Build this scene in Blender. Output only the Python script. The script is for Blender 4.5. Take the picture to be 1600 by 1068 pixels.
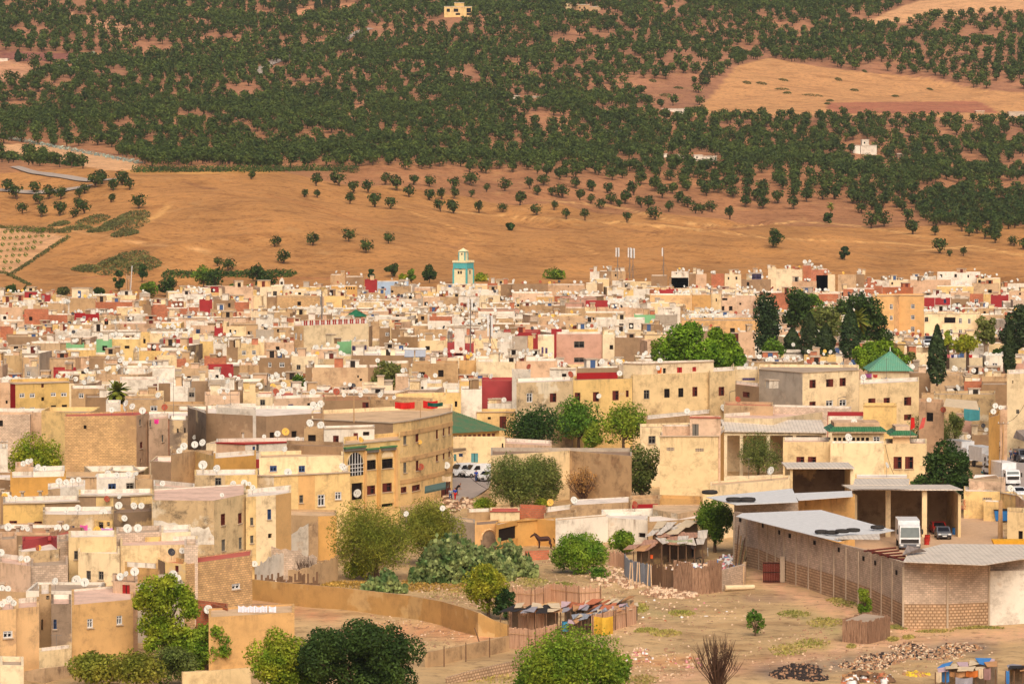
import bpy, math, random
import numpy as np
R = math.radians
rnd = random.Random(7)
npr = np.random.RandomState(11)
S = bpy.context.scene
for o in list(bpy.data.objects): bpy.data.objects.remove(o)

# ---------------------------------------------------------------- camera, sky, sun, exposure
F, HZ, ZC = 6077.0, 239.0, 47.0          # focal length and level line in photo pixels, camera height in metres
TH = math.atan((534 - HZ) / F)
CT, ST = math.cos(TH), math.sin(TH)
cam = bpy.data.cameras.new('camera'); co = bpy.data.objects.new('camera', cam)
S.collection.objects.link(co); S.camera = co
cam.sensor_width = 36; cam.lens = 36 * F / 1600; cam.clip_start = 5; cam.clip_end = 9000
co.location = (0, 0, ZC); co.rotation_euler = (R(90) - TH, 0, 0)
SUN_EL, SUN_AZ = R(44), R(172)           # azimuth measured clockwise from +Y: behind and right of the camera
W = bpy.data.worlds.new('World'); S.world = W; W.use_nodes = True
wn = W.node_tree.nodes; wl = W.node_tree.links
sky = wn.new('ShaderNodeTexSky'); sky.sky_type = 'NISHITA'; sky.sun_disc = False
sky.sun_elevation = SUN_EL; sky.sun_rotation = SUN_AZ; sky.dust_density = 6; sky.air_density = 1.0; sky.ozone_density = 0.6
wl.new(sky.outputs[0], wn['Background'].inputs[0]); wn['Background'].inputs[1].default_value = 0.08
sl = bpy.data.lights.new('sun', 'SUN'); sl.energy = 3.0; sl.angle = R(55); sl.color = (1.0, 0.885, 0.685)
so = bpy.data.objects.new('sun', sl); S.collection.objects.link(so)
so.rotation_euler = (R(90) - SUN_EL, 0, -SUN_AZ + math.pi)
S.view_settings.view_transform = 'Standard'; S.view_settings.look = 'None'
S.view_settings.exposure = 0.18; S.view_settings.gamma = 1.0
S.cycles.max_bounces = 5; S.cycles.diffuse_bounces = 3; S.cycles.transparent_max_bounces = 4; S.cycles.volume_bounces = 0
S.cycles.volume_step_rate = 10

# ---------------------------------------------------------------- pixel <-> world
def ray(px, py):
    a, b = px - 800.0, py - 534.0
    return (a, F * CT - b * ST, -F * ST - b * CT)
def at_z(px, py, z):
    r = ray(px, py); t = (z - ZC) / r[2]
    return (r[0] * t, r[1] * t)
def at_d(px, py, d):
    r = ray(px, py); t = d / r[1]
    return (r[0] * t, d, ZC + r[2] * t)
def proj(x, y, z):
    fw = y * CT - (z - ZC) * ST; up = y * ST + (z - ZC) * CT
    return 800 + F * x / fw, 534 - F * up / fw

# ---------------------------------------------------------------- mesh building
C = S.collection
class MB:
    def __init__(s, zt=0.0): s.v = []; s.f = []; s.m = []; s.uv = []; s.mats = []; s.zt = zt
    def mi(s, m):
        if m not in s.mats: s.mats.append(m)
        return s.mats.index(m)
    def face(s, p, m, uv=None):
        i = len(s.v); s.v.extend(p); s.f.append(tuple(range(i, i + len(p)))); s.m.append(s.mi(m))
        if uv is None:
            a, b, c = p[0], p[1], p[2]
            ux, uy, uz = b[0]-a[0], b[1]-a[1], b[2]-a[2]; vx, vy, vz = c[0]-a[0], c[1]-a[1], c[2]-a[2]
            nx, ny, nz = uy*vz-uz*vy, uz*vx-ux*vz, ux*vy-uy*vx
            l = math.sqrt(nx*nx+ny*ny+nz*nz) or 1; nx /= l; ny /= l; nz /= l
            if abs(nz) < .75:
                q = math.hypot(nx, ny) or 1; tx, ty = -ny/q, nx/q
                uv = [(k[0]*tx+k[1]*ty, k[2]-s.zt) for k in p]
            else: uv = [(k[0], k[1]) for k in p]
        s.uv.extend(uv)
    def hexa(s, b, t, m):
        n = len(b)
        for i in range(n):
            j = (i+1) % n; s.face([b[i], b[j], t[j], t[i]], m)
        s.face(list(t), m); s.face(list(reversed(b)), m)
    def box(s, x0, x1, y0, y1, z0, z1, m, o=(0, 0, 0), rz=0):
        c, n = math.cos(rz), math.sin(rz)
        q = [(x0, y0), (x1, y0), (x1, y1), (x0, y1)]
        q = [(o[0]+x*c-y*n, o[1]+x*n+y*c) for x, y in q]
        s.hexa([(x, y, o[2]+z0) for x, y in q], [(x, y, o[2]+z1) for x, y in q], m)
    def bar(s, a, b, r0, r1=None, m=None, n=5):
        r1 = r0 if r1 is None else r1
        A, B = np.array(a, float), np.array(b, float); d = B-A; L = np.linalg.norm(d)
        if L < 1e-6: return
        d /= L; h = np.array((0, 0, 1.)) if abs(d[2]) < .9 else np.array((1., 0, 0))
        u = np.cross(d, h); u /= np.linalg.norm(u); w = np.cross(d, u)
        ra, rb = [], []
        for k in range(n):
            an = 2*math.pi*k/n; e = -math.cos(an)*u+math.sin(an)*w
            ra.append(tuple(A+e*r0)); rb.append(tuple(B+e*r1))
        s.hexa(ra, rb, m)
    def build(s, name, parent=None, loc=(0, 0, 0), smooth=False):
        if parent is not None: loc = parent.location
        me = bpy.data.meshes.new(name)
        me.from_pydata([(a-loc[0], b-loc[1], c-loc[2]) for a, b, c in s.v], [], s.f)
        for m in s.mats: me.materials.append(m)
        me.polygons.foreach_set('material_index', s.m)
        ul = me.uv_layers.new(name='uv'); ul.data.foreach_set('uv', np.array(s.uv, np.float32).ravel())
        if smooth: me.polygons.foreach_set('use_smooth', [True]*len(s.f))
        me.update()
        o = bpy.data.objects.new(name, me); C.objects.link(o)
        if parent is not None: o.parent = parent
        else: o.location = loc
        return o
def npmesh(name, V, Fc, mat, parent=None, loc=(0, 0, 0), mi=None, mats=None):
    """V (n,3), Fc (m,k) all polygons k-sided; coordinates local"""
    me = bpy.data.meshes.new(name); k = Fc.shape[1]
    me.vertices.add(len(V)); me.vertices.foreach_set('co', np.asarray(V, np.float32).ravel())
    me.loops.add(len(Fc)*k); me.loops.foreach_set('vertex_index', Fc.astype(np.int32).ravel())
    me.polygons.add(len(Fc)); me.polygons.foreach_set('loop_start', np.arange(0, len(Fc)*k, k, dtype=np.int32))
    for m in (mats or [mat]): me.materials.append(m)
    if mi is not None: me.polygons.foreach_set('material_index', mi.astype(np.int32))
    me.update(calc_edges=True)
    o = bpy.data.objects.new(name, me); C.objects.link(o)
    if parent is not None: o.parent = parent
    else: o.location = loc
    return o
def tag(o, label=None, cat=None, group=None, kind=None):
    if label: o['label'] = label
    if cat: o['category'] = cat
    if group: o['group'] = group
    if kind: o['kind'] = kind
    return o
def thing(name, label, cat, loc, group=None):
    o = bpy.data.objects.new(name, None); o.empty_display_size = .5; C.objects.link(o); o.location = loc
    return tag(o, label, cat, group)
def copy_tree(o, parent=None):
    c = o.copy(); C.objects.link(c)
    if parent is not None: c.parent = parent
    for ch in list(o.children): copy_tree(ch, c)
    return c

# ---------------------------------------------------------------- materials
KR, KG, KB = 1.13, 1.11, 1.02
def alb(r, g, b, k=1.0):
    f = lambda c: ((c/255+.055)/1.055)**2.4 if c > 10 else c/255/12.92
    return (min(.86, f(r)/KR*k), min(.86, f(g)/KG*k), min(.86, f(b)/KB*k), 1)
class NT:
    def __init__(s, name):
        s.m = bpy.data.materials.new(name); s.m.use_nodes = True; s.t = s.m.node_tree; s.b = s.t.nodes['Principled BSDF']
        s.b.inputs['Specular IOR Level'].default_value = .2; s.b.inputs['Roughness'].default_value = .85
    def n(s, typ, **kw):
        x = s.t.nodes.new('ShaderNode'+typ)
        for k, v in kw.items():
            if k.startswith('i_'): x.inputs[int(k[2:])].default_value = v
            else: setattr(x, k, v)
        return x
    def l(s, a, b): s.t.links.new(a, b)
    def noise(s, vec, scale, detail=4, rough=.6, mp=None):
        if mp: 
            q = s.n('Mapping'); q.inputs['Scale'].default_value = mp; s.l(vec, q.inputs[0]); vec = q.outputs[0]
        x = s.n('TexNoise'); x.inputs['Scale'].default_value = scale; x.inputs['Detail'].default_value = detail
        x.inputs['Roughness'].default_value = rough; s.l(vec, x.inputs['Vector']); return x.outputs[0]
    def ramp(s, v, pts):
        x = s.n('ValToRGB'); e = x.color_ramp.elements
        e[0].position, e[0].color = pts[0][0], pts[0][1]; e[1].position, e[1].color = pts[-1][0], pts[-1][1]
        for p, c in pts[1:-1]: q = e.new(p); q.color = c
        s.l(v, x.inputs[0]); return x.outputs[0]
    def mr(s, v, a, b, c=0., d=1.):
        x = s.n('MapRange'); x.inputs[1].default_value = a; x.inputs[2].default_value = b; x.inputs[3].default_value = c; x.inputs[4].default_value = d
        s.l(v, x.inputs[0]); return x.outputs[0]
    def math(s, op, a, b):
        x = s.n('Math', operation=op)
        for i, q in enumerate((a, b)):
            if isinstance(q, (int, float)): x.inputs[i].default_value = q
            else: s.l(q, x.inputs[i])
        return x.outputs[0]
    def mix(s, f, a, b, mode='MIX'):
        x = s.n('Mix', data_type='RGBA', blend_type=mode)
        for i, q in ((0, f), (6, a), (7, b)):
            if isinstance(q, (int, float)): x.inputs[i].default_value = q
            elif isinstance(q, tuple): x.inputs[i].default_value = q
            else: s.l(q, x.inputs[i])
        return x.outputs[2]
    def bump(s, h, st=.3, dist=.05):
        x = s.n('Bump'); x.inputs['Strength'].default_value = st; x.inputs['Distance'].default_value = dist
        s.l(h, x.inputs['Height']); s.l(x.outputs[0], s.b.inputs['Normal'])
    def out(s, c): s.l(c, s.b.inputs['Base Color']); return s.m
def mul(c, k): return (c[0]*k, c[1]*k, c[2]*k, 1)
MATS = {}
def plain(name, c, rough=.8, metal=0, spec=.2):
    if name in MATS: return MATS[name]
    t = NT(name); uv = t.n('TexCoord').outputs['Object']
    n = t.noise(uv, 1.7, 5); v = t.ramp(n, [(.25, mul(c, .82)), (.75, mul(c, 1.12))])
    t.b.inputs['Roughness'].default_value = rough; t.b.inputs['Metallic'].default_value = metal; t.b.inputs['Specular IOR Level'].default_value = spec
    MATS[name] = t.out(v); return MATS[name]
def wallmat(name, c, stain=.5, dirt=None, patch=None, pth=.62, kind='plaster'):
    """plaster, render or brick wall; UV in metres, v = 0 at the top of the wall"""
    t = NT(name); uv = t.n('UVMap').outputs[0]; dirt = dirt or alb(120, 92, 66)
    oi = t.n('ObjectInfo'); rv = oi.outputs['Random']
    off = t.n('CombineXYZ'); t.l(t.math('MULTIPLY', rv, 77.), off.inputs[0]); t.l(t.math('MULTIPLY', rv, 31.), off.inputs[2])
    ad = t.n('VectorMath', operation='ADD'); t.l(uv, ad.inputs[0]); t.l(off.outputs[0], ad.inputs[1]); P = ad.outputs[0]
    sep = t.n('SeparateXYZ'); t.l(uv, sep.inputs[0]); V = sep.outputs[1]
    if kind == 'plaster':
        base = t.ramp(t.noise(P, .55, 6, .65), [(.28, mul(c, .8)), (.5, c), (.75, mul(c, 1.1))])
    else:
        br = t.n('TexBrick'); t.l(P if kind != 'stone' else P, br.inputs['Vector'])
        bw, bh, mo = dict(brick=(.44, .22, .022), block=(.42, .21, .022), stone=(.42, .3, .06))[kind]
        br.inputs['Scale'].default_value = 1; br.inputs['Brick Width'].default_value = bw; br.inputs['Row Height'].default_value = bh
        br.inputs['Mortar Size'].default_value = mo; br.inputs['Bias'].default_value = .1
        br.inputs['Color1'].default_value = mul(c, 1.12); br.inputs['Color2'].default_value = mul(c, .8)
        br.inputs['Mortar'].default_value = mul(c, .62) if kind == 'block' else mul(alb(190, 150, 110), .75)
        nv = t.ramp(t.noise(P, .5, 6, .65), [(.3, (.72, .72, .72, 1)), (.7, (1.15, 1.12, 1.1, 1))])
        base = t.mix(1., br.outputs[0], nv, 'MULTIPLY')
        t.bump(br.outputs[1], -.4 if kind != 'stone' else -.8, .04)
    if patch:
        pm = t.mr(t.noise(P, .22, 5, .6), pth, pth+.05); base = t.mix(pm, base, patch)
    # rain streaks falling from the coping, plus scattered grime
    sn = t.noise(P, 1., 6, .75, mp=(1.7, .2, 1)); tm = t.mr(V, -3.2, -.1); 
    f = t.math('MULTIPLY', t.mr(sn, .5, .78), t.math('POWER', tm, 1.6)); f = t.math('MULTIPLY', f, t.mr(t.noise(P, .25, 3), .4, .62)); f = t.math('MULTIPLY', f, stain*1.6)
    g = t.math('MULTIPLY', t.mr(t.noise(P, .42, 8, .78), .5, .74), stain*1.1)
    cl = t.n('Clamp'); t.l(t.math('ADD', f, g), cl.inputs[0]); cl.inputs[2].default_value = .9
    base = t.mix(cl.outputs[0], base, dirt)
    hs = t.n('HueSaturation'); t.l(base, hs.inputs['Color'])
    t.l(t.mr(rv, 0, 1, .86, 1.1), hs.inputs['Value']); t.l(t.mr(rv, 0, 1, 1.02, .86), hs.inputs['Saturation'])
    if kind == 'plaster': t.bump(t.noise(P, 3, 5), .25, .05)
    return t.out(hs.outputs[0])
PL = alb(150, 128, 105)
WM = {
 'c': wallmat('cream_plaster', alb(238, 206, 152), .75, patch=alb(205, 168, 120), pth=.66),
 'C': wallmat('pale_plaster', alb(238, 212, 168), .6, patch=alb(215, 185, 140), pth=.68),
 'y': wallmat('yellow_plaster', alb(234, 192, 116), .7, patch=alb(225, 190, 140), pth=.64),
 'o': wallmat('ochre_plaster', alb(220, 170, 104), .7, patch=alb(190, 145, 95), pth=.63),
 'O': wallmat('orange_plaster', alb(220, 165, 88), .3),
 'p': wallmat('pink_plaster', alb(218, 178, 140), .8, patch=alb(200, 160, 125), pth=.62),
 'P': wallmat('rose_plaster', alb(205, 155, 130), .4, patch=alb(190, 140, 115), pth=.6),
 'w': wallmat('whitewash', alb(234, 220, 198), .7, patch=alb(222, 196, 165), pth=.64),
 't': wallmat('tan_render', alb(200, 162, 116), .9, patch=alb(182, 142, 100), pth=.6),
 'b': wallmat('brown_render', alb(158, 124, 88), .5, alb(110, 84, 60), patch=alb(180, 145, 105), pth=.58),
 'k': wallmat('cinder_block', alb(228, 200, 172), .4, kind='block'),
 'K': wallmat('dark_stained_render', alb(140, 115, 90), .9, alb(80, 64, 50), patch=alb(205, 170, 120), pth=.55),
 'S': wallmat('stained_render', alb(205, 172, 125), 1.3, alb(95, 80, 62), patch=alb(222, 200, 165), pth=.55),
 'B': wallmat('tan_brick', alb(230, 186, 126), .45, kind='brick', patch=alb(190, 150, 105), pth=.6),
 'r': wallmat('red_brick', alb(206, 108, 66), .35, kind='brick', patch=alb(190, 130, 90), pth=.62),
 'R': wallmat('oxide_red_paint', alb(166, 34, 36), .25, alb(110, 40, 35), patch=alb(175, 60, 50), pth=.7),
 'g': wallmat('grey_concrete', alb(186, 168, 146), .6, alb(125, 108, 90), patch=alb(205, 180, 150), pth=.6),
 'G': wallmat('green_paint', alb(130, 190, 130), .3),
 'l': wallmat('sky_blue_paint', alb(175, 195, 215), .3),
 's': wallmat('rubble_stone', alb(228, 190, 150), .3, kind='stone'),
}
COLN = {'c': 'cream', 'C': 'pale cream', 'y': 'yellow', 'o': 'ochre', 'O': 'orange', 'p': 'peach', 'P': 'rose pink', 'w': 'whitewashed', 't': 'tan',
        'b': 'brown', 'k': 'cinder block', 'K': 'dark stained', 'S': 'stained', 'B': 'tan brick', 'r': 'red brick', 'R': 'deep red', 'g': 'grey', 'G': 'green', 'l': 'pale blue', 's': 'stone'}
def roofmat(name, c, k=.5):
    t = NT(name); P = t.n('TexCoord').outputs['Object']
    b = t.ramp(t.noise(P, .35, 6, .65), [(.3, mul(c, .72)), (.5, c), (.7, mul(c, 1.1))])
    b = t.mix(t.math('MULTIPLY', t.mr(t.noise(P, 1.3, 6, .7), .52, .72), k), b, alb(140, 115, 92))
    return t.out(b)
RM = {'w': roofmat('white_roof', alb(238, 220, 202)), 'p': roofmat('pink_roof', alb(226, 188, 165)), 'g': roofmat('grey_roof', alb(182, 158, 134)),
      'r': roofmat('red_roof', alb(192, 98, 80)), 't': roofmat('tan_roof', alb(214, 178, 138)), 'b': roofmat('brown_roof', alb(150, 122, 98))}
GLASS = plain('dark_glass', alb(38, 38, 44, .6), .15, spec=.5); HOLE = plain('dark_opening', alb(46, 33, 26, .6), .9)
FR = {'w': plain('white_frame', alb(225, 220, 212)), 'm': plain('maroon_wood', alb(105, 45, 34)), 'n': plain('blue_paint', alb(70, 92, 130)),
      'g': plain('grey_frame', alb(120, 112, 100)), 'o': plain('orange_door', alb(215, 105, 35)), 'r': plain('red_door', alb(165, 35, 35)), 't': plain('teal_shutter', alb(95, 150, 150)),
      'k': plain('black_iron', alb(45, 36, 30)), 'v': plain('violet_paint', alb(110, 95, 135))}
def corr(name, c, w=.35, rough=.5):
    t = NT(name); tc = t.n('TexCoord').outputs['Object']
    wv = t.n('TexWave', wave_type='BANDS', bands_direction='X'); t.l(tc, wv.inputs[0]); wv.inputs['Scale'].default_value = .314/w; wv.inputs['Distortion'].default_value = 0
    b = t.ramp(t.noise(tc, .6, 6, .7), [(.3, mul(c, .75)), (.5, c), (.72, mul(c, 1.1))])
    b = t.mix(t.mr(wv.outputs[1], 0, .35, .35, 0), b, mul(c, .45))
    b = t.mix(t.mr(t.noise(tc, .35, 6, .7), .62, .7, 0, .6), b, alb(160, 105, 70))
    t.b.inputs['Roughness'].default_value = rough
    t.bump(wv.outputs[1], .6, .06); return t.out(b)
SHEET = plain('white_sheet_metal', alb(224, 220, 214), .45); CORR = corr('corrugated_metal', alb(222, 206, 186), .5)
CORRG = corr('grey_corrugated', alb(150, 135, 125), .45); RUSTY = corr('rusty_sheet', alb(190, 140, 110), .4); ZINC = corr('zinc_sheet', alb(150, 152, 158), .5)
WOODP = plain('weathered_wood', alb(120, 90, 66)); POLE = plain('pole_wood', alb(190, 150, 105)); CONC = plain('concrete', alb(195, 172, 145))
DISHW = plain('dish_white', alb(218, 212, 198), .5); DISHR = plain('dish_rust', alb(165, 80, 55), .6); DISHY = plain('dish_yellow', alb(235, 180, 80), .5); DISHK = plain('dish_black', alb(60, 58, 62), .5)
METAL = plain('dull_metal', alb(130, 120, 110), .5)

# ---------------------------------------------------------------- terrain
DS = [950, 1050, 1100, 1150, 1200, 1250, 1350, 1450, 1500, 1530, 1600, 1700, 1850, 2000, 2200, 2600, 4200]
PT = { -200: [0, 500, 482, 465, 447, 428, 380, 322, 298, 288, 262, 230, 180, 130, 60, -50, -230],
       0: [0, 498, 480, 463, 445, 426, 376, 320, 296, 286, 262, 230, 182, 130, 62, -45, -220],
       200: [0, 503, 482, 462, 442, 420, 365, 302, 276, 268, 252, 225, 180, 130, 62, -45, -220],
       400: [0, 508, 486, 464, 444, 424, 368, 298, 270, 263, 259, 232, 184, 134, 66, -40, -215],
       600: [0, 512, 492, 470, 450, 428, 380, 325, 298, 284, 262, 236, 188, 138, 70, -35, -210],
       800: [0, 515, 496, 476, 456, 434, 396, 352, 330, 316, 288, 246, 196, 142, 75, -30, -205],
       1000: [0, 516, 498, 478, 457, 436, 400, 365, 342, 328, 300, 258, 205, 150, 82, -25, -200],
       1200: [0, 516, 498, 478, 458, 438, 405, 374, 356, 344, 318, 278, 222, 166, 95, -20, -200],
       1400: [0, 516, 498, 480, 463, 446, 414, 384, 368, 357, 330, 290, 232, 174, 98, -20, -200],
       1600: [0, 516, 500, 482, 466, 450, 420, 390, 374, 364, 338, 298, 240, 180, 100, -20, -200],
       1800: [0, 516, 500, 482, 466, 450, 420, 392, 378, 368, 342, 302, 244, 184, 102, -20, -200] }
PXS = sorted(PT); 
def slope(py):
    b = py - 534.0; return (-F*ST - b*CT) / (F*CT - b*ST)
ZT = np.array([[0.0 if i == 0 else ZC + DS[i]*slope(PT[p][i]) for i in range(len(DS))] for p in PXS])
def bumps(x, y):
    return (np.sin(x*.031+y*.017)*1.1 + np.sin(x*.013-y*.027+2)*1.4 + np.sin(x*.07+y*.05+1)*.45 + np.sin(x*.11-y*.09)*.3+np.abs(np.sin(x*.09+np.sin(y*.05)*1.5))*np.clip(np.sin(x*.021+y*.013)+.3, 0, 1)*-1.3)
def terrain(x, y):
    x = np.asarray(x, float); y = np.asarray(y, float)
    px = 800 + F*x/np.maximum(y, 700); px = np.clip(px, PXS[0], PXS[-1]-.01)
    fi = (px - PXS[0])/200.; i = np.clip(fi.astype(int), 0, len(PXS)-2); fx = fi-i; fx = fx*fx*(3-2*fx)
    d = np.clip(y, DS[0], DS[-1]-.1); j = np.clip(np.searchsorted(DS, d, side='right')-1, 0, len(DS)-2)
    D = np.array(DS, float); fy = (d-D[j])/(D[j+1]-D[j])
    z = (ZT[i, j]*(1-fy)+ZT[i, j+1]*fy)*(1-fx)+(ZT[i+1, j]*(1-fy)+ZT[i+1, j+1]*fy)*fx
    k = np.clip((y-1120)/150, 0, 1)*1.25
    near = np.clip((640-y)/60, 0, 1)
    return z + bumps(x, y)*k + near*.12*np.sin(x*.5)*np.sin(y*.33+x*.1)
def tz(x, y): return float(terrain(x, y))
def inpoly(px, py, poly):
    px = np.asarray(px, float); py = np.asarray(py, float); r = np.zeros(px.shape, bool); n = len(poly)
    for i in range(n):
        x0, y0 = poly[i]; x1, y1 = poly[(i+1) % n]
        if y0 == y1: continue
        c = ((y0 > py) != (y1 > py)) & (px < (x1-x0)*(py-y0)/(y1-y0)+x0); r ^= c
    return r
# clearings and fields, in photo pixels
F_LEFT = [(-90, 222), (60, 226), (130, 236), (215, 252), (214, 266), (165, 266), (60, 246), (-90, 236)]
F_RIGHT = [(1072, 182), (1112, 150), (1150, 104), (1200, 90), (1262, 102), (1340, 112), (1450, 122), (1530, 140), (1700, 152), (1700, 184), (1550, 190), (1420, 180), (1300, 180), (1180, 182), (1110, 180)]
F_TOPR = [(1345, 38), (1400, 14), (1500, -20), (1700, -20), (1700, 6), (1440, 30), (1370, 44)]
F_MIDB = [(930, 168), (1100, 168), (1180, 176), (1300, 180), (1420, 180), (1600, 184), (1600, 192), (1400, 186), (1150, 184), (930, 176)]
F_RED1 = [(-90, 76), (115, 84), (118, 96), (-90, 94)]; F_RED2 = [(1290, 160), (1530, 158), (1560, 176), (1300, 178)]
F_TL = [(108, 22), (180, 30), (240, 48), (220, 60), (150, 44), (108, 30)]
F_TRI = [(120, 92), (156, 82), (154, 96)]; F_L3 = [(20, 94), (52, 104), (40, 126), (-60, 128), (-60, 96)]
F_SCRUB = [(985, 130), (1060, 118), (1150, 128), (1110, 160), (1075, 178), (1000, 160)]
F_ORCH = [(-90, 350), (60, 357), (100, 370), (18, 428), (-90, 430)]
F_TOPM = [(395, 28), (470, 14), (560, 4), (600, 2), (540, 22), (440, 34)]
CLEAR = [F_LEFT, F_RIGHT, F_TOPR, F_MIDB, F_TRI, F_L3, F_ORCH, F_RED1]
def polyd(px, py, pts):
    r = np.full(np.shape(px), 1e9)
    for (a, b), (c, d) in zip(pts, pts[1:]):
        t = np.clip(((px-a)*(c-a)+(py-b)*(d-b))/((c-a)**2+(d-b)**2+1e-9), 0, 1)
        r = np.minimum(r, np.hypot(px-(a+t*(c-a)), (py-(b+t*(d-b)))*2.0))
    return r
def make_terrain():
    ds = np.concatenate([np.arange(40, 300, 20), np.arange(300, 660, 3.), np.arange(660, 1000, 10), np.arange(1000, 2350, 4.), np.arange(2350, 2700, 10), np.arange(2700, 4300, 60)])
    ps = np.arange(-420, 2020.1, 7.)
    PX, D = np.meshgrid(ps, ds); X = (PX-800)/F*np.maximum(D, 700); Y = D
    Z = terrain(X, Y)
    fw = Y*CT-(Z-ZC)*ST; up = Y*ST+(Z-ZC)*CT; QX = 800+F*X/fw; QY = 534-F*up/fw
    n1 = np.sin(QX*.02+QY*.05)+np.sin(QX*.043-QY*.03+1)+np.sin(QX*.011+QY*.11+2)
    # erosion gullies in the bank under the sparse trees
    bank = np.exp(-((QY-(352+6*np.sin(QX*.02)))/9)**2)*((QX > 780) & (QX < 1290))
    Z = Z - bank*(1.2+1.2*np.sin(X*.16+np.sin(Y*.06)*2))*np.abs(np.sin(X*.31+Y*.11))
    near = Y < 1120; mid = (~near) & (QY > 262); 
    L = lambda r, g, b: np.array(alb(r, g, b)[:3])
    col = np.where(near[..., None], L(208, 172, 124), np.where((Y < 1540)[..., None], L(188, 132, 75), L(176, 122, 80)))
    k = np.clip((Y-1500)/500, 0, 1)[..., None]; far = (Y >= 1540)[..., None]
    col = np.where(far, L(172, 118, 76)*(1-k)+L(170, 118, 86)*k, col)
    col = col*(1+.05*n1[..., None])
    def fill(poly, c):
        m = inpoly(QX, QY, poly) & (Y > 1000); col[m] = np.array(c)
    fill(F_RIGHT, L(206, 150, 98)); fill(F_TOPR, L(220, 166, 118)); fill(F_LEFT, L(222, 170, 122)); fill(F_RED1, L(150, 95, 80))
    fill(F_RED2, L(178, 112, 82)); fill(F_TRI, L(215, 155, 100)); fill(F_L3, L(205, 150, 112)); fill(F_ORCH, L(216, 164, 116)); fill(F_TL, L(205, 150, 112)); fill(F_TOPM, L(215, 150, 110))
    for pts, w, c in [([(840, 312), (960, 322), (1050, 345), (1150, 352), (1250, 345), (1330, 352), (1400, 362), (1440, 370)], 3, L(232, 178, 112)),
                      ([(700, 330), (800, 338), (960, 345), (1050, 352), (1200, 372), (1400, 380), (1600, 398)], 2.5, L(232, 176, 108)),
                      ([(230, 345), (250, 335), (262, 322)], 10, L(228, 170, 100)), ([(200, 268), (300, 270), (420, 268)], 6, L(228, 168, 92)),
                      ([(900, 380), (930, 395), (950, 408)], 2, L(230, 170, 104)), ([(80, 352), (170, 372), (240, 382), (330, 392)], 3, L(228, 172, 112)),
                      ([(1430, 392), (1520, 384), (1600, 400)], 3, L(230, 176, 108)), ([(560, 300), (640, 330), (700, 352), (760, 380)], 2, L(226, 168, 98)),
                      ([(288, 284), (305, 290), (320, 294), (334, 295)], 4, L(140, 92, 58)), ([(800, 349), (830, 356), (880, 360)], 5, L(165, 112, 66)), ([(975, 358), (1000, 361), (1025, 359)], 5, L(160, 108, 64)), ([(1100, 350), (1130, 357), (1170, 356)], 6, L(165, 112, 68)), ([(690, 380), (712, 388), (730, 376)], 6, L(172, 118, 72)), ([(420, 305), (500, 325), (560, 345), (640, 352)], 7, L(186, 126, 70)), ([(60, 452), (120, 462), (240, 460)], 3, L(195, 130, 85)), ([(100, 436), (180, 430), (240, 428)], 2.2, L(175, 105, 72)), ([(340, 436), (440, 434), (560, 436)], 2.5, L(190, 118, 75))]:
        m = np.clip(1-polyd(QX, QY, pts)/w, 0, 1)[..., None]*(Y > 1000)[..., None]; col = col*(1-m)+c*m
    # paths and bare patches of the foreground lot
    for pts, w, c in [([(1600, 990), (1450, 1000), (1330, 1010), (1180, 1040), (1000, 1068)], 26, L(232, 180, 140)), ([(1190, 900), (1230, 925), (1310, 950), (1420, 985)], 26, L(232, 178, 138)),
                      ([(1200, 1050), (1300, 1040), (1420, 1020), (1500, 1010), (1535, 1012)], 26, L(150, 128, 112)), ([(1170, 935), (1230, 935)], 12, L(170, 135, 110)),
                      ([(860, 1000), (900, 990), (980, 975), (1040, 985)], 20, L(214, 172, 132)), ([(1000, 1035), (1080, 1030)], 18, L(222, 160, 108)),
                      ([(560, 985), (680, 985), (760, 1000)], 26, L(230, 166, 118)), ([(400, 945), (520, 965)], 20, L(222, 160, 115)),
                      ([(640, 905), (700, 920), (760, 930)], 16, L(206, 160, 118)),
                      ([(1240, 955), (1290, 975), (1300, 985)], 14, L(186, 168, 110)), ([(1230, 1012), (1290, 1010)], 14, L(200, 168, 105)), ([(1010, 955), (1060, 965)], 12, L(180, 160, 110)),
                      ([(830, 905), (880, 918)], 14, L(190, 165, 110))]:
        m = (np.clip(1.3-polyd(QX, QY, pts)/w, 0, 1)*(Y < 640))[..., None]; m = m*(.75+.25*np.sin(QX*.3+np.sin(QY*.7))[..., None]); col = col*(1-m)+c*m
    nr, nc = X.shape; idx = np.arange(nr*nc).reshape(nr, nc)
    Fc = np.stack([idx[:-1, :-1], idx[:-1, 1:], idx[1:, 1:], idx[1:, :-1]], -1).reshape(-1, 4)
    t = NT('dry_earth'); at = t.n('Attribute', attribute_name='zone'); P = t.n('TexCoord').outputs['Object']
    b = at.outputs[0]
    st = t.noise(P, 1, 5, .6, mp=(.07, .12, .12)); b = t.mix(1., b, t.ramp(st, [(.34, (.74, .7, .66, 1)), (.48, (.98, .98, .97, 1)), (.66, (1.1, 1.1, 1.06, 1))]), 'MULTIPLY')
    fi = t.noise(P, .45, 8, .75); b = t.mix(1., b, t.ramp(fi, [(.36, (.55, .5, .46, 1)), (.47, (.97, .97, .97, 1)), (.68, (1.16, 1.13, 1.1, 1))]), 'MULTIPLY')
    f2 = t.noise(P, 2.2, 6, .8); b = t.mix(t.mr(f2, .62, .68, 0, .45), b, alb(235, 205, 175)); b = t.mix(t.mr(f2, .36, .30, 0, .55), b, alb(120, 92, 70))
    f3 = t.noise(P, .12, 5, .6); b = t.mix(t.mr(f3, .56, .7, 0, .4), b, mul(alb(196, 150, 96), 1.))
    t.bump(fi, .8, .6); m = t.out(b)
    o = npmesh('terrain', np.stack([X, Y, Z], -1).reshape(-1, 3), Fc, m)
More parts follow.
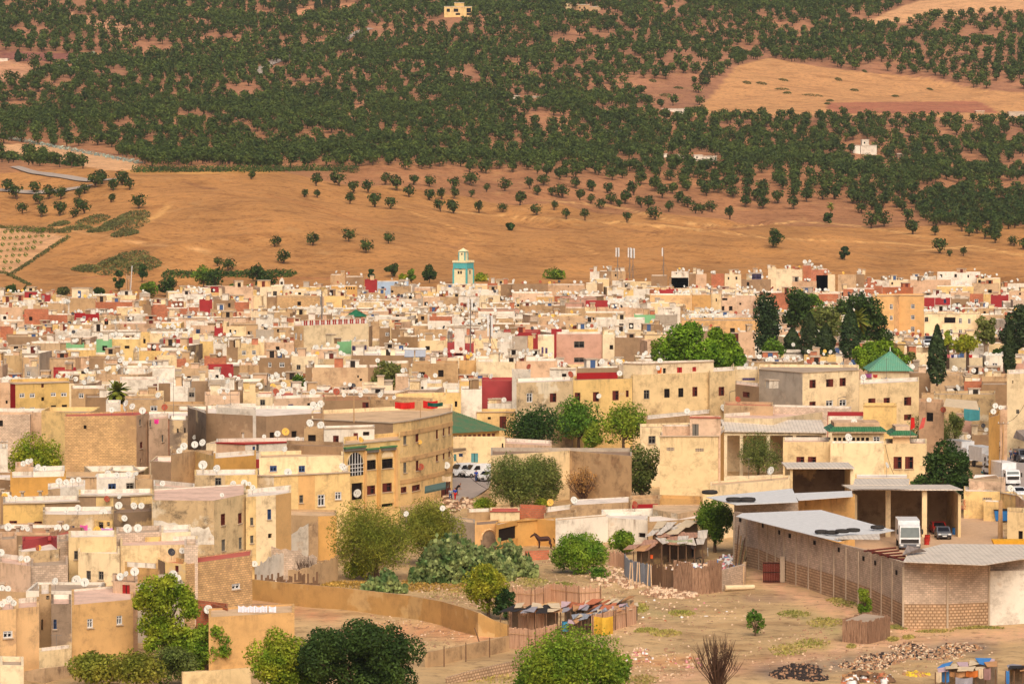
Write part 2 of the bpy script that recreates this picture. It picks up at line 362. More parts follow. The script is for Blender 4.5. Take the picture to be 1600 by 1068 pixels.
    ca = o.data.color_attributes.new('zone', 'FLOAT_COLOR', 'POINT')
    ca.data.foreach_set('color', np.concatenate([col.reshape(-1, 3), np.ones((nr*nc, 1))], 1).astype(np.float32).ravel())
    tag(o, kind='structure')
make_terrain()
def strip(name, pts, w, mat, lift=.15, label=None):
    """a road laid on the ground; pts in photo pixels with a distance, or ground pixels when d is None"""
    wp = []
    for p in pts:
        if len(p) == 3: x, y = at_d(p[0], 0, p[2])[0], p[2]
        else: x, y = at_z(p[0], p[1], 0)
        wp.append((x, y))
    q = []
    for (a, b), (c, d) in zip(wp, wp[1:]):
        n = max(1, int(math.hypot(c-a, d-b)/6))
        q += [(a+(c-a)*i/n, b+(d-b)*i/n) for i in range(n)]
    q.append(wp[-1]); V = []
    for i, (x, y) in enumerate(q):
        x2, y2 = q[min(i+1, len(q)-1)]; x1, y1 = q[max(i-1, 0)]; l = math.hypot(x2-x1, y2-y1) or 1; nx, ny = (y2-y1)/l, -(x2-x1)/l
        for s in (-.5, 0, .5):
            X, Y = x+nx*w*s, y+ny*w*s; V.append((X, Y, tz(X, Y)+lift))
    m = MB()
    for i in range(len(q)-1):
        for k in (0, 1):
            a = i*3+k; m.face([V[a], V[a+1], V[a+4], V[a+3]], mat)
    o = m.build(name); tag(o, kind='structure'); return o
def ground(px, py, d0=1000, d1=2690):
    d = np.arange(d0, d1, 1.5); r = ray(px, py); x = d*r[0]/r[1]; z = ZC+d*r[2]/r[1]; h = z-terrain(x, d)
    k = np.argmax(h < 0) if (h < 0).any() else len(d)-1
    return float(x[k]), float(d[k]), tz(x[k], d[k])

# ---------------------------------------------------------------- houses: first as specifications
HS = []; VIS = []
def house(front, col='c', h=8.0, D=9, roof=None, par=.45, wins=(), segm=None, vb=None, hut=None, desc=None, name='house', cat='house', extra=None, cop=None, d=None, bands=None, yaw=0):
    """front: roof-edge points in photo pixels, left to right; h: roof height; wins: (x0,y0,x1,y1,type) in photo pixels"""
    W_ = []
    for (px, py) in front:
        dd = d if d else (h-ZC)/slope(py)
        if dd > 1185: dd = 1185
        W_.append(at_d(px, py, dd))
    z = sum(p[2] for p in W_)/len(W_)
    if not d and W_[0][1] < 1180: z = h
    H = dict(front=front, w=[(p[0], p[1]) for p in W_], z=z, col=col, D=D, roof=roof or rnd.choice('wptg'), par=par, wins=list(wins), segm=segm,
             vb=vb, hut=hut, desc=desc, name=name, cat=cat, extra=extra, cop=cop, auth=True, bands=bands)
    x0, x1 = front[0][0], front[-1][0]; yt = max(p[1] for p in front)
    H['x0'], H['x1'], H['yt'] = x0, x1, yt; H['vb'] = vb or yt+22; H['d'] = sum(p[1] for p in W_)/len(W_)
    a, b = H['w'][0], H['w'][-1]; l = math.hypot(b[0]-a[0], b[1]-a[1]); n = (-(b[1]-a[1])/l, (b[0]-a[0])/l)
    kb, ka = b[0]/b[1], a[0]/a[1]; e_ = .012*l/max(D, 1)*0; H['foot'] = H['w']+[(b[0]+kb*D, b[1]+D), (a[0]+ka*D, a[1]+D)]
    HS.append(H); return H
def seg_hit(A, B, px):
    r = ray(px, 534); k = r[0]/r[1]; dx, dy = B[0]-A[0], B[1]-A[1]; den = dx-k*dy
    return (k*A[1]-A[0])/den if abs(den) > 1e-9 else 0
def zat(px, py, d):
    r = ray(px, py); return ZC+r[2]*d/r[1]
def wall_seg(mb, A, B, z0, z1, holes, mat, dep=.22):
    L = math.hypot(B[0]-A[0], B[1]-A[1]); t = ((B[0]-A[0])/L, (B[1]-A[1])/L); n = (t[1], -t[0])
    P = lambda u, z, k=0.: (A[0]+t[0]*u-n[0]*k, A[1]+t[1]*u-n[1]*k, z)
    holes = [h for h in holes if h[0] > .05 and h[1] < L-.05 and h[2] > z0+.05 and h[3] < z1-.05]
    us = sorted({0, L, *[h[0] for h in holes], *[h[1] for h in holes]}); zs = sorted({z0, z1, *[h[2] for h in holes], *[h[3] for h in holes]})
    for i in range(len(us)-1):
        for j in range(len(zs)-1):
            cu, cz = (us[i]+us[i+1])/2, (zs[j]+zs[j+1])/2
            if any(h[0] < cu < h[1] and h[2] < cz < h[3] for h in holes): continue
            mb.face([P(us[i], zs[j]), P(us[i+1], zs[j]), P(us[i+1], zs[j+1]), P(us[i], zs[j+1])], mat)
    for h in holes:
        a, b, c, d = h[:4]
        mb.face([P(a, c), P(a, c, dep), P(a, d, dep), P(a, d)], mat); mb.face([P(b, c, dep), P(b, c), P(b, d), P(b, d, dep)], mat)
        mb.face([P(a, d), P(a, d, dep), P(b, d, dep), P(b, d)], mat); mb.face([P(a, c, dep), P(a, c), P(b, c), P(b, c, dep)], mat)
    return holes
WN = {'w': ('w', 'window'), 'm': ('m', 'window'), 'h': ('m', 'window'), 'n': ('n', 'window'), 'g': ('g', 'window'), 'b': ('k', 'window'), 'k': (None, 'window'),
      'D': ('m', 'door'), 'r': ('r', 'door'), 'o': ('o', 'door'), 't': ('t', 'door'), 'v': ('g', 'vent'), 'l': ('v', 'window'), 'q': ('g', 'door')}
def window(mb, A, t, n, hole, ty, dep=.22):
    a, b, c, d = hole[:4]; P = lambda u, z, k: (A[0]+t[0]*u-n[0]*k, A[1]+t[1]*u-n[1]*k, z)
    def bx(u0, u1, z0, z1, k0, k1, m):
        q = [(u0, k0), (u1, k0), (u1, k1), (u0, k1)]
        mb.hexa([P(u, z0, k) for u, k in q], [P(u, z1, k) for u, k in q], m)
    w, hh = b-a, d-c; fr = FR.get(WN[ty][0])
    if ty == 'k': 
        mb.face([P(a, c, dep), P(b, c, dep), P(b, d, dep), P(a, d, dep)], HOLE); return
    if ty in 'Drotq':
        bx(a, b, c, d, .06, dep, fr); bx(a+w*.46, a+w*.54, c, d, .03, .06, FR['k'])
        if w > 1.2: bx(a+w*.1, a+w*.4, c+hh*.55, c+hh*.9, .045, .06, GLASS); bx(a+w*.6, a+w*.9, c+hh*.55, c+hh*.9, .045, .06, GLASS)
        return
    mb.face([P(a, c, dep), P(b, c, dep), P(b, d, dep), P(a, d, dep)], GLASS if ty != 'v' else HOLE)
    if ty == 'v':
        for i in range(5): u = a+w*(i+.5)/5; bx(u-.06, u+.06, c, d, .0, dep*.9, CONC)
        bx(a, b, c+hh*.45, c+hh*.55, .0, dep*.9, CONC); return
    e = min(.1, w*.12)
    bx(a, a+e, c, d, .04, dep, fr); bx(b-e, b, c, d, .04, dep, fr); bx(a+e, b-e, c, c+e, .04, dep, fr); bx(a+e, b-e, d-e, d, .04, dep, fr)
    bx(a+w*.5-e*.45, a+w*.5+e*.45, c+e, d-e, .06, dep, fr); bx(a+e, b-e, c+hh*.62, c+hh*.62+e*.7, .07, dep, fr)
    if ty == 'm': bx(a+e, a+w*.5-e, c+e, d-e, .08, dep-.02, fr)
    if ty == 'h': bx(b-w*.45, b, c, d, -.04, .02, fr)
    if ty in 'bl':
        for i in range(1, 6): u = a+w*i/6; bx(u-.02, u+.02, c, d, .0, .03, fr)
        for i in (1, 2, 3): z = c+hh*i/4; bx(a, b, z-.02, z+.02, -.02, 0, fr)
def hut_mb(mb, x0, x1, y0, y1, z0, z1, mat, dm, rz=0, door=True, o=None):
    mb.box(x0, x1, y0, y1, z0, z1, mat, (0, 0, 0) if o is None else o, rz)
    mb.box(x0-.15, x1+.15, y0-.15, y1+.1, z1, z1+.15, CONC, (0, 0, 0) if o is None else o, rz)
    if door and x1-x0 > 1.6:
        c = x0+(x1-x0)*.35; mb.box(c, c+.85, y0-.03, y0-.001, z0+.02, min(z0+2, z1-.1), dm, (0, 0, 0) if o is None else o, rz)
def geo(H, out):
    """emit the geometry of one house; out(part name) -> MB"""
    w, z1 = H['foot'], H['z']; n0 = len(H['w']); wm = WM[H['col']]; par = H['par']; 
    z0 = min(tz(*p) for p in w)-.6
    ws = out('wall'); segs = []
    for i in range(len(w)):
        A, B = w[i], w[(i+1) % len(w)]; L = math.hypot(B[0]-A[0], B[1]-A[1])
        if L < .05: continue
        t = ((B[0]-A[0])/L, (B[1]-A[1])/L); n = (t[1], -t[0]); holes = []
        if i < n0-1:
            xa, xb = H['front'][i][0], H['front'][i+1][0]
            for (x0, y0, x1, y1, ty) in H['wins']:
                if xa <= (x0+x1)/2 < xb:
                    s0, s1 = seg_hit(A, B, x0), seg_hit(A, B, x1); dm = A[1]+(B[1]-A[1])*(s0+s1)/2
                    holes.append((s0*L, s1*L, zat(x0, y1, dm), zat(x0, y0, dm), ty))
        m = WM[H['segm'][i]] if H['segm'] and i < len(H['segm']) and H['segm'][i] else wm
        ok = wall_seg(ws, A, B, z0, z1, holes, m)
        for h in ok:
            ty = h[4]; q = out(WN[ty][1], new=True); window(q, A, t, n, h, ty)
            if H['big'] and WN[ty][1] == 'window' and ty != 'k':
                s = out('sill', new=True, sub=True); a, b, c = h[0]-.08, h[1]+.08, h[2]
                P = lambda u, zz, k: (A[0]+t[0]*u+n[0]*k, A[1]+t[1]*u+n[1]*k, zz)
                pts = [(a, .12), (b, .12), (b, .002), (a, .002)]
                s.hexa([P(u, c-.1, k) for u, k in pts], [P(u, c-.01, k) for u, k in pts], CONC)
    cx, cy = sum(p[0] for p in w)/len(w), sum(p[1] for p in w)/len(w)
    tk = .22; inn = []
    for i in range(len(w)):     # inset by parallel offsets
        p0, p1, p2 = w[i-1], w[i], w[(i+1) % len(w)]
        def nn(a, b): l = math.hypot(b[0]-a[0], b[1]-a[1]) or 1; return (-(b[1]-a[1])/l, (b[0]-a[0])/l)
        a, b = nn(p0, p1), nn(p1, p2); s = 1+a[0]*b[0]+a[1]*b[1]; s = max(s, .35)
        inn.append((p1[0]+(a[0]+b[0])*tk/s, p1[1]+(a[1]+b[1])*tk/s))
    for i in range(len(w)):
        j = (i+1) % len(w); A, B, a, b = w[i], w[j], inn[i], inn[j]
        ws.face([(A[0], A[1], z1), (B[0], B[1], z1), (b[0], b[1], z1), (a[0], a[1], z1)], wm)
        ws.face([(b[0], b[1], z1-par), (a[0], a[1], z1-par), (a[0], a[1], z1), (b[0], b[1], z1)], WM['w'] if H['roof'] in 'wp' else wm)
    rf = out('roof'); rf.face([(p[0], p[1], z1-par) for p in inn], RM[H['roof']])
    zr = z1-par
    A, B = H['foot'][0], H['foot'][n0-1]; L = math.hypot(B[0]-A[0], B[1]-A[1]); rz = math.atan2(B[1]-A[1], B[0]-A[0])
    if H['cop']:
        cp = out('coping')
        for i in range(n0-1):
            A2, B2 = w[i], w[i+1]; l = math.hypot(B2[0]-A2[0], B2[1]-A2[1]); r2 = math.atan2(B2[1]-A2[1], B2[0]-A2[0])
            cp.box(-.05, l+.05, -.14, .26, z1+.003, z1+.13, H['cop'], (A2[0], A2[1], 0), r2)
    if H['hut']:
        for k, (u, ww, v, dd, hh, c, dm) in enumerate(H['hut']):
            q = out('stair_hut' if ww > .5 else 'column_stub', new=True, zt=zr+hh); hut_mb(q, u*L, u*L+ww, v, v+dd, zr+.001, zr+hh, WM[c], FR[dm] if dm else HOLE, rz, bool(dm) or rnd.random() < .7, (A[0], A[1], 0))
    if H['extra']: H['extra'](H, out)
def world_to_ids():
    """paint all houses far to near into a buffer and return the visible pixel count of each"""
    ID = np.full((1068, 1600), -1, np.int32); DEP = np.full((1068, 1600), 1e9, np.float32)
    for k in sorted(range(len(HS)), key=lambda i: -HS[i]['d']):
        H = HS[k]; w = H['foot']; n0 = len(H['w'])
        for i in range(len(w)):
            A, B = w[i], w[(i+1) % len(w)]
            pa, pb = proj(A[0], A[1], H['z']), proj(B[0], B[1], H['z']); qa = proj(A[0], A[1], tz(*A)); qb = proj(B[0], B[1], tz(*B))
            if pb[0]-pa[0] < .3: continue
            for c in range(max(0, int(pa[0])), min(1599, int(pb[0]))+1):
                s = min(1, max(0, (c-pa[0])/(pb[0]-pa[0]))); y0 = int(pa[1]+(pb[1]-pa[1])*s); y1 = int(qa[1]+(qb[1]-qa[1])*s); dd = A[1]+(B[1]-A[1])*s
                y0 = max(0, y0); y1 = min(1068, y1)
                if y1 > y0:
                    cD = DEP[y0:y1, c]; m = cD > dd; ID[y0:y1, c][m] = k; cD[m] = dd
    return ID, DEP
# ---------------------------------------------------------------- houses read off the photograph
def crop(k, ox, oy, s, rows):
    for r in rows.strip().splitlines():
        for e in r.split(';'):
            e = e.split()
            if len(e) < 5: continue
            x0, x1, y0, y1 = [float(v) for v in e[:4]]; c = e[4]; ws = []
            for q in e[5:]:
                if q.startswith('h='): continue
                a = q.split(','); ws.append((ox+float(a[0])/s, oy+float(a[2])/s, ox+float(a[1])/s, oy+float(a[3])/s, a[4] if len(a) > 4 else 'k'))
            hh = [float(q[2:]) for q in e if q.startswith('h=')]
            X0, X1, Y0, Y1 = ox+x0/s, ox+x1/s, oy+y0/s, oy+y1/s
            tilt = rnd.uniform(-.12, .12)*(X1-X0)*(((Y0+Y1)/2-HZ)/F)*.5; D = min(15, max(7, (X1-X0)*.16)) if Y0 < 560 else 9
            house([(X0, Y0-tilt), (X1, Y0+tilt)], c, hh[0] if hh else 9, D, vb=Y1, wins=ws, roof=rnd.choice('wwptg') if c not in 'R' else 'r',
                  par=.4 if c not in 'bBk' else .3)
crop('A', 0, 380, 3.955, '''
255 312 318 345 R 262,276,322,340,w; 312 345 312 350 y; 60 255 355 385 w; 380 430 345 440 w; 430 590 345 440 t; 590 820 362 395 r; 0 140 395 460 p
150 300 412 510 r; 205 420 382 412 t; 720 880 397 430 c; 862 928 312 350 g; 885 935 382 450 b; 935 1022 378 485 r; 1025 1160 402 450 r; 1165 1228 395 450 r; 1232 1312 352 412 R
1150 1230 370 395 w; 1318 1450 352 400 b 1410,1425,370,395; 1450 1540 363 430 r; 1300 1460 412 460 t; 0 50 447 475 w 20,40,450,470; 0 150 480 520 p; 0 82 522 562 r; 100 230 542 575 w 205,222,548,570
235 330 545 612 r; 40 340 577 612 b; 460 612 437 500 R 510,530,450,470,w; 790 912 442 492 w; 500 740 502 545 t; 662 1000 497 530 p; 1150 1330 487 522 w; 1178 1328 507 567 p
1325 1378 522 552 R; 1395 1520 522 575 c 1418,1430,532,556 1448,1460,536,560; 190 370 617 667 t; 340 560 540 582 w; 690 868 592 668 y 770,800,632,650; 868 925 557 655 y 885,900,590,618; 925 1190 557 592 c; 1010 1190 592 606 R
1192 1290 567 592 c; 408 520 625 657 G; 405 592 659 702 y; 595 692 602 645 G; 860 1160 664 712 y; 1235 1318 606 660 y; 1320 1400 620 700 w; 1262 1400 707 762 r; 1402 1470 642 745 b
1472 1600 627 752 c 1495,1520,662,690,w 1557,1582,660,688,w; 970 1092 702 782 c; 20 138 692 850 S; 140 240 704 832 t; 152 238 762 842 g 165,185,790,820,w; 550 720 707 772 b; 720 1080 772 802 w; 640 940 742 772 t
1122 1288 772 862 t 1155,1178,820,838 1208,1226,818,838; 1288 1360 797 840 w 1330,1350,812,832; 1480 1600 752 855 t; 330 470 782 806 R; 360 592 807 862 c 490,502,842,860 515,527,842,860; 1150 1290 850 880 b
440 655 897 1002 t 485,515,925,955,w 600,620,925,952,w; 527 660 952 1022 b; 742 980 842 930 w 945,970,868,922,D; 850 1012 932 962 c 945,960,940,950; 772 1010 964 1062 t; 1052 1160 882 962 w; 1160 1206 912 962 g 1165,1200,920,950,g; 1285 1505 905 935 b
1265 1482 937 992 p; 1502 1600 922 1010 c; 1010 1270 1000 1062 t; 0 62 860 1040 p 32,45,970,990; 655 745 990 1040 w; 1100 1290 1030 1068 t''')
crop('B', 400, 380, 3.955, '''
170 312 287 330 C 208,222,297,310 262,280,303,318; 312 400 300 330 w; 66 128 330 420 b; 128 395 332 420 B; 460 550 195 262 t; 552 665 207 282 b; 465 626 264 322 O 557,565,270,285 572,580,270,285 586,594,270,285 602,610,270,285
672 748 227 290 R; 750 942 237 267 l; 832 958 267 332 t 835,850,290,305 885,908,268,280; 1142 1292 272 322 w 1275,1292,278,298; 1032 1138 332 392 p 1040,1062,362,385; 1252 1380 337 372 w; 1382 1508 322 372 C 1455,1465,332,350
1512 1600 252 352 b; 1430 1492 246 277 r; 430 540 407 437 w; 540 602 352 402 t; 830 1000 362 397 p; 422 600 325 350 y; 70 210 425 470 t; 240 470 440 480 b; 0 140 470 500 w; 150 330 490 520 c; 100 240 520 560 t 130,145,530,550; 0 110 540 590 g; 210 300 560 600 p
697 762 482 600 t 706,720,545,570 748,762,540,575; 762 830 522 642 b 800,822,550,572,w 820,850,600,632; 835 980 532 602 b; 872 1000 577 642 b; 692 902 652 682 w; 1072 1222 452 485 r; 1062 1202 487 512 w; 1212 1285 462 507 w
1182 1346 617 692 R; 1345 1600 432 462 w; 122 236 590 617 r; 0 50 622 702 c 0,12,650,680; 52 235 612 692 p 122,145,637,660; 0 215 707 842 b 75,95,735,765,w 145,175,735,765,w 65,90,805,840,w 122,147,805,840,w 175,200,805,840,w
220 382 697 802 C 250,275,750,780,g; 305 346 767 905 b; 348 692 767 905 t 625,635,815,830 640,655,835,850; 694 800 767 852 b; 966 1250 742 862 t; 1256 1360 722 860 o; 592 960 692 762 b 815,850,672,690
1362 1600 732 830 C 1545,1570,685,710,g; 942 1058 857 907 w 1020,1035,885,900; 862 945 822 882 p; 656 845 877 927 C; 1257 1395 852 902 y 1330,1355,855,890; 1267 1395 902 972 w; 1172 1265 922 1062 y 1228,1244,975,1010
862 1170 942 985 y; 780 980 400 432 c; 1060 1180 395 425 c 1100,1115,400,420; 640 820 420 450 p; 1000 1060 440 475 t 1020,1040,450,475; 1390 1600 372 400 t 1545,1565,365,385; 1230 1380 395 425 c 1255,1275,408,430 1360,1385,430,450; 1360 1480 470 500 w 1370,1390,490,505; 1400 1600 500 530 b; 1350 1480 540 580 p; 1460 1600 560 600 w
420 560 290 318 c; 640 800 310 340 t 650,670,320,335; 980 1100 275 300 p; 1100 1250 330 350 t; 600 780 365 395 c; 250 420 400 425 w; 1000 1180 540 570 t 980,1010,575,590; 1010 1170 600 640 c; 1490 1600 620 660 w; 1380 1500 660 700 t''')
crop('C', 800, 380, 3.955, '''
482 540 177 215 w; 540 612 172 250 b; 614 702 172 242 t 635,645,190,205; 985 1092 177 210 w 1012,1020,182,190; 972 1090 212 252 b; 1092 1135 187 242 b; 1137 1202 192 252 p; 1232 1310 192 215 r; 1315 1416 192 282 C 1332,1342,208,225 1380,1392,206,225; 1466 1550 182 232 g 1480,1540,188,222,l; 1417 1600 227 302 b 1450,1465,240,280
0 220 257 307 b; 222 450 257 322 p 345,352,262,270; 457 525 247 322 C; 526 562 247 302 b; 592 690 292 342 w; 752 850 282 332 w; 690 750 292 332 y; 910 1026 287 317 R; 852 1108 319 372 o; 1110 1230 318 422 o; 1232 1292 312 442 c 1258,1266,340,360; 1380 1492 292 320 C 1400,1412,296,318,D 1447,1462,306,316
1386 1505 322 442 p 1404,1416,368,380; 1295 1384 332 442 p 1296,1312,388,415 1340,1362,388,415 1298,1330,338,352,b; 455 592 359 387 R; 596 850 372 397 w; 526 740 402 452 p; 45 250 387 432 t; 0 48 370 398 c 8,25,374,390 30,45,374,390; 250 332 385 440 b; 0 250 307 367 p
165 450 462 512 t; 755 885 442 462 G; 430 520 400 450 c 425,440,425,445; 1050 1536 477 602 o; 880 1022 442 542 g; 1092 1382 447 475 w 1185,1200,450,472 1215,1235,448,470; 822 930 502 542 b; 275 556 562 762 P 383,447,605,645,g 383,447,705,735,g; 352 530 530 560 y
560 632 562 747 C 603,625,628,655,b; 634 815 582 702 b 815,830,640,655; 0 96 582 682 g; 98 130 580 690 y; 160 260 572 692 C 182,195,640,680,l 205,220,645,680,l; 0 280 727 802 p; 242 308 537 557 R; 1400 1502 547 722 p; 1502 1542 602 692 w
590 700 340 368 w; 850 1010 370 395 c; 740 880 400 430 p; 900 1040 400 440 w; 1090 1250 540 560 b; 330 450 400 440 t; 450 700 430 480 t; 520 820 470 510 w; 0 160 500 545 p; 700 820 330 350 w 790,800,340,350; 150 260 330 350 o; 700 860 240 270 c; 860 960 200 250 b; 620 760 235 262 w; 480 600 220 250 c''')
crop('D', 1200, 380, 3.955, '''
0 50 152 225 C; 50 212 162 228 C; 215 265 137 232 r; 266 370 162 192 r; 155 232 202 247 w 160,170,215,235; 298 415 197 272 C; 150 300 237 302 p; 432 544 197 292 t; 546 596 192 252 b; 597 662 242 267 r; 520 605 308 332 w; 465 660 282 332 r
662 705 262 332 r; 706 898 270 325 r; 745 870 227 270 C 760,772,240,255; 872 1130 232 332 p; 1042 1270 267 302 y; 1046 1312 182 222 w 1060,1075,192,210 1150,1165,190,210 1230,1240,195,212; 1292 1436 217 292 c 1296,1315,225,245; 1482 1600 252 312 w; 1130 1245 342 402 b; 1247 1330 317 402 r; 1332 1375 312 382 y
1377 1487 322 362 R; 965 1030 342 416 R; 1032 1126 342 416 R 1085,1100,345,370,n; 1490 1600 297 352 p 1550,1562,305,320; 220 310 342 432 r; 312 450 312 392 r; 181 450 442 542 t; 45 180 447 532 p 100,122,468,498,g
966 1310 437 602 c 1178,1198,462,495,w 1235,1252,465,497,w 1088,1158,457,492,b 968,990,455,485,g 1070,1085,530,562,w 1120,1142,530,562,w 1177,1200,532,560,w 1232,1255,532,562,w; 1312 1460 442 560 t 1290,1305,490,515
842 1000 642 690 C; 842 992 688 780 c 930,966,752,780,g; 1085 1326 706 805 C 1135,1175,777,805,g; 1005 1210 812 925 t 1036,1070,845,870,w; 1212 1320 852 900 r; 1322 1480 822 870 t; 1025 1405 932 977 S; 1452 1582 742 772 P; 1520 1600 612 660 w; 850 1010 800 830 b; 1320 1480 872 900 b
80 245 667 692 w 100,240,675,684; 0 80 690 720 p; 222 420 700 740 y; 250 330 690 720 r; 640 750 230 268 w; 1130 1250 210 235 c; 880 1040 205 235 w; 1260 1430 250 280 t; 1440 1482 270 310 w; 930 1130 320 345 w 1120,1135,315,340; 1130 1330 590 630 w; 1300 1420 400 445 t 1330,1345,420,440''')
# long cream block without windows, ochre block of flats, tiled pyramids
def trim_red(H, out):
    m = out('roof_railing'); A, B = H['w'][1], H['w'][2]; L = math.hypot(B[0]-A[0], B[1]-A[1]); rz = math.atan2(B[1]-A[1], B[0]-A[0])
    for i in range(34):
        m.box(i*L/34, i*L/34+L/60, .5, .6, H['z']+.01, H['z']+1.0, FR['r'] if i % 3 else FR['w'], (A[0], A[1], 0), rz)
    m.box(0, L, .45, .65, H['z']+1.0, H['z']+1.12, WM['p'], (A[0], A[1], 0), rz)
house([(459, 509), (474.5, 508.5), (576, 505)], 'C', 11.5, 16, 'p', segm=['t', 'C'], vb=545, wins=[(461, 520, 464, 530, 'w'), (469, 521, 472, 531, 'w'), (461, 543, 464, 553, 'w'), (470, 544, 473, 552, 'w')], desc='big windowless cream block with a pale stained front and trinkets along its roof', extra=trim_red)
house([(486, 546), (529, 545)], 'p', 9, 8, 'w', vb=560, wins=[(512, 548, 520, 553, 'k')]); house([(527, 534), (549, 533)], 'G', 9, 6, vb=536.5)
house([(549, 534), (575, 533)], 'C', 9.5, 8, 'w', vb=556, wins=[(550, 539.5, 573, 547, 'l')], desc='small white house with a strip of violet framed windows')
house([(1363, 462.4), (1397, 462), (1405, 461.4), (1444, 462)], 'O', 12.5, 14, 't', segm=['O', 'o', 'O'], vb=525, cop=CONC, desc='tall ochre block of flats with pale window surrounds on its right half',  # narrow middle face in duller plaster stands for the notch's shade
      wins=[(1390, 475, 1395, 483, 'w'), (1423, 475, 1429, 482, 'w'), (1390, 493, 1395, 500, 'w'), (1423, 492, 1429, 499, 'w'), (1423, 510, 1429, 518, 'w'), (1423, 527, 1429, 534, 'w')])
house([(598, 568), (602, 568), (639, 567)], 't', 9, 9, vb=580)
# left middle
house([(16, 599), (24, 600), (108, 597)], 'y', 12, 12, 't', segm=['R', 'y'], vb=640, desc='yellow four storey block with a deep red side wall', cop=CONC,
      wins=[(64, 594.5+5, 68, 605, 'm'), (30, 614, 38, 621, 'w'), (46, 614, 54, 621, 'w'), (79, 613, 87, 619, 'w'), (95, 613, 104, 619, 'w'), (64, 620, 69, 626, 'k'), (30, 636, 38, 642, 'w'), (46, 636, 54, 642, 'w'), (64, 640, 69, 646, 'k'), (79, 633, 87, 639, 'b'), (96, 632, 104, 638, 'b')])
house([(325, 598), (380, 597)], 'g', 9.2, 9, 'g', vb=612, wins=[(327, 606, 340, 611, 'k'), (352, 606, 368, 611, 'k')], desc='long grey shed roofed room with two dark slits')
def brickside(H, out): pass
house([(101, 650), (213, 649), (233, 645)], 'B', 10.8, 6, 'r', segm=['B', 'p'], vb=735, wins=[(130, 664, 134.5, 670, 'k'), (217, 655, 220, 664, 'g'), (218, 690, 222, 700, 'm'), (218, 716, 221, 722, 'k')], desc='tall bare tan brick house with a rose flat roof and one tiny window', par=.2)
house([(232, 655), (263, 652)], 'p', 10, 10, 'p', vb=720, wins=[(252, 679, 255, 690, 'g'), (231+2, 656, 236, 666, 'g')], desc='narrow peach house with ivy on its wall')
house([(0, 700), (12, 700)], 'w', 8, 8, vb=740); house([(24, 729), (52, 729)], 'p', 8.5, 8, vb=744); house([(52, 737), (101, 735)], 'w', 8.3, 8, 'w', vb=744)
house([(16, 746), (103, 744)], 'O', 8, 9, 'w', vb=775, desc='bright mustard yellow wall of a low house below the brick house')
house([(0, 775), (18, 775)], 'b', 7.6, 6, vb=785); house([(75, 764), (94, 762), (133, 758)], 'w', 8, 8, 'w', segm=['t', 'w'], vb=785, wins=[(122, 765, 128, 771, 'k')])
house([(151, 748), (211, 746)], 'w', 9, 8, 'w', vb=768, wins=[(168, 755, 180, 765, 'n'), (196, 754, 208, 765, 'g')], desc='bright whitewashed roof room with a thin slab roof'); house([(212, 749), (238, 748)], 't', 9, 7, vb=765)
house([(123, 775), (150, 775), (177, 776), (204, 775), (238, 773)], 'y', 8.4, 9, 'w', segm=['b', 'y', 'b', 'y'], vb=800, cop=CONC, wins=[], desc='house with alternating yellow and grey-brown parapet panels')
house([(5, 787), (70, 786), (124, 784)], 'g', 8, 9, 'w', segm=['y', 'b'], vb=830, cop=CONC, wins=[(13, 813, 25, 826, 'm'), (52, 814, 64, 828, 'm')], desc='two tone yellow and grey house with maroon shutters')
house([(67, 803), (122, 804), (177, 802)], 'S', 7.8, 9, 'w', vb=830, wins=[(107, 821, 115, 829, 'n'), (80, 823, 88, 835, 'n')], desc='peeling brown house with patches of bare red brick'); house([(148, 812), (176, 813)], 'y', 7.2, 3, vb=828, wins=[(152, 815, 160, 825, 'k'), (165, 815, 170, 821, 'k')])
house([(178, 801), (237, 798)], 'K', 8, 9, 'b', vb=832, desc='low wall blackened by damp beneath a row of dishes')
house([(265, 656), (293, 656)], 'K', 11, 9, 'w', vb=710, wins=[(276, 669, 278.5, 676, 'k'), (287, 668, 289.5, 676, 'k')], desc='dark sooty brown tower house with two slit windows')
house([(293, 637), (306, 640), (322, 646)], 'K', 11.8, 6, 'w', vb=705, desc='crumbling dark wall at the corner of the brown house')
house([(322, 645), (416, 650), (504, 645)], 'b', 11.5, 16, 'w', vb=690, desc='wide windowless brown rendered house with dusty walls', wins=[(376, 675, 381, 684, 'k'), (421, 675, 429, 684, 'k'), (455, 673, 464, 683, 'k')])
house([(338, 636), (400, 640)], 'w', 12.3, 6, 'w', vb=648); house([(400, 620), (426, 620)], 'C', 11.5, 8, 'w', vb=645, wins=[(406, 624, 414, 633, 'g')])
house([(428, 623), (504, 620)], 'p', 12, 7, 'p', vb=647, wins=[(450, 631, 458, 645, 'l'), (480, 629, 500, 644, 'k')], desc='pale pink roof room with a lilac door')
house([(505, 625), (578, 624)], 'b', 12.2, 8, 'r', vb=650, wins=[(566, 628, 576, 650, 'm')]); house([(578, 624), (676, 627)], 't', 12, 8, 't', vb=646, desc='long tan roof wall hung with red cloths')
house([(617, 619), (697, 617)], 'y', 11.8, 7, 'y' if 0 else 't', vb=628); house([(697, 612), (720, 612)], 'y', 11, 8, d=645, vb=645, wins=[(711, 627, 715, 634, 'k')])
house([(338, 692), (383, 694), (476, 690)], 'w', 10.3, 8, 'r', segm=['p', 'w'], vb=712, cop=FR['r'], wins=[(394, 697, 398, 706, 'n'), (400, 694, 404, 704, 'g')], desc='white roof room edged with a red painted slab')
house([(267, 710), (305, 704), (334, 712)], 't', 10, 9, 'g', segm=['t', 'y'], vb=765, wins=[(272, 752, 277, 767, 'l')], desc='tan rendered house with a lilac door low on its wall')
house([(334, 716), (400, 711)], 'O', 9.8, 9, 'w', vb=740, desc='plain orange-yellow house with a metal railing on its flat wall')
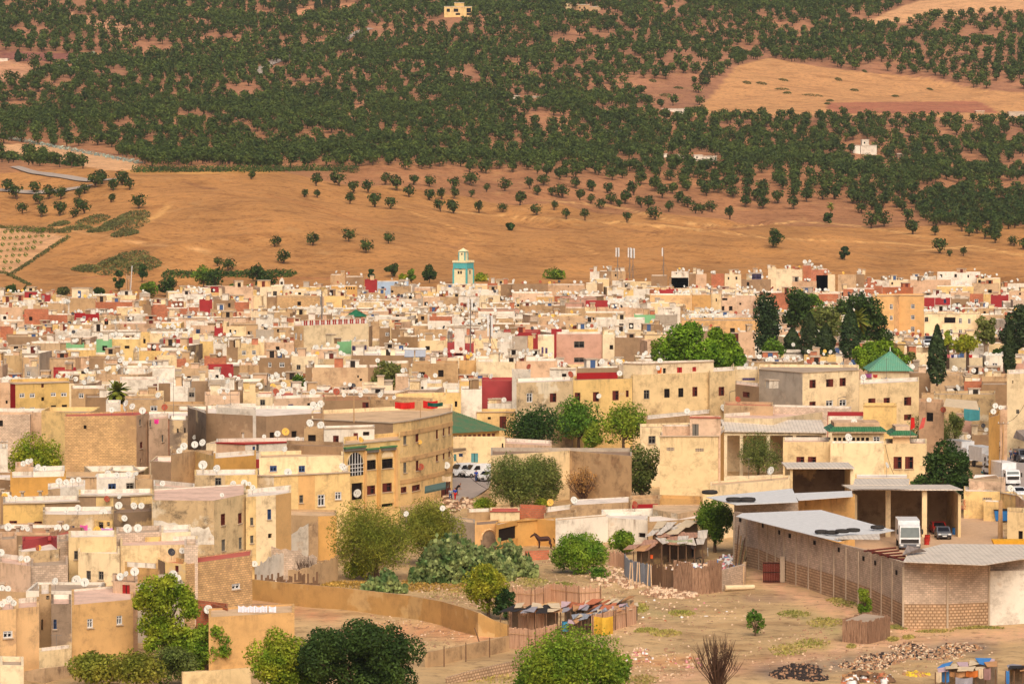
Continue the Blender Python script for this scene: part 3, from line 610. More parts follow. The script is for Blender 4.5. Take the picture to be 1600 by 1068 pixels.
house([(304, 742), (352, 742), (402, 741)], 'y', 9.2, 8, 'w', segm=['S', 'y'], vb=768, wins=[(308, 764, 319, 771, 'k'), (335, 746, 345, 758, 'g')], desc='yellow and grey panelled house with a small arched opening')
house([(240, 758), (304, 764)], 'w', 8.8, 8, 'p', vb=778, wins=[(271, 755, 277, 762, 'n')])
house([(238, 781), (334, 782), (384, 772)], 'S', 9.6, 14, 'p', par=.15, segm=['S', 'c'], vb=858, cop=None, extra=lambda H, out: whiteband(H, out), desc='huge stained blank wall, tan above and whitewashed below, with a tall cream front beside it',
      wins=[(344, 802, 351, 820, 'm'), (371, 801, 377, 817, 'm'), (345, 842, 351, 860, 'g'), (372, 839, 377, 857, 'g')])
house([(384, 776), (400, 775), (431, 773), (455, 769)], 'c', 9.4, 10, 'w', segm=['y', 'c', 'O'], vb=860, wins=[(390, 808, 395, 820, 'g'), (390, 836, 395, 848, 'g'), (417, 795, 423, 811, 'n'), (418, 833, 424, 840, 'k')], desc='cream corner house with small blue framed windows above the ruins')
house([(400, 743), (428, 744), (466, 742), (492, 741), (547, 738)], 'y', 9, 11, 'w', segm=['S', 'y', 'O', 'y'], vb=798, cop=CONC, par=.6, wins=[(467, 773, 473, 785, 'g'), (496, 772, 507, 790, 'w'), (523, 768, 533, 780, 'w')], desc='yellow house with pilasters and a terrace, left of the arched window')
house([(405, 715), (536, 711)], 'c', 10.6, 10, 't', vb=740, wins=[(421, 727, 432, 736, 'n'), (466, 727, 476, 737, 'n')], desc='cream upper storey with two small blue windows')
house([(448, 694), (475, 696), (536, 697)], 'b', 11.2, 7, 'b', vb=712); house([(475, 669), (505, 669)], 't', 12.5, 4, 'g', vb=690, wins=[(481, 679, 493, 690, 'k')], desc='tan roof hut with a square dark window')
house([(506, 670), (585, 668)], 'w', 11.6, 6, 'w', vb=692, cop=CONC, wins=[(552, 676, 559, 692, 'D'), (520, 680, 529, 691, 'm'), (567, 674, 577, 680, 'k')], desc='white roof house with a maroon door')
def arch_extra(H, out):
    A, B = H['w'][0], H['w'][-1]; L = math.hypot(B[0]-A[0], B[1]-A[1]); rz = math.atan2(B[1]-A[1], B[0]-A[0]); s = lambda px: seg_hit(A, B, px)*L
    d = (A[1]+B[1])/2; z = lambda y: zat(580, y, d); o = (A[0], A[1], 0)
    for (x0, x1, yy) in ((537, 568, 698), (571, 589, 703), (594, 616, 702)):
        m = out('tiled_cornice', new=True); m.box(s(x0), s(x1), -.35, -.003, z(yy)-.25, z(yy)+.1, FR['g'], o, rz); m.box(s(x0)-.1, s(x1)+.1, -.45, -.003, z(yy)+.1, z(yy)+.3, TILE, o, rz)
    for x0, x1 in ((568, 571), (588.5, 593), (616, 620)):
        m = out('pilaster', new=True); m.box(s(x0), s(x1), -.22, -.003, z(795), z(703), WM['O'], o, rz)
    m = out('arched_window'); a, b = s(541), s(567); c = (a+b)/2; r = (b-a)/2; zb = z(740); zr = zb+r*.9
    N = 14; pts = [(c+r*math.cos(math.pi*i/N), zr+r*math.sin(math.pi*i/N)) for i in range(N+1)]
    P = lambda u, zz, k: (A[0]+math.cos(rz)*u+math.sin(rz)*k, A[1]+math.sin(rz)*u-math.cos(rz)*k, zz)
    m.face([P(a, zb, .02), P(b, zb, .02)]+[P(u, q, .02) for u, q in pts], GLASS)
    for i in range(1, 6): u = a+(b-a)*i/6; m.box(u-.04, u+.04, -.08, -.021, zb, zr+math.sqrt(max(0, r*r-(u-c)**2))-.02, FR['w'], o, rz)
    for k in range(1, 4): m.box(a, b, -.09, -.021, zb+(zr-zb)*k/3-.04, zb+(zr-zb)*k/3+.04, FR['w'], o, rz)
    for i in range(N):
        (u0, q0), (u1, q1) = pts[i], pts[i+1]; m.bar(P(u0, q0, .06), P(u1, q1, .06), .12, m=WM['c'], n=4)
    for x0, x1, y0 in ((571, 587, 713), (596, 614, 711)):
        q = out('blind_arch', new=True); a, b = s(x0), s(x1); c = (a+b)/2; r = (b-a)/2
        p2 = [(c+r*math.cos(math.pi*i/8), z(y0+5)+r*.8*math.sin(math.pi*i/8)) for i in range(9)]
        q.face([P(u, zz, .04) for u, zz in p2], WM['c'])
TILE = plain('green_roof_tile', alb(86, 132, 86), .5)
house([(537, 695), (625, 687)], 'y', 10.6, 14, 't', par=.5, vb=805, cop=CONC, extra=arch_extra, desc='yellow house with one big arched window and green tiled cornices',
      wins=[(571.5, 718, 587, 733, 'b'), (596.5, 716, 613.5, 731, 'b'), (549, 754, 567, 780, 'k'), (572, 758, 586, 772, 'm'), (597, 754, 612, 768, 'm'), (596, 786, 615, 791, 'k'), (549, 793, 561, 797, 'k')])
def bands(H, out):
    w = H['w']
    for lo, hi in ((9.35, 9.95), (5.9, 6.45), (2.95, 3.5)):
        m = out('band', new=True)
        for i in range(1, len(w)-1):
            A, B = w[i], w[i+1]; L = math.hypot(B[0]-A[0], B[1]-A[1]); m.box(0, L, -.09, -.003, lo, hi, WM['o'], (A[0], A[1], 0), math.atan2(B[1]-A[1], B[0]-A[0]))
house([(487, 655), (614, 661), (643, 657.3), (668, 652.5), (688, 648.5), (707, 643.5)], 'c', 11.2, 18, 't', segm=['b', 'y', 'y', 'y', 'y'], vb=800, cop=CONC, extra=bands, par=.5, desc='long cream building with a curved front, ochre bands and rows of narrow windows',
      wins=[(630, 677, 635, 694, 'g'), (639.5, 675, 644.5, 691, 'g'), (649, 674, 654, 690, 'm'), (667.2, 672, 671, 686, 'm'), (681, 668, 684.3, 685, 'm'), (692, 665, 694.6, 680, 'm'), (700.5, 663, 703.2, 678, 'm'),
            (630, 722, 635, 738, 'g'), (641, 720, 645.5, 736, 'g'), (649.5, 719, 654, 735, 'm'), (667.2, 715, 671.5, 731, 'm'), (681, 704, 684.3, 720, 'm'), (692, 701, 694.6, 717, 'm'), (700.5, 698, 703.2, 714, 'm'),
            (626, 760, 635, 769, 'm'), (643.5, 757, 656, 766, 'm'), (622, 777, 635, 800, 'D'), (644, 772, 660, 797, 'D'), (667, 766, 685, 781, 'k'), (689, 752, 704, 776, 'D')])
house([(431, 803), (497, 806), (526, 805)], 't', 5.2, 7, 'o' if 0 else 't', segm=['t', 'O'], vb=842, par=.2, desc='low tan and orange wall under the pilastered yellow house')
# left foreground
house([(107, 839), (182, 838)], 'c', 8.4, 7, 'w', vb=860, wins=[(114, 860, 120, 873, 'g')]); house([(182, 833), (252, 830)], 'k', 8.1, 7, 'g', vb=851); house([(227, 839), (251, 838)], 'y', 7.6, 3, vb=851)
house([(288, 851), (309, 851)], 'k', 8, 6, vb=870); house([(252, 832), (298, 830)], 'C', 8, 8, 'w', vb=846, wins=[(287, 840, 293, 846, 'k')])
house([(188, 852), (309, 850)], 'c', 7.6, 9, 'p', vb=880, desc='broad plain cream block above the leafy tree'); house([(122, 862), (187, 865)], 'c', 7.3, 8, 'w', vb=915, wins=[(133, 891, 140, 905, 'g'), (152, 892, 160, 905, 'g'), (174, 895, 181, 906, 'g')], desc='cream house with three small grey windows in one row', cop=None)
house([(0, 843), (26, 841)], 'p', 7.8, 8, vb=876, wins=[(7, 866, 18, 874, 'g')]); house([(35, 845), (60, 841), (79, 836), (89, 844)], 'R', 7.6, 5, 'r', vb=850, desc='bright red sheet roof shelter', wins=[(51, 842, 58, 848, 'k')])
house([(29, 862), (92, 858), (98, 848)], 'S', 7.2, 7, 'w', vb=880); house([(89, 846), (107, 844)], 'k', 7.8, 7, vb=870)
house([(0, 878), (48, 884)], 'p', 6.6, 9, 'p', vb=922, desc='peach house with a streaked wall at the picture edge, beside cinder blocks'); house([(48.5, 884), (106, 881)], 'k', 6.5, 9, 'g', vb=915, desc='bare cinder block house beside the peach one')
house([(176, 907), (215, 910)], 'p', 6.9, 6, 'b', vb=930, wins=[(189, 913, 201, 927, 'r')], desc='small peach house with a red framed window'); house([(195, 885), (247, 888)], 'o', 7, 5, 'w', vb=905)
house([(247, 873), (258, 878), (290, 881)], 'y', 6.3, 5, 'r', segm=['K', 'y'], vb=910, wins=[(272, 883, 277.5, 893, 'm')], desc='narrow yellow end wall of a house with a rose slab roof')
house([(290.2, 881), (394, 867)], 'B', 6.2, 6, 'r', par=.12, vb=950, wins=[(361, 911, 374, 920, 'w')], desc='foreground tan brick house with a rose slab roof')
house([(61, 928), (80, 927)], 't', 6.6, 8, 'w', vb=965, wins=[(70, 930, 75, 936, 'k'), (62, 967, 65, 984, 'k')]); house([(80, 943), (111.5, 943)], 'K', 6.15, 8, 'p', vb=1010, wins=[(81, 967, 86, 982, 'n')], desc='dark recessed wall between two yellow houses')
house([(112, 945), (208, 936)], 'o', 6.0, 13, 'p', vb=1035, wins=[(134, 966, 143, 980, 'w'), (180, 961, 189, 975, 'w')], cop=None, par=.2, desc='yellow foreground house with two small white windows behind the bushes')
house([(0, 953), (25, 951)], 'o', 6.0, 9, 'p', vb=1030, wins=[(2, 985, 17, 996, 'w')], desc='yellow house cut by the picture edge with one wide window'); house([(25.5, 950), (61, 947)], 'o', 5.9, 8, 'p', vb=1030, desc='windowless yellow house with flaking plaster')
house([(61, 1018), (112, 1012)], 'c', 2.5, 3, 'p', vb=1045)
house([(0, 1038), (37, 1039)], 'C', 3.0, 6, 'g', vb=1068, desc='low whitish block with a grey roof in the lower corner')
house([(306, 944), (330, 942), (356, 950)], 'r', 5.0, 4, 'b', vb=958); house([(326, 964), (460, 956)], 'o', 4.9, 7, 't', vb=1037, par=.15, desc='long ochre wall of a foreground house with washing on its roof')
# centre and right
house([(745, 645), (806, 643)], 'y', 10, 9, 't', d=625, vb=668, cop=CONC, wins=[(780.5, 650, 791, 669, 'D'), (762, 651, 767, 655, 'k')], desc='yellow house with a maroon door behind the green tiled hall')
house([(708, 686), (770, 685), (789, 681)], 'c', 7.0, 3.5, 't', d=573, par=.3, vb=735, wins=[(709, 709, 713, 720, 't'), (717, 708, 723, 713, 'n'), (736, 707.5, 747, 722, 't'), (784, 692, 786.5, 699, 'k')], desc='cream wall with blue doors in front of the green tiled hall')
house([(789, 692), (862, 696)], 'p', 6.6, 10, 'p', vb=703); house([(767, 711), (890, 703.5), (987, 712)], 'g', 6.7, 14, 'b', par=.5, segm=['c', 't'], vb=760, desc='long walled yard with a cream left wall and a streaked grey concrete right wall')
house([(807, 598), (895, 594.5)], 'S', 11, 12, 'w', vb=680, wins=[(823, 614, 832, 628, 'w'), (859, 614, 869.5, 628, 'm')], desc='stained peach section of the long terrace with one white and one maroon window')
house([(895.5, 594), (988, 591)], 'y', 11, 12, 'b', vb=640, wins=[(898, 613, 907, 627, 'm'), (926.5, 612, 936, 627, 'm'), (957, 610, 967, 625, 'm'), (978, 609.5, 982.5, 620, 'm')], desc='yellow section of the long terrace with maroon windows')
house([(988.5, 585.5), (1108, 581.5)], 'c', 11.4, 12, 'p', vb=645, wins=[(1006, 609, 1015, 623, 'g'), (1038, 607, 1046.5, 621, 'b'), (1060, 606, 1068, 620, 'b'), (1082, 604, 1090, 619, 'm')], desc='cream section of the long terrace with four framed windows')
house([(1108.5, 581), (1149, 578.5)], 'c', 11.5, 12, 'w', vb=640, wins=[(1123, 604, 1132, 618, 'm')], desc='narrow cream end of the long terrace with one maroon window')
house([(974, 568), (1003, 569), (1115, 565)], 'C', 12.9, 6, 'p', cop=CONC, vb=582, wins=[(1002.5, 573.5, 1010, 581, 'g'), (1027, 574, 1034, 583, 'o'), (1036, 575, 1041, 583, 'k'), (1058, 573.5, 1066, 582, 'r'), (1082, 573, 1088, 580, 'r')], desc='cream roof house with an orange door and a red door')
house([(859, 577), (900, 577)], 'w', 12, 5, 'w', cop=CONC, vb=594, wins=[(878, 583.5, 885, 594, 'k')], desc='small white roof room with a dark doorway'); house([(901, 575), (967, 574)], 'b', 11.5, 5, vb=585); house([(901, 585), (965, 584)], 'R', 11.3, 5, 'r', vb=592, desc='deep red roof wall behind the terrace')
house([(800, 580), (829, 581)], 'w', 11, 8, vb=596); house([(753, 592), (807, 597)], 'R', 10.6, 10, 'r', d=650, vb=628, desc='big blank deep red wall beside the long terrace'); house([(762, 629), (806, 631)], 'w', 9.5, 6, d=642, vb=642); house([(720, 608), (752, 609)], 'w', 10.4, 8, d=648, vb=640, wins=[(724, 632, 728, 640, 'D')])
house([(1149, 577), (1185, 577)], 'C', 11, 10, 'w', vb=597, wins=[(1160, 590, 1180, 594, 'l')]); house([(1149, 600), (1186, 604)], 'b', 10, 10, vb=625, desc=None)
house([(1186, 577), (1254, 582.5), (1342, 578)], 'c', 11.6, 16, 'g', segm=['g', 'c'], vb=636, cop=CONC, desc='peach apartment house with a grey side wall and maroon shutters',
      wins=[(1265, 593, 1275, 606, 'm'), (1291, 592, 1302, 604, 'h'), (1312, 590, 1322, 603, 'm'), (1265, 627, 1275, 634, 'm'), (1291, 625, 1302, 634, 'w'), (1312, 624, 1323, 634, 'w'), (1334, 624, 1344, 636, 'm')])
house([(1342.5, 600), (1436, 595.5)], 'c', 10.6, 12, 'w', vb=650, wins=[(1357, 622, 1368, 632, 'h'), (1381, 621, 1391, 632, 'm'), (1413, 620, 1424, 633, 'h'), (1413, 647, 1425, 656, 'm')], desc='peach house with washing on its roof')
house([(1208, 635), (1330, 638)], 'k', 8.6, 5, 'p', vb=645); house([(1131, 632), (1208, 634)], 't', 9, 9, 'r', vb=655, desc='tan house with a terracotta edged roof'); house([(1010, 655), (1110, 645)], 't', 8.6, 9, vb=660)
house([(1131, 652), (1208, 654), (1293, 642)], 'C', 8, 9, 'p', vb=662, desc='long pale wall with a sloping top above the open shed'); house([(1000, 668), (1078, 666)], 'c', 8.4, 8, 'g', vb=680)
house([(1349, 634), (1401, 634)], 'y', 9.3, 7, 't', d=555, vb=680, cop=WM['y'], desc='smooth bright yellow roof block above the green cornices')
house([(1294, 656), (1349, 655)], 'C', 8.6, 8, 'w', d=552, vb=668, cop=None); house([(1293, 645), (1349, 645)], 'R', 8.8, 3, 'r', vb=650)
house([(1031, 682), (1122, 681.5), (1131.5, 672)], 'c', 9.4, 9, 'p', segm=['c', 'O'], vb=776, cop=CONC, wins=[(1042, 698.5, 1054, 704, 'v'), (1087, 700, 1100, 705, 'v')], desc='tall plain cream tower house with two concrete block vents')
house([(1078, 652.5), (1126, 653)], 'p', 11.8, 5, 'r', vb=680, cop=RM['r'], wins=[(1082, 662, 1092, 680, 'q')], desc='pink roof room with a grey door and a terracotta slab'); house([(1035, 665.5), (1078, 665.5)], 'p', 10.6, 3, 'p', vb=681)
# police post like building with green tiled cornices
def cornice(x0, x1, y0, y1):
    def f(H, out):
        A, B = H['w'][0], H['w'][-1]; L = math.hypot(B[0]-A[0], B[1]-A[1]); o = (A[0], A[1], 0); rz = math.atan2(B[1]-A[1], B[0]-A[0]); s = lambda px: seg_hit(A, B, px)*L
        z0, z1 = zat(x0, y1, A[1]), zat(x0, y0, A[1]); a, b = s(x0), s(x1); m = out('tiled_cornice', new=True)
        q0 = [(a, -.9), (b, -.9), (b, H['D']-.3), (a, H['D']-.3)]; q1 = [(a+.9, .1), (b-.9, .1), (b-.9, H['D']-.6), (a+.9, H['D']-.6)]; c, n = math.cos(rz), math.sin(rz)
        T = lambda q, z: [(A[0]+x*c-y*n, A[1]+x*n+y*c, z) for x, y in q]
        m.hexa(T(q0, z0), T(q1, z1), GTILE); m.box(a+.15, b-.15, -.75, -.003, z0-.22, z0-.003, WM['C'], o, rz)
        m.box(a+1, b-1, .3, H['D']-.8, z1+.002, z1+.55, WM['p'], o, rz)
    return f
def tilemat(name, c, c2):
    t = NT(name); uv = t.n('UVMap').outputs[0]; P = t.n('TexCoord').outputs['Object']
    wv = t.n('TexWave', bands_direction='X'); t.l(uv, wv.inputs[0]); wv.inputs['Scale'].default_value = 1.0
    wy = t.n('TexWave', bands_direction='Y', wave_profile='SAW'); t.l(uv, wy.inputs[0]); wy.inputs['Scale'].default_value = .75
    b = t.mix(t.mr(t.noise(P, 1.1, 7, .75), .42, .66), c, c2); b = t.mix(t.mr(wv.outputs[1], .0, .4, .5, 0), b, mul(c, .35)); b = t.mix(t.mr(wy.outputs[1], .8, 1, 0, .4), b, mul(c, .35))
    t.bump(wv.outputs[1], .5, .08); t.b.inputs['Roughness'].default_value = .45; return t.out(b)
GTILE = tilemat('glazed_green_tiles', alb(52, 112, 72), alb(80, 125, 88)); GTILE2 = tilemat('weathered_green_tiles', alb(78, 122, 84), alb(128, 118, 82)); GTILE3 = tilemat('pale_green_tiles', alb(105, 165, 135), alb(125, 165, 130))
house([(1223.5, 690), (1297.5, 690)], 'c', 8.0, 9, 'p', d=527, vb=740, wins=[(1245, 713, 1257.5, 725, 'm'), (1263, 713, 1276, 725, 'm')], desc='left wing of the cream official building with two maroon windows')
house([(1297.8, 692), (1382, 692)], 'c', 7.7, 4, 'p', d=524, vb=745, desc='plain projecting middle block of the cream official building')
house([(1300, 672.5), (1381, 672.5)], 'c', 9.9, 7, 'p', d=530, par=.1, vb=692, extra=cornice(1293, 1387, 666.5, 673), wins=[(1303+i*7.2, 683, 1308+i*7.2, 688.5, 'k') for i in range(8)]+[(1365, 681.5, 1375.5, 693, 'w')], desc='upper storey under the long green tiled cornice with a strip of small openings')
house([(1382.5, 692.5), (1448, 692.5)], 'c', 7.8, 9, 'p', d=526, vb=745, wins=[(1397, 713, 1410, 732, 'm'), (1415, 713, 1428, 732, 'm')], desc='right wing of the cream official building with two tall dark windows')
house([(1395, 680), (1422, 680)], 'c', 9.5, 6, 'p', d=532, par=.1, vb=692, extra=cornice(1389, 1434, 672.5, 679), desc='small turret with a green tiled cornice and two red flags')
house([(1110, 758.5), (1234, 748)], 'c', 6.6, 6, 't', vb=766, par=.2); house([(1147, 787), (1247, 785)], 'k', 6.2, 5, 'w', par=.1, vb=800, desc='low block wall under the sheet metal roof with tyres')
house([(1247.5, 781), (1336, 775)], 'o', 6.2, 4, 'w', par=.1, vb=805, desc='faded yellow wall beside the open garage')
house([(1336, 745), (1420, 748)], 'y', 6.6, 6, 'w', d=494, vb=752, par=.1)
house([(1506, 767), (1583, 768), (1600, 782)], 'y', 3.6, 8, 'w', segm=['y', 'p'], par=.15, vb=808, wins=[(1537, 777, 1551, 782, 'v')], desc='yellow yard wall building with a faded red painted logo')
house([(1537, 783), (1563, 784)], 'y', 2.6, 2.5, 'w', par=.1, vb=808, desc='low yellow cabin in the garage yard')
house([(1514, 751), (1571, 753)], 'p', 4.6, 8, 't', vb=757, par=.1); house([(1574, 799), (1601, 800)], 'c', 4.0, 6, 'b', vb=845, segm=['c'], wins=[(1593, 829, 1600, 843, 'k')], desc='small cream kiosk building at the picture edge')
house([(1573.5, 584), (1606, 583)], 'C', 13, 12, 'w', vb=665, wins=[(1588.5, 639.5, 1593.5, 646, 'g'), (1582, 594, 1584, 599, 'k')], desc='tall cream house above the market street')
house([(1545, 652), (1562, 648)], 'O', 9.4, 10, 'b', vb=697, desc='orange fronted house along the market street'); house([(1563, 640), (1574, 640)], 'p', 9.5, 10, vb=690)
house([(1496, 647), (1518, 646)], 'P', 8, 4, 'w', d=610, cop=CONC, vb=664, desc='small boxy pink shed behind the olive tree'); house([(1518, 657), (1541, 656)], 'C', 7.6, 6, d=614, vb=680, wins=[(1527, 661, 1532, 667, 'k')])
house([(1436, 627), (1475, 629)], 'p', 9, 8, vb=645); house([(1440, 618), (1560, 615)], 't', 10, 6, d=650, vb=628); house([(1519, 678), (1545, 680)], 'b', 6, 5, d=606, vb=690); house([(1490, 688), (1519, 690)], 'w', 5.5, 5, 'w', d=604, vb=697)
# low ruins and yards between the car park and the shacks
house([(766, 799), (812, 799)], 'c', 3.6, 6, 'r', vb=805, cop=RM['r'], par=.1, desc='low cream room with a red edged slab roof'); house([(812, 794), (853, 796)], 'r', 3.7, 6, 'r', vb=803)
house([(730, 800), (767, 799)], 't', 3.4, 5, vb=808); house([(853, 800), (893, 795)], 't', 3.6, 7, 'w', vb=806); house([(893, 789), (985, 784)], 't', 3.8, 8, 'w', par=.1, vb=798, desc='long low tan room with a white slab roof')
house([(985, 780), (1031, 779)], 't', 4.2, 6, 't', vb=792); house([(987, 787.5), (1028, 787)], 'R', 3.6, .6, 'r', par=.05, vb=798, desc='deep red panel on a low tan wall'); house([(1031, 778), (1098, 780)], 'o', 4.2, 5, 't', vb=792)
house([(1020, 795), (1060, 802), (1100, 794)], 't', 3.6, 6, 't', par=.1, vb=806, segm=['S', 't']); house([(940, 800), (1022, 798)], 'w', 3.3, 4, 't', vb=815, desc='crumbling whitewashed wall in the ruined yards')
house([(700, 811), (742, 817)], 'g', 3.3, 5, 't', par=.1, vb=835); house([(775, 820), (825, 809), (868, 813)], 'O', 3.2, 4, 't', par=.1, segm=['O', 'O'], vb=850, wins=[(779, 822, 818, 842, 'k')], desc='ochre stable with an open dark bay behind the horse')
house([(742, 820), (781, 817)], 'O', 3.1, 5, 'b', par=.1, vb=845, desc='ruined ochre room with a blind arch', extra=lambda H, out: ruin_arch(H, out))
house([(868, 813), (950, 806)], 'w', 3.2, 3, 't', par=.1, vb=845, desc='long whitewashed wall with peeling plaster behind the bushes'); house([(950, 808), (1012, 812)], 'w', 3.0, 7, 'w', par=.1, vb=845, wins=[(998, 832, 1009, 839, 'k')], desc='low white room with one dark window')
house([(1012, 815), (1060, 812), (1100, 808)], 't', 3.0, 7, 'w', par=.08, vb=838); house([(850, 806), (900, 800)], 't', 3.4, 4, 't', vb=812)
def whiteband(H, out):
    A, B = H['w'][0], H['w'][1]; m = out('whitewashed_patch', zt=99); pts = []
    for px, py in [(239, 850), (333.5, 850), (333.5, 838), (329, 833), (325, 822), (318, 826), (309, 822), (300, 824), (292, 819), (280, 820), (272, 816), (262, 817), (252, 813), (239, 812)]:
        s = seg_hit(A, B, px); x, y = A[0]+(B[0]-A[0])*s, A[1]+(B[1]-A[1])*s; pts.append((x, y-.02, zat(px, py, y)))
    m.face(pts, WM['w'])
def ruin_arch(H, out):
    A, B = H['w'][0], H['w'][-1]; m = out('blind_arch'); L = math.hypot(B[0]-A[0], B[1]-A[1]); t = ((B[0]-A[0])/L, (B[1]-A[1])/L); n = (t[1], -t[0])
    a, b = seg_hit(A, B, 751)*L, seg_hit(A, B, 775)*L; c, r = (a+b)/2, (b-a)/2; P = lambda u, z, k: (A[0]+t[0]*u+n[0]*k, A[1]+t[1]*u+n[1]*k, z)
    pts = [(c+r*math.cos(math.pi*i/12), 1.3+r*math.sin(math.pi*i/12)) for i in range(13)]
    m.face([P(a, 0, .02), P(b, 0, .02)]+[P(u, z, .02) for u, z in pts], HOLE if 0 else WM['K'])
    for (u0, z0), (u1, z1) in zip(pts, pts[1:]): m.bar(P(u0, z0, .06), P(u1, z1, .06), .14, m=WM['o'], n=4)

# ---------------------------------------------------------------- rows of further houses, packed as in the medina
NOTOWN = [[(395, 900), (560, 800), (705, 775), (700, 700), (800, 700), (1000, 700), (1030, 770), (1160, 790), (1600, 790), (1600, 1100), (395, 1100)],
          [(1500, 690), (1565, 650), (1640, 650), (1640, 1100), (1480, 1100)], [(0, 1040), (400, 1000), (400, 1100), (0, 1100)],
          [(1130, 660), (1500, 660), (1500, 800), (1130, 800)], [(790, 640), (1010, 640), (1010, 700), (790, 700)]]
def filler():
    auth = HS+[dict(x0=a, x1=b, vb=c, d=e, D=0) for a, b, c, e in ((15, 100, 745, 556), (160, 205, 640, 612), (200, 232, 620, 660), (580, 635, 603, 690), (1010, 1165, 572, 650), (1180, 1215, 548, 755), (1215, 1275, 500, 900), (1250, 1345, 545, 740), (1300, 1400, 545, 770), (1335, 1425, 555, 690), (1452, 1478, 578, 655), (1525, 1600, 555, 740), (1470, 1535, 552, 715), (1405, 1518, 692, 600))]; new = []
    yy = 447.0
    rows = []
    while yy < 930: rows.append(yy); yy += 4.8+(yy-440)*.013
    for ry in reversed(rows):
        x = -40 + rnd.uniform(0, 40)
        while x < 1640:
            d0 = 38*F/(ry-HZ); sc = F/d0; wm = rnd.uniform(4.5, 11) if rnd.random() < .8 else rnd.uniform(11, 20); w = wm*sc; x0, x1 = x, x+w; x = x1+rnd.choice([0, 0, 0, 1, 3])*sc*.3
            skyl = np.interp((x0+x1)/2, [0, 200, 400, 560, 800, 1000, 1200, 1260, 1400, 1600], [458, 458, 444, 442, 436, 428, 424, 420, 430, 436])
            h = rnd.uniform(6.8, 10.5); yt = ry+rnd.uniform(-2, 2)
            if yt < skyl: continue
            d = (h-ZC)/slope(yt)
            if d > 1185: d = 1185
            z = ZC+d*slope(yt); cx = (x0+x1)/2; gx, gy = proj(at_d(cx, yt, d)[0], d, 0)
            if any(inpoly(cx, gy, p) or inpoly(x0, gy, p) or inpoly(x1, gy, p) for p in NOTOWN): continue
            need = yt; bad = False
            for A in auth:
                if A['x1'] <= x0+1.5 or A['x0'] >= x1-1.5: continue
                if A['d'] > d:
                    if A['vb'] > yt: need = max(need, A['vb']+.5)
                elif A['d']+A['D'] > d-1 and A['d'] < d+9: bad = True; break
            if bad: continue
            if need > yt:
                z = ZC+d*slope(need); yt = need
            if z-tz(at_d(cx, yt, d)[0], d) < 2.6 or gy > 1035: continue
            col = rnd.choices('cCyopPwtbkKSBrRgG', [15, 15, 6, 4, 15, 3, 20, 14, 6, 4, 2, 8, 3, 6, 2.2, 6, .2])[0]
            tilt = rnd.uniform(-.1, .1)*w*(yt-HZ)/F*1.2; X0, X1 = at_d(x0, yt, d), at_d(x1, yt, d)
            front = [(x0, yt-tilt), (x1, yt+tilt)]
            dd = [(z-ZC)/slope(p[1]) for p in front]; W_ = [at_d(p[0], p[1], q) for p, q in zip(front, dd)]
            segm = None
            if rnd.random() < .35:      # a corner house: two visible faces
                k = rnd.choice([.2, .25, .75, .8]); xm = x0+w*k; dl = rnd.uniform(3, 7); ym = proj(0, d-dl, z)[1]
                front = [(x0, yt), (xm, ym), (x1, yt)]; W_ = [at_d(x0, yt, d), at_d(xm, ym, d-dl), at_d(x1, yt, d)]; c2 = rnd.choice('btpgc'); segm = [c2, col] if k < .5 else [col, c2]
            H = dict(front=front, w=[(p[0], p[1]) for p in W_], z=z, col=col, D=rnd.uniform(7, 11), roof=rnd.choice('wwwwptgr' if col != 'R' else 'r'), par=rnd.choice([.25, .4, .6, .9]), wins=[], segm=segm, vb=yt+4,
                     hut=None, desc=None, name='house', cat='house', extra=None, cop=CONC if rnd.random() < .25 else None, auth=False, x0=x0, x1=x1, yt=yt, d=d)
            a, b = H['w'][0], H['w'][-1]; l = math.hypot(b[0]-a[0], b[1]-a[1]); n = (-(b[1]-a[1])/l, (b[0]-a[0])/l)
            H['foot'] = H['w']+[(b[0]+n[0]*H['D'], b[1]+n[1]*H['D']), (a[0]+n[0]*H['D'], a[1]+n[1]*H['D'])]
            if rnd.random() < .5:
                L = l; ww = min(rnd.uniform(2.2, 5), L*.7); hy = yt-2.6*F/d
                if all(not (A['d'] > d and A['x0'] < x1 and A['x1'] > x0 and A['vb'] > hy) for A in auth):
                    H['hut'] = [(rnd.uniform(0.02, max(.03, 1-ww/L-.02)), ww, rnd.uniform(2, 4), 3, rnd.uniform(2.1, 2.9), rnd.choice('wwCcptoyR'), rnd.choice(['m', None, 'n', None, 'k']))]
            new.append(H)
    HS.extend(new)
filler()
ID, DEP = world_to_ids()
cnt = np.bincount(ID[ID >= 0].ravel(), minlength=len(HS))
HS2 = []; remap = {}
for k, H in enumerate(HS):
    H['vis'] = int(cnt[k])
    if H['vis'] >= (10 if H['auth'] else 20): remap[k] = len(HS2); HS2.append(H)
HS = HS2; ID, DEP = world_to_ids()
for k, H in enumerate(HS): H['vis'] = int((ID == k).sum()) if k < 0 else 0
cnt = np.bincount(ID[ID >= 0].ravel(), minlength=len(HS))
for k, H in enumerate(HS): H['vis'] = int(cnt[k])
order = sorted(range(len(HS)), key=lambda k: -HS[k]['vis']-(1e6 if HS[k]['desc'] else 0)); single = set(order[:270])
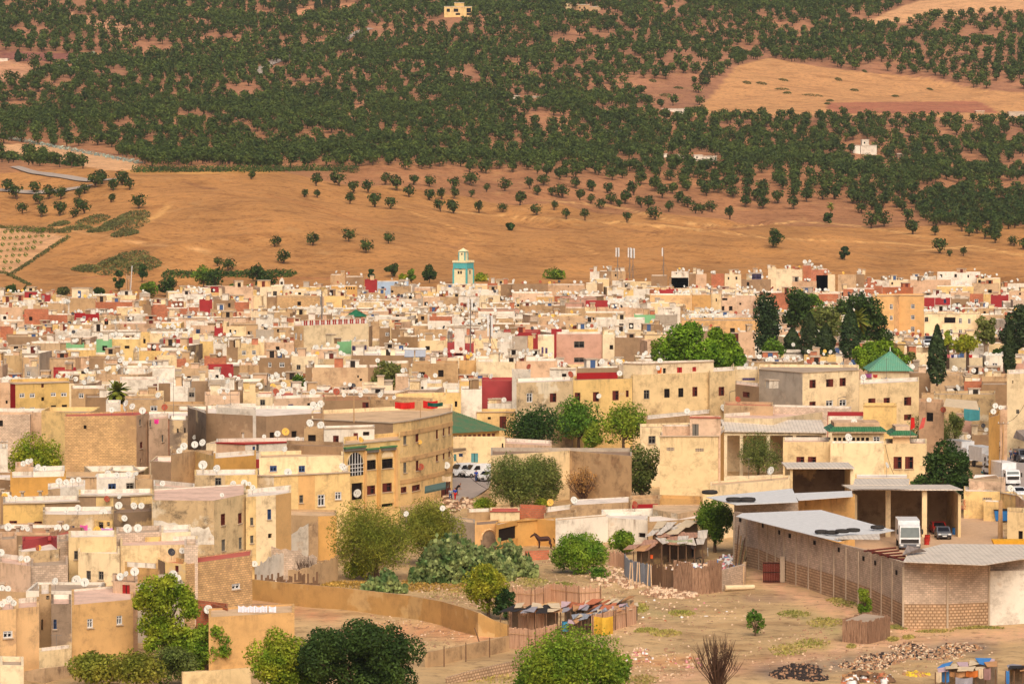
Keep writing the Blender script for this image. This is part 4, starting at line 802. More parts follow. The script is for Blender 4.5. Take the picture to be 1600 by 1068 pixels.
for k, H in enumerate(HS):      # stair huts, water boxes and low partitions on the terraces
    if H['hut'] is None and H['d'] > 600 and not H['desc'] and not H['extra']:
        L = math.dist(H['foot'][0], H['foot'][len(H['w'])-1])
        H['hut'] = [(rnd.uniform(.02, .8), min(rnd.uniform(.9, 3.2), L*.2+.4), rnd.uniform(.8, 4), rnd.uniform(.5, 2.5), rnd.uniform(.8, 1.9), rnd.choice('wwwCcptgrb'), rnd.choice(['m', None, 'n', 'k'])) for _ in range(rnd.choice([0, 1, 2, 2]))]
    if not H['auth'] and not H['desc'] and rnd.random() < .2: H['hut'] = (H['hut'] or [])+[(u, .3, v, .3, rnd.uniform(.9, 1.5), 'g', None) for u in (.02, .5, .93) for v in (.3, 5)]
print('houses', len(HS), 'authored', sum(H['auth'] for H in HS))
# windows on the parts of plain walls that can be seen
for k, H in enumerate(HS):
    if H['wins'] or H['desc'] or H['col'] in 'R': continue
    sc = F/H['d']; x = H['x0']+1.2*sc; n = 0
    while x < H['x1']-1.8*sc and n < 5:
        ww = rnd.uniform(.75, 1.15)*sc; hh = rnd.uniform(.8, 1.35)*sc; y = H['yt']+rnd.uniform(.8, 1.7)*sc
        if rnd.random() < .42:
            yy, xx = int(y+hh), int(x+ww)
            if 0 <= xx < 1600 and yy < 1068 and ID[yy, max(0, int(x))] == k and ID[yy, xx] == k:
                H['wins'].append((x, y, x+ww, y+hh, rnd.choice('wkkmgbnk'))); n += 1
        x += ww+rnd.uniform(1.2, 4)*sc
# ---------------------------------------------------------------- labels that single each thing out
PEND = []
def pend(o, pre, noun, x, y, cat=None, group=None):
    PEND.append((o, pre, noun, x, y)); 
    if cat: o['category'] = cat
    if group: o['group'] = group
LM = [('turquoise banded minaret', 722, 415), ('white domed shrine', 440, 450), ('small green pyramid roof', 556, 488), ('windowless cream block', 525, 525), ('square white tank', 712, 520),
      ('tall ochre flats', 1405, 495), ('big green pyramid roof', 1391, 562), ('umbrella pine', 1085, 540), ('columnar dark cypress', 1464, 545), ('three phone masts', 980, 410),
      ('red sided yellow block', 62, 620), ('tall fan palm', 182, 610), ('tall tan brick house', 155, 690), ('windowless brown house', 440, 665), ('curved cream building', 660, 700), ('big arched window', 554, 728),
      ('half whitewashed wall', 285, 810), ('weathered green roof', 745, 660), ('big blank red wall', 780, 610), ('long yellow cream terrace', 980, 610), ('maroon shuttered peach block', 1300, 605),
      ('plain cream tower house', 1078, 725), ('green tiled cornices', 1345, 672), ('open triple garage', 1420, 800), ('rose slabbed brick house', 340, 905), ('mustard yellow wall', 60, 758), ('round grey tank', 226, 461),
      ('pink balconied house', 905, 560), ('ochre wall behind pine', 1130, 505), ('brown block by shrine', 460, 475), ('tall streetside cream house', 1588, 620), ('four slit orange house', 537, 453),
      ('skyline red brick pair', 1260, 425), ('red brick tower', 247, 488), ('maroon doored roof house', 545, 680), ('streaked concrete wall', 930, 735), ('right edge eucalyptus', 1580, 495),
      ('low lilac door', 275, 760), ('flat dark red roof', 930, 474), ('hanging red cloths', 650, 630), ('bright red roof boxes', 1043, 456), ('two hatched white wall', 1115, 494),
      ('solar heaters', 640, 552), ('maroon twin walls', 1455, 475), ('peach house by pylon', 480, 600), ('cream house under slope', 1320, 440)]
ONES = 'zeroth first second third fourth fifth sixth seventh eighth ninth tenth eleventh twelfth thirteenth fourteenth fifteenth sixteenth seventeenth eighteenth nineteenth'.split()
TENS = ['', '', 'twenty', 'thirty', 'forty', 'fifty', 'sixty', 'seventy', 'eighty', 'ninety']
def ordw(n):
    if n < 20: return ONES[n]
    if n % 10: return TENS[n//10]+'-'+ONES[n % 10]
    return TENS[n//10][:-1]+'ieth'
def finish_labels():
    g = {}
    for it in PEND:
        o, pre, noun, x, y = it
        nm, lx, ly = min(LM, key=lambda l: math.hypot(l[1]-x, (l[2]-y)*1.6)); dx, dy = x-lx, (y-ly)*1.6
        dr = ('right of' if dx > 0 else 'left of') if abs(dx) > abs(dy) else ('below' if dy > 0 else 'above')
        g.setdefault((noun, nm, dr), []).append((math.hypot(dx, dy), it))
    for (noun, nm, dr), L in g.items():
        L.sort(key=lambda q: q[0])
        for i, (_, (o, pre, _, x, y)) in enumerate(L):
            o['label'] = f"{pre}, {ordw(i+1)} {dr} the {nm}" if len(L) > 1 else f"{pre} {dr} the {nm}"
# ---------------------------------------------------------------- build the houses
def build_house(H, single_):
    if single_:
        base = H['foot'][0]; zb = tz(*base); x, y = (H['x0']+H['x1'])/2, H['yt']
        t = thing(H['name'], None, H['cat'], (base[0], base[1], zb)); parts = {}; lst = []; H['big'] = F/H['d'] > 11
        win = []
        def out(nm, new=False, sub=False, zt=None):
            if not new:
                if nm not in parts: parts[nm] = MB(H['z']); lst.append((nm, parts[nm], None))
                return parts[nm]
            m = MB(H['z'] if zt is None else zt); lst.append((nm, m, win[-1] if sub and win else None))
            if not sub: win.append(len(lst)-1)
            return m
        geo(H, out); obs = []
        for nm, m, par in lst:
            if not m.f: obs.append(None); continue
            o = m.build(nm, t, loc=t.location); 
            if par is not None and obs[par] is not None: o.parent = obs[par]
            obs.append(o)
        nw = sum(1 for n, m, p in lst if n == 'window')
        if H['desc']: t['label'] = H['desc']; t['category'] = H['cat']
        else:
            w = H['x1']-H['x0']; sz = 'wide' if w*H['d']/F > 17 else ('narrow' if w*H['d']/F < 8 else 'plain')
            ww = '' if not nw else (' with one window' if nw == 1 else f" with {['', '', 'two', 'three', 'four', 'five', 'six', 'seven', 'eight', 'nine', 'ten'][min(nw, 10)]} windows")
            if not nw and H['hut']: ww = ' with a roof hut'
            pend(t, f"{sz} {COLN[H['col']]} house{ww}", 'house', x, y+5)
        t['group'] = 'houses packed together in the old town'
        return t
FAR = MB()
for k, H in enumerate(HS):
    if k in single: build_house(H, True)
for k, H in enumerate(HS):
    if k not in single:
        H['big'] = False
        FAR.zt = H['z']; geo(H, lambda nm, new=False, sub=False, zt=None: FAR)
if FAR.f: tag(FAR.build('distant_houses'), 'mass of tiny flat roofed houses far back in the old town', None, None, 'stuff')
print('house objects', len(bpy.data.objects))

# ---------------------------------------------------------------- satellite dishes
def dish_geo(r, seg=14, rings=3):
    """reflector facing -Y, centre at the origin"""
    V = []; Fq = []
    for side in (0, 1):
        for k in range(rings+1):
            q = k/rings
            for i in range(seg):
                a = 2*math.pi*i/seg; V.append((r*q*math.cos(a), -.28*r*(q*q-1)+side*.03-.14*r*0, r*1.05*q*math.sin(a)))
    n = (rings+1)*seg
    for side in (0, 1):
        for k in range(rings):
            for i in range(seg):
                a, b, c, d = side*n+k*seg+i, side*n+k*seg+(i+1) % seg, side*n+(k+1)*seg+(i+1) % seg, side*n+(k+1)*seg+i
                Fq.append((a, b, c, d) if side == 0 else (d, c, b, a))
    for i in range(seg): a, b = rings*seg+i, rings*seg+(i+1) % seg; Fq.append((a, b, b+n, a+n))
    return V, Fq
def dish_proto(mat, seg=16, nm='satellite_dish'):
    t = thing(nm, None, 'satellite dish', (0, 0, 0)); V, Fq = dish_geo(1, seg)
    me = bpy.data.meshes.new('reflector'); me.from_pydata(V, [], Fq); me.materials.append(mat); me.polygons.foreach_set('use_smooth', [True]*len(Fq)); me.update()
    tilt = bpy.data.objects.new('reflector', me); C.objects.link(tilt); tilt.parent = t; tilt.rotation_euler = (R(-24), 0, 0)
    m = MB(); m.bar((0, .2, -.95), (0, -.95, -.25), .035, m=METAL, n=4); m.box(-.09, .09, -1.1, -.9, -.3, -.12, METAL); a = m.build('feed_arm'); a.parent = t; a.rotation_euler = (R(-24), 0, 0)
    m = MB(); m.bar((0, .25, 0), (0, .25, -1), .06, m=METAL, n=5); m.bar((0, .25, -.1), (0, .05, -.1), .07, m=METAL, n=4); a = m.build('mast'); a.parent = t
    return t
DP = {'w': dish_proto(DISHW), 'r': dish_proto(DISHR), 'y': dish_proto(DISHY), 'k': dish_proto(DISHK)}
used = set(); NAMEC = {'w': 'white', 'r': 'rusty red', 'y': 'faded yellow', 'k': 'black'}
def put_dish(x, y, z, r, ty, rz, mast, px, py):
    p = DP[ty]
    if ty in used: t = copy_tree(p)
    else: t = p; used.add(ty)
    t.location = (x, y, z); t.rotation_euler = (0, 0, rz); t.scale = (r, r, r)
    for ch in t.children:
        if ch.name.startswith('mast'): ch.scale = (1, 1, max(.6, mast/r))
    pend(t, f"{'big' if r > .62 else ('small' if r < .42 else 'round')} {NAMEC[ty]} satellite dish", 'dish', px, py, 'satellite dish', 'satellite dishes on the roofs'); return t
ND = []
def nd(s, ox, oy, rows):
    for e in rows.split(';'):
        e = e.split(','); 
        if len(e) >= 3: ND.append((ox+float(e[0])/s, oy+float(e[1])/s, float(e[2])/s, e[3].strip() if len(e) > 3 else 'w'))
nd(3.955, 0, 600, '665,552,22;722,560,18;793,553,18;843,551,13;365,600,22;408,606,20;448,595,18;486,590,18;143,490,18;172,478,18;190,472,15;232,513,22;275,520,18;1338,520,24;1321,430,14;1201,327,14;1135,383,24;1108,412,20;1203,372,22;1250,360,22;880,163,22;690,158,18;1003,612,18;661,708,20,r;733,748,24;737,693,15;828,750,22;873,750,20;638,797,28;482,765,22;650,650,13;410,783,14;769,827,20;137,883,18;170,893,16;195,900,14;222,908,24;280,895,18;357,888,24;409,882,20;500,920,17;547,903,20;598,900,24,y;663,908,26;788,890,28;852,888,26;238,1010,18,r;1060,1035,24,k;1126,1027,20;1372,684,14;1440,615,20;1510,610,22;1562,638,18;1540,614,14;27,692,22,y;62,697,14;95,700,14;1358,43,16;1405,40,16;1387,83,12')
nd(3.955, 400, 600, '22,10,22;104,12,18,y;124,45,20,r;141,67,16;205,38,22;171,2,20;315,2,22;350,50,22;357,2,18;605,48,20;646,66,15;677,45,20;543,66,14;465,52,18;265,55,16;808,85,10;853,82,13;356,130,24;399,122,24;334,240,24;399,252,24;183,293,24,y;132,306,20;256,338,16;177,400,18;50,322,13;1013,357,14,y;1017,510,22,r;1178,500,22;625,673,26;1153,765,18;927,800,18;1335,228,13')
nd(3.955, 800, 600, '537,73,16;1397,93,18,r;1308,145,22;236,730,22,y;385,716,24;907,905,26')
nd(3.955, 800, 380, '944,686,18;970,717,16;996,710,18;915,725,17;285,748,20;330,752,18;308,745,16,r;235,688,14;494,735,14,r;545,735,12;665,803,18;1175,415,15;1210,412,13;1235,408,13')
nd(3.955, 1200, 600, '995,97,16;1083,157,18,r;1405,133,18;1437,143,14;1393,168,18;1330,255,14,k;1348,280,14;1240,322,14')
nd(3.985, 0, 800, '748,400,24;783,382,18;838,368,28;1105,410,24;1295,603,28;342,427,22;257,465,20;85,563,20;55,540,22;240,222,20,y;130,285,18;168,290,22;5,250,24;12,470,20;50,475,20;1585,320,20;12,570,20')
nd(3.955, 1200, 380, '622,768,14;697,762,12;702,798,18;741,785,14,r;890,760,17;979,765,15;1045,800,11;43,703,13;285,745,14;334,740,13;392,675,12;512,745,13;188,706,11;1376,685,13;1347,683,13;1350,740,14;1280,796,14;1410,688,12;1430,690,12;1170,670,13;1388,800,12;1370,790,11;80,410,11;105,420,12;145,422,11;540,285,11;575,292,9;813,284,9;228,115,14;258,110,9;272,130,10;355,176,8')
nd(3.985, 400, 800, '175,1045,26')
DEPS = 0
for px, py, r, ty in ND:
    xi = int(min(1599, max(0, px))); k = -1; d = None
    y0 = int(py); k0 = ID[min(1067, y0), xi]; d0 = DEP[min(1067, y0), xi]
    for yy in range(y0, min(1067, int(y0+r+13))):
        if ID[yy, xi] >= 0 and DEP[yy, xi] < d0-1.5 or (k0 < 0 and ID[yy, xi] >= 0): k = ID[yy, xi]; d = float(DEP[yy, xi])+.7; break
    if d is None:
        if k0 >= 0: k = k0; d = float(d0)-.75
        else: d = 350.
    X, Y, Z = at_d(px, py, d); rr = r*d/F; mast = .8
    if k >= 0 and d > DEP[min(1067, y0), xi]-.8: mast = max(.7, min(2.5, Z-(HS[k]['z']-HS[k]['par'])))
    put_dish(X, Y, Z, rr, ty, rnd.uniform(-.5, .5), mast, px, py)
cand = []
for k, H in enumerate(HS):
    sc = F/H['d']; wm = (H['x1']-H['x0'])/sc; far = H['d'] > 640
    n = int(wm*(rnd.choice([.1, .3, .6, .9, 1.3]) if far else rnd.choice([0, .06, .2])))
    n = min(n, 16)
    cx = rnd.uniform(H['x0'], H['x1'])
    for i in range(n):
        px = rnd.gauss(cx, (H['x1']-H['x0'])*.25) if rnd.random() < .65 else rnd.uniform(H['x0'], H['x1'])
        if not (H['x0']+1 < px < H['x1']-1 and 2 < px < 1597): continue
        r = rnd.uniform(.3, .46) if far else rnd.uniform(.4, .55); up = rnd.uniform(.5, 1.3); off = rnd.uniform(.7, 3.5)
        t_ = (px-H['x0'])/(H['x1']-H['x0']); d = H['w'][0][1]*(1-t_)+H['w'][-1][1]*t_+off; Z = H['z']-H['par']+up+.3; X = at_d(px, 0, d)[0]; qx, qy = proj(X, d, Z)
        if not (0 <= qy < 1067) or DEP[int(qy), int(px)] < d-1: continue
        ty = rnd.choices('wryk', [26, 2.2, .9, .4])[0]; cand.append((-r*sc, X, d, Z, r, ty, rnd.gauss(0, .55), up+.3, px, qy))
cand.sort(); ns = max(0, 296-len(ND))
for c in cand[:ns]: put_dish(*c[1:])
rest = cand[ns:]; V1, F1 = dish_geo(1, 10, 2); V1 = np.array(V1); F1 = np.array(F1)
ca, sa = math.cos(R(-24)), math.sin(R(-24)); V1 = np.stack([V1[:, 0], V1[:, 1]*ca-V1[:, 2]*sa, V1[:, 1]*sa+V1[:, 2]*ca], -1)
PV = np.array([(-.06, .2, 0), (.06, .2, 0), (.06, .2, -2.2), (-.06, .2, -2.2)]); VV = []; FF = []; MM = []; nv = 0
mk = 'wryk'
for _, X, d, Z, r, ty, rz, up, px, qy in rest:
    c, s = math.cos(rz), math.sin(rz)
    for base, fc, mi in ((V1, F1, mk.index(ty)), (PV, np.array([[0, 1, 2, 3]]), 4)):
        v = base*r; VV.append(np.stack([v[:, 0]*c-v[:, 1]*s+X, v[:, 0]*s+v[:, 1]*c+d, v[:, 2]+Z], -1)); FF.append(fc+nv); MM += [mi]*len(fc); nv += len(v)
if VV: tag(npmesh('distant_satellite_dishes', np.concatenate(VV), np.concatenate(FF), None, mi=np.array(MM), mats=[DISHW, DISHR, DISHY, DISHK, METAL]), 'countless tiny satellite dishes bristling on the farthest roofs', None, None, 'stuff')
print('dishes', len(ND), ns, len(rest))
# ---------------------------------------------------------------- foliage
def leafmat(name, c1, c2, sc=.5, tr=.3):
    t = NT(name); P = t.n('TexCoord').outputs['Object']; g = t.n('NewGeometry'); oi = t.n('ObjectInfo')
    a = t.noise(P, sc, 3, .5); b = t.mix(t.mr(a, .38, .62), c1, c2); b = t.mix(1., b, t.ramp(t.noise(P, .035, 4, .6), [(.35, (.78, .8, .84, 1)), (.65, (1.22, 1.18, 1.05, 1))]), 'MULTIPLY')
    hs = t.n('HueSaturation'); t.l(b, hs.inputs['Color']); t.l(t.mr(g.outputs['Random Per Island'], 0, 1, .62, 1.4), hs.inputs['Value']); t.l(t.mr(oi.outputs['Random'], 0, 1, .485, .515), hs.inputs['Hue'])
    t.b.inputs['Roughness'].default_value = .6; t.l(hs.outputs[0], t.b.inputs['Base Color'])
    tl = t.n('BsdfTranslucent'); t.l(hs.outputs[0], tl.inputs[0]); mx = t.n('MixShader'); mx.inputs[0].default_value = tr
    t.l(t.b.outputs[0], mx.inputs[1]); t.l(tl.outputs[0], mx.inputs[2]); t.l(mx.outputs[0], t.t.nodes['Material Output'].inputs[0]); return t.m
def LG(r, g, b): return alb(r, g, b, 1.25)
LV = {'olive': leafmat('olive_leaves', LG(58, 74, 32), LG(86, 98, 42), .3), 'dark': leafmat('dark_leaves', LG(44, 66, 26), LG(66, 88, 34), .5), 'bright': leafmat('bright_leaves', LG(98, 128, 34), LG(144, 160, 50), .6, .4),
      'yg': leafmat('yellow_green_leaves', LG(116, 136, 32), LG(168, 168, 50), .6, .4), 'pine': leafmat('pine_needles', LG(80, 116, 24), LG(118, 150, 34), .45), 'cyp': leafmat('cypress_needles', LG(42, 58, 32), LG(62, 78, 40), .8),
      'feather': leafmat('feathery_leaves', LG(112, 120, 40), LG(150, 148, 58), .5, .4), 'grey': leafmat('grey_olive_leaves', LG(88, 98, 42), LG(122, 126, 62), .5), 'mid': leafmat('mid_green_leaves', LG(76, 108, 32), LG(114, 140, 42), .6, .35),
      'scrub': leafmat('scrub_leaves', LG(78, 84, 44), LG(108, 104, 58), .4), 'cactus': leafmat('cactus_pads', LG(66, 92, 46), LG(128, 138, 84), .8, .05), 'agave': leafmat('agave_leaves', LG(125, 138, 128), LG(150, 158, 142), .4, .05),
      'dry': leafmat('dry_foliage', LG(150, 118, 60), LG(190, 150, 80), .6, .3), 'palm': leafmat('palm_leaves', LG(90, 105, 34), LG(140, 140, 52), .8, .3), 'weeds': leafmat('weeds', LG(140, 140, 70), LG(175, 160, 90), .2, .3)}
BARK = plain('bark', alb(96, 74, 56)); BARKL = plain('pale_bark', alb(150, 125, 98)); TWIG = plain('dead_twigs', alb(92, 66, 50)); REED = None
def quads(P, N, size, rs, asp=.6):
    n = len(P); N = N/np.maximum(np.linalg.norm(N, axis=1, keepdims=True), 1e-6); A = rs.normal(size=(n, 3)); U = np.cross(N, A); U /= np.maximum(np.linalg.norm(U, axis=1, keepdims=True), 1e-6); Wd = np.cross(N, U)
    s = (size*rs.uniform(.6, 1.35, n))[:, None]; a, b = U*s*.5, Wd*s*.5*asp
    V = np.stack([P-a, P-b*1.0-a*.1, P+a, P+b*1.0-a*.1], 1).reshape(-1, 3)
    return V, np.arange(n*4).reshape(n, 4)
def cloud(clumps, n, size, rs, shell=.62, jit=.75, asp=.6, flat=1.):
    cl = np.array([c[:3] for c in clumps], float); rr = np.array([c[3] for c in clumps]); p = rr**2; p = p/p.sum(); k = rs.choice(len(cl), n, p=p)
    D = rs.normal(size=(n, 3)); D /= np.linalg.norm(D, axis=1, keepdims=True); D[:, 2] *= flat; q = shell+(1-shell)*rs.random(n)**.6; q *= 1+rs.normal(size=n)*.07
    P = cl[k]+D*(rr[k]*q)[:, None]; return quads(P, D+rs.normal(size=(n, 3))*jit+np.array([0, 0, .25]), size, rs, asp)
def clumpset(w, h, dp, n, rs, base=.0, r=None, top=1.0):
    """clump centres inside an uneven ellipsoid crown of width w, depth dp and height h standing on z = base"""
    out = []; r = r or w*.2
    for i in range(n):
        for _ in range(30):
            p = rs.uniform(-1, 1, 3)
            if np.linalg.norm(p) < 1 and np.linalg.norm(p) > .25: break
        rr = r*rs.uniform(.7, 1.25); out.append((p[0]*(w/2-rr*.8), p[1]*(dp/2-rr*.8), base+h/2+p[2]*max(.1, h/2-rr*.75), rr))
    return out
def limbs(mb, H0, clumps, r0, mat, rs, nmax=9, lean=0):
    top = (lean, 0, H0); mb.bar((0, 0, -.3), top, r0, r0*.7, mat, 7)
    for c in sorted(clumps, key=lambda c: -c[3])[:nmax]:
        m = (top[0]+(c[0]-top[0])*.45+rs.uniform(-.2, .2), c[1]*.45, H0+(c[2]-H0)*.55); mb.bar(top, m, r0*.5, r0*.32, mat, 5); mb.bar(m, c[:3], r0*.32, r0*.1, mat, 4)
# olive trees of the hillside: five kinds, each a crown and a trunk
OL = []
for i in range(6):
    rs = np.random.RandomState(40+i); w = rs.uniform(5.4, 7.0); h = rs.uniform(3.6, 4.8); b = rs.uniform(.8, 1.3)
    cs = clumpset(w, h, w, 7+i % 3, rs, b, w*.27); V, Fq = cloud(cs, 260, .85, rs, .55, .4, .7); m = MB()
    m.bar((0, 0, -.5), (rs.uniform(-.4, .4), 0, b+.6), .34, .22, BARK, 5)
    for c in cs[:4]: m.bar((0, 0, b*.4), c[:3], .16, .06, BARK, 4)
    OL.append((V, Fq, m))
def tree_thing(name, cat, V, Fq, leaf, mb, loc, label=None, sub='crown'):
    t = thing(name, label, cat, loc); cr = npmesh(sub, V, Fq, leaf, t)
    if mb is not None and mb.f:
        k = MB(); k.v = mb.v; k.f = mb.f; k.m = mb.m; k.uv = mb.uv; k.mats = mb.mats; o = k.build('trunk'); o.parent = t
    return t
protoT = [None]*6; NOL = 0
def olive(x, y, s, i, px, py, z=None, pre=None, tall=1.0):
    global NOL
    if protoT[i] is None: protoT[i] = t = tree_thing('olive_tree', 'olive tree', OL[i][0], OL[i][1], LV['olive'], OL[i][2], (0, 0, 0))
    else: t = copy_tree(protoT[i])
    t.location = (x, y, tz(x, y)-.05 if z is None else z); t.scale = (s, s, s*tall); t.rotation_euler = (0, 0, rnd.uniform(0, 6.28)); NOL += 1
    t['category'] = 'olive tree'; t['group'] = 'olive trees on the hillside'; return t
HLM = [('bank of gullies', 1000, 352), ('white hillside farmhouse', 1350, 232), ('tree belt left end', 215, 262), ('turquoise banded minaret', 722, 400), ('lone slope palm', 1298, 335), ('three phone masts', 980, 395),
       ('dark scrub patch', 200, 350), ('bare rise top', 390, 275), ('walled young orchard', 30, 390), ('dark bushy slope tree', 1210, 372), ('pale walls among olives', 1060, 245), ('slope right edge', 1590, 360), ('tree belt middle', 620, 262)]
HP = []
def hpend(o, pre, noun, x, y): HP.append((o, pre, noun, x, y))
ISO = [(476, 309, .7), (496, 310, .65), (494, 291, 1.05), (530, 291, 1.3), (547, 319, .9), (552, 302, 1), (575, 302, .95), (585, 324, 1.15), (610, 327, .95), (620, 298, 1.25), (602, 289, 1), (639, 308, .95), (647, 290, .9), (671, 314, 1), (671, 292, .95),
       (688, 331, .9), (708, 334, 1.2), (690, 312, .85), (710, 312, .85), (707, 298, 1), (735, 291, 1.2), (736, 309, .6), (748, 333, .9), (760, 300, .7), (786, 332, .75), (789, 299, 1.1), (429, 386, .8), (489, 385, .9), (443, 413, .95), (545, 378, .95), (572, 396, .95), (607, 381, .8),
       (813, 321, 1.15), (839, 337, .9), (840, 307, .85), (866, 329, .7), (862, 306, .75), (885, 342, .8), (879, 310, 1.2), (906, 313, .95), (914, 343, .85), (923, 319, .8), (937, 327, .85), (955, 320, .95), (968, 324, .7), (977, 320, 1.15), (980, 347, .8), (1002, 325, .9), (1013, 327, 1.1), (1024, 344, 1.1), (1045, 331, .9),
       (1087, 334, .95), (1097, 334, .8), (1113, 332, 1), (1140, 342, .95), (1165, 325, 1.1), (1192, 327, 1.1), (1240, 327, 1.15), (1333, 319, 1.35), (1362, 357, 1.35), (1381, 355, 1.25), (1426, 366, 1.25), (1461, 368, .8), (1514, 370, .9), (1539, 374, .95), (1555, 380, 1), (1585, 385, .8), (1599, 391, .9), (1468, 396, 1.2), (1484, 401, .55), (1505, 401, .65),
       (65, 341, .95), (35, 334, .85), (26, 312, 1.1), (54, 304, 1), (94, 338, 1.15), (114, 341, .75), (77, 312, 1.1), (62, 319, .9), (132, 334, 1.05), (122, 325, .8), (174, 317, .75), (217, 327, 1.1), (203, 297, .9), (191, 290, 1.2), (177, 298, 1.0), (149, 294, 1.2), (132, 303, .8), (124, 311, .7), (95, 312, 1), (160, 288, 1.1), (10, 300, 1), (340, 416, .6), (356, 425, .9), (393, 281, .75),
       (586, 318, .7), (828, 296, .9), (850, 291, 1), (900, 296, 1), (925, 300, 1.1), (950, 303, 1), (990, 305, 1.1), (1035, 310, 1.2), (1060, 318, 1.1), (1075, 325, 1), (1180, 315, 1.2), (1215, 318, 1.2), (1260, 316, 1.2), (1285, 312, 1.1), (1305, 312, 1.2)]
OCC = []
SIZES = []
for px, py, s in ISO:
    x, y, z = ground(px, py); OCC.append((x, y)); t = olive(x, y, s*1.0, rnd.randrange(6), px, py, None); hpend(t, 'olive tree on the bare slope', 'olive tree', px, py)
# the dense groves
def grove():
    d_ = []; xs = []; lo = [[-100, 240], [60, 262], [180, 268], [220, 265], [400, 266], [560, 262], [640, 268], [760, 272], [860, 280], [960, 290], [1060, 305], [1140, 318], [1200, 318], [1245, 312], [1330, 310], [1350, 340], [1450, 352], [1540, 372], [1600, 380], [1700, 385]]
    hi = [[-100, 232], [60, 240], [180, 262], [220, 262], [560, 262], [640, 256], [760, 252], [860, 246], [960, 252], [1060, 268], [1140, 290], [1200, 298], [1245, 300], [1330, 300], [1350, 318], [1450, 335], [1540, 350], [1600, 360], [1700, 362]]
    lo = np.array(lo, float); hi = np.array(hi, float); y = 1440.; row = 0
    CL = CLEAR+[[(-90, 262), (180, 268), (215, 275), (215, 300), (-90, 300)]]
    while y < 2660:
        k = (y-1450)/1100; step = 8.0+k*1.2; x = -(1750-0)/F*y*.5-30+rnd.uniform(0, 8); row += 1
        while x < (1700/2)/F*y+30:
            X = x+rnd.gauss(0, .8); Y = y+rnd.gauss(0, .9)+.12*x; x += rnd.uniform(5.8, 7.2)
            z = tz(X, Y); px, py = proj(X, Y, z)
            if not (-30 < px < 1630 and -22 < py < 400): continue
            L, Hh = np.interp(px, lo[:, 0], lo[:, 1]), np.interp(px, hi[:, 0], hi[:, 1])
            if py > L: continue
            den = .93 if py < Hh else .93-.5*(py-Hh)/(L-Hh+1e-3)
            if any(inpoly(px, py, p) for p in CL): 
                continue
            if any(a < px < b and c < py < e for a, b, c, e in ((1322, 1380, 240, 258), (690, 740, 24, 36), (880, 940, 15, 27), (1034, 1072, 244, 257), (1082, 1124, 248, 262), (1030, 1075, 174, 186), (798, 850, 153, 165), (1272, 1288, 242, 250))): continue
            if inpoly(px, py, F_SCRUB): den = .12
            if inpoly(px, py, F_TL): den = .35
            if inpoly(px, py, F_TOPM): den = .25
            g = math.sin(px*.021+py*.055+1.3)+math.sin(px*.047-py*.09+.5)+math.sin(px*.012+py*.16+2.2)
            if g < -1.9: den *= .2
            elif g < -1.5: den *= .55
            if px > 860 and px < 1180 and 40 < py < 110: den *= .66
            if px > 1380 and py < 100: den *= .66
            if px > 1380 and 200 < py < 300 and math.sin(px*.06)+math.sin(py*.13) > .3: den *= .3
            if polyd(px, py, [(395, 96), (440, 80), (520, 62), (570, 52), (640, 20), (700, 0)]) < 4: continue
            if polyd(px, py, [(150, 85), (95, 100), (50, 118)]) < 7 or polyd(px, py, [(0, 213), (80, 222), (160, 240), (215, 252)]) < 5: continue
            if rnd.random() > den or any(abs(a-X) < 5 and abs(b-Y) < 7 for a, b in OCC[-1:]): continue
            SIZES.append((-(rnd.uniform(.9, 1.25))*F/Y, X, Y, px, py))
        y += step
grove(); SIZES.sort(); K = max(0, 296-NOL)
near = sorted(SIZES, key=lambda q: -q[4])[:K]; ns_ = set(id(q) for q in near)
for q in near: t = olive(q[1], q[2], -q[0]*q[2]/F, rnd.randrange(6), q[3], q[4]); hpend(t, 'grove edge olive tree', 'olive tree', q[3], q[4])
VV = []; FF = []; MM = []; nv = 0; TRV = []
for q in SIZES:
    if id(q) in ns_: continue
    V, Fq, m = OL[rnd.randrange(6)]; s = -q[0]*q[2]/F; a = rnd.uniform(0, 6.28); c, n = math.cos(a), math.sin(a); z = tz(q[1], q[2])
    sub = rnd.random(); keep = np.arange(0, len(Fq), 2 if q[2] > 2000 else 1); k4 = len(keep)
    v = V.reshape(-1, 4, 3)[keep]; ce = v.mean(1, keepdims=True); v = (ce+(v-ce)*(1.3 if q[2] > 2000 else 1)).reshape(-1, 3)*s
    VV.append(np.stack([v[:, 0]*c-v[:, 1]*n+q[1], v[:, 0]*n+v[:, 1]*c+q[2], v[:, 2]+z], -1)); FF.append(np.arange(k4*4).reshape(-1, 4)+nv); nv += k4*4; MM += [0]*k4
    tb = np.array([(-.25, 0, -.5), (.25, 0, -.5), (.2, 0, 2.2), (-.2, 0, 2.2)])*s+np.array((q[1], q[2], z)); VV.append(tb); FF.append(np.arange(4)[None]+nv); nv += 4; MM += [1]
tag(npmesh('olive_grove', np.concatenate(VV), np.concatenate(FF), None, mi=np.array(MM), mats=[LV['olive'], BARK]), 'dense olive groves covering the far hillside', None, None, 'stuff')
print('olives', NOL, 'grove', len(SIZES)-len(near))
def finish_hill():
    g = {}
    for it in HP:
        o, pre, noun, x, y = it; nm, lx, ly = min(HLM, key=lambda l: math.hypot(l[1]-x, (l[2]-y)*2.2)); dx, dy = x-lx, (y-ly)*2.2
        dr = ('right of' if dx > 0 else 'left of') if abs(dx) > abs(dy) else ('below' if dy > 0 else 'above'); g.setdefault((noun, nm, dr), []).append((math.hypot(dx, dy), it))
    for (noun, nm, dr), L in g.items():
        L.sort(key=lambda q: q[0])
        for i, (_, (o, pre, _, x, y)) in enumerate(L): o['label'] = f"{pre}, {ordw(i+1)} {dr} the {nm}"
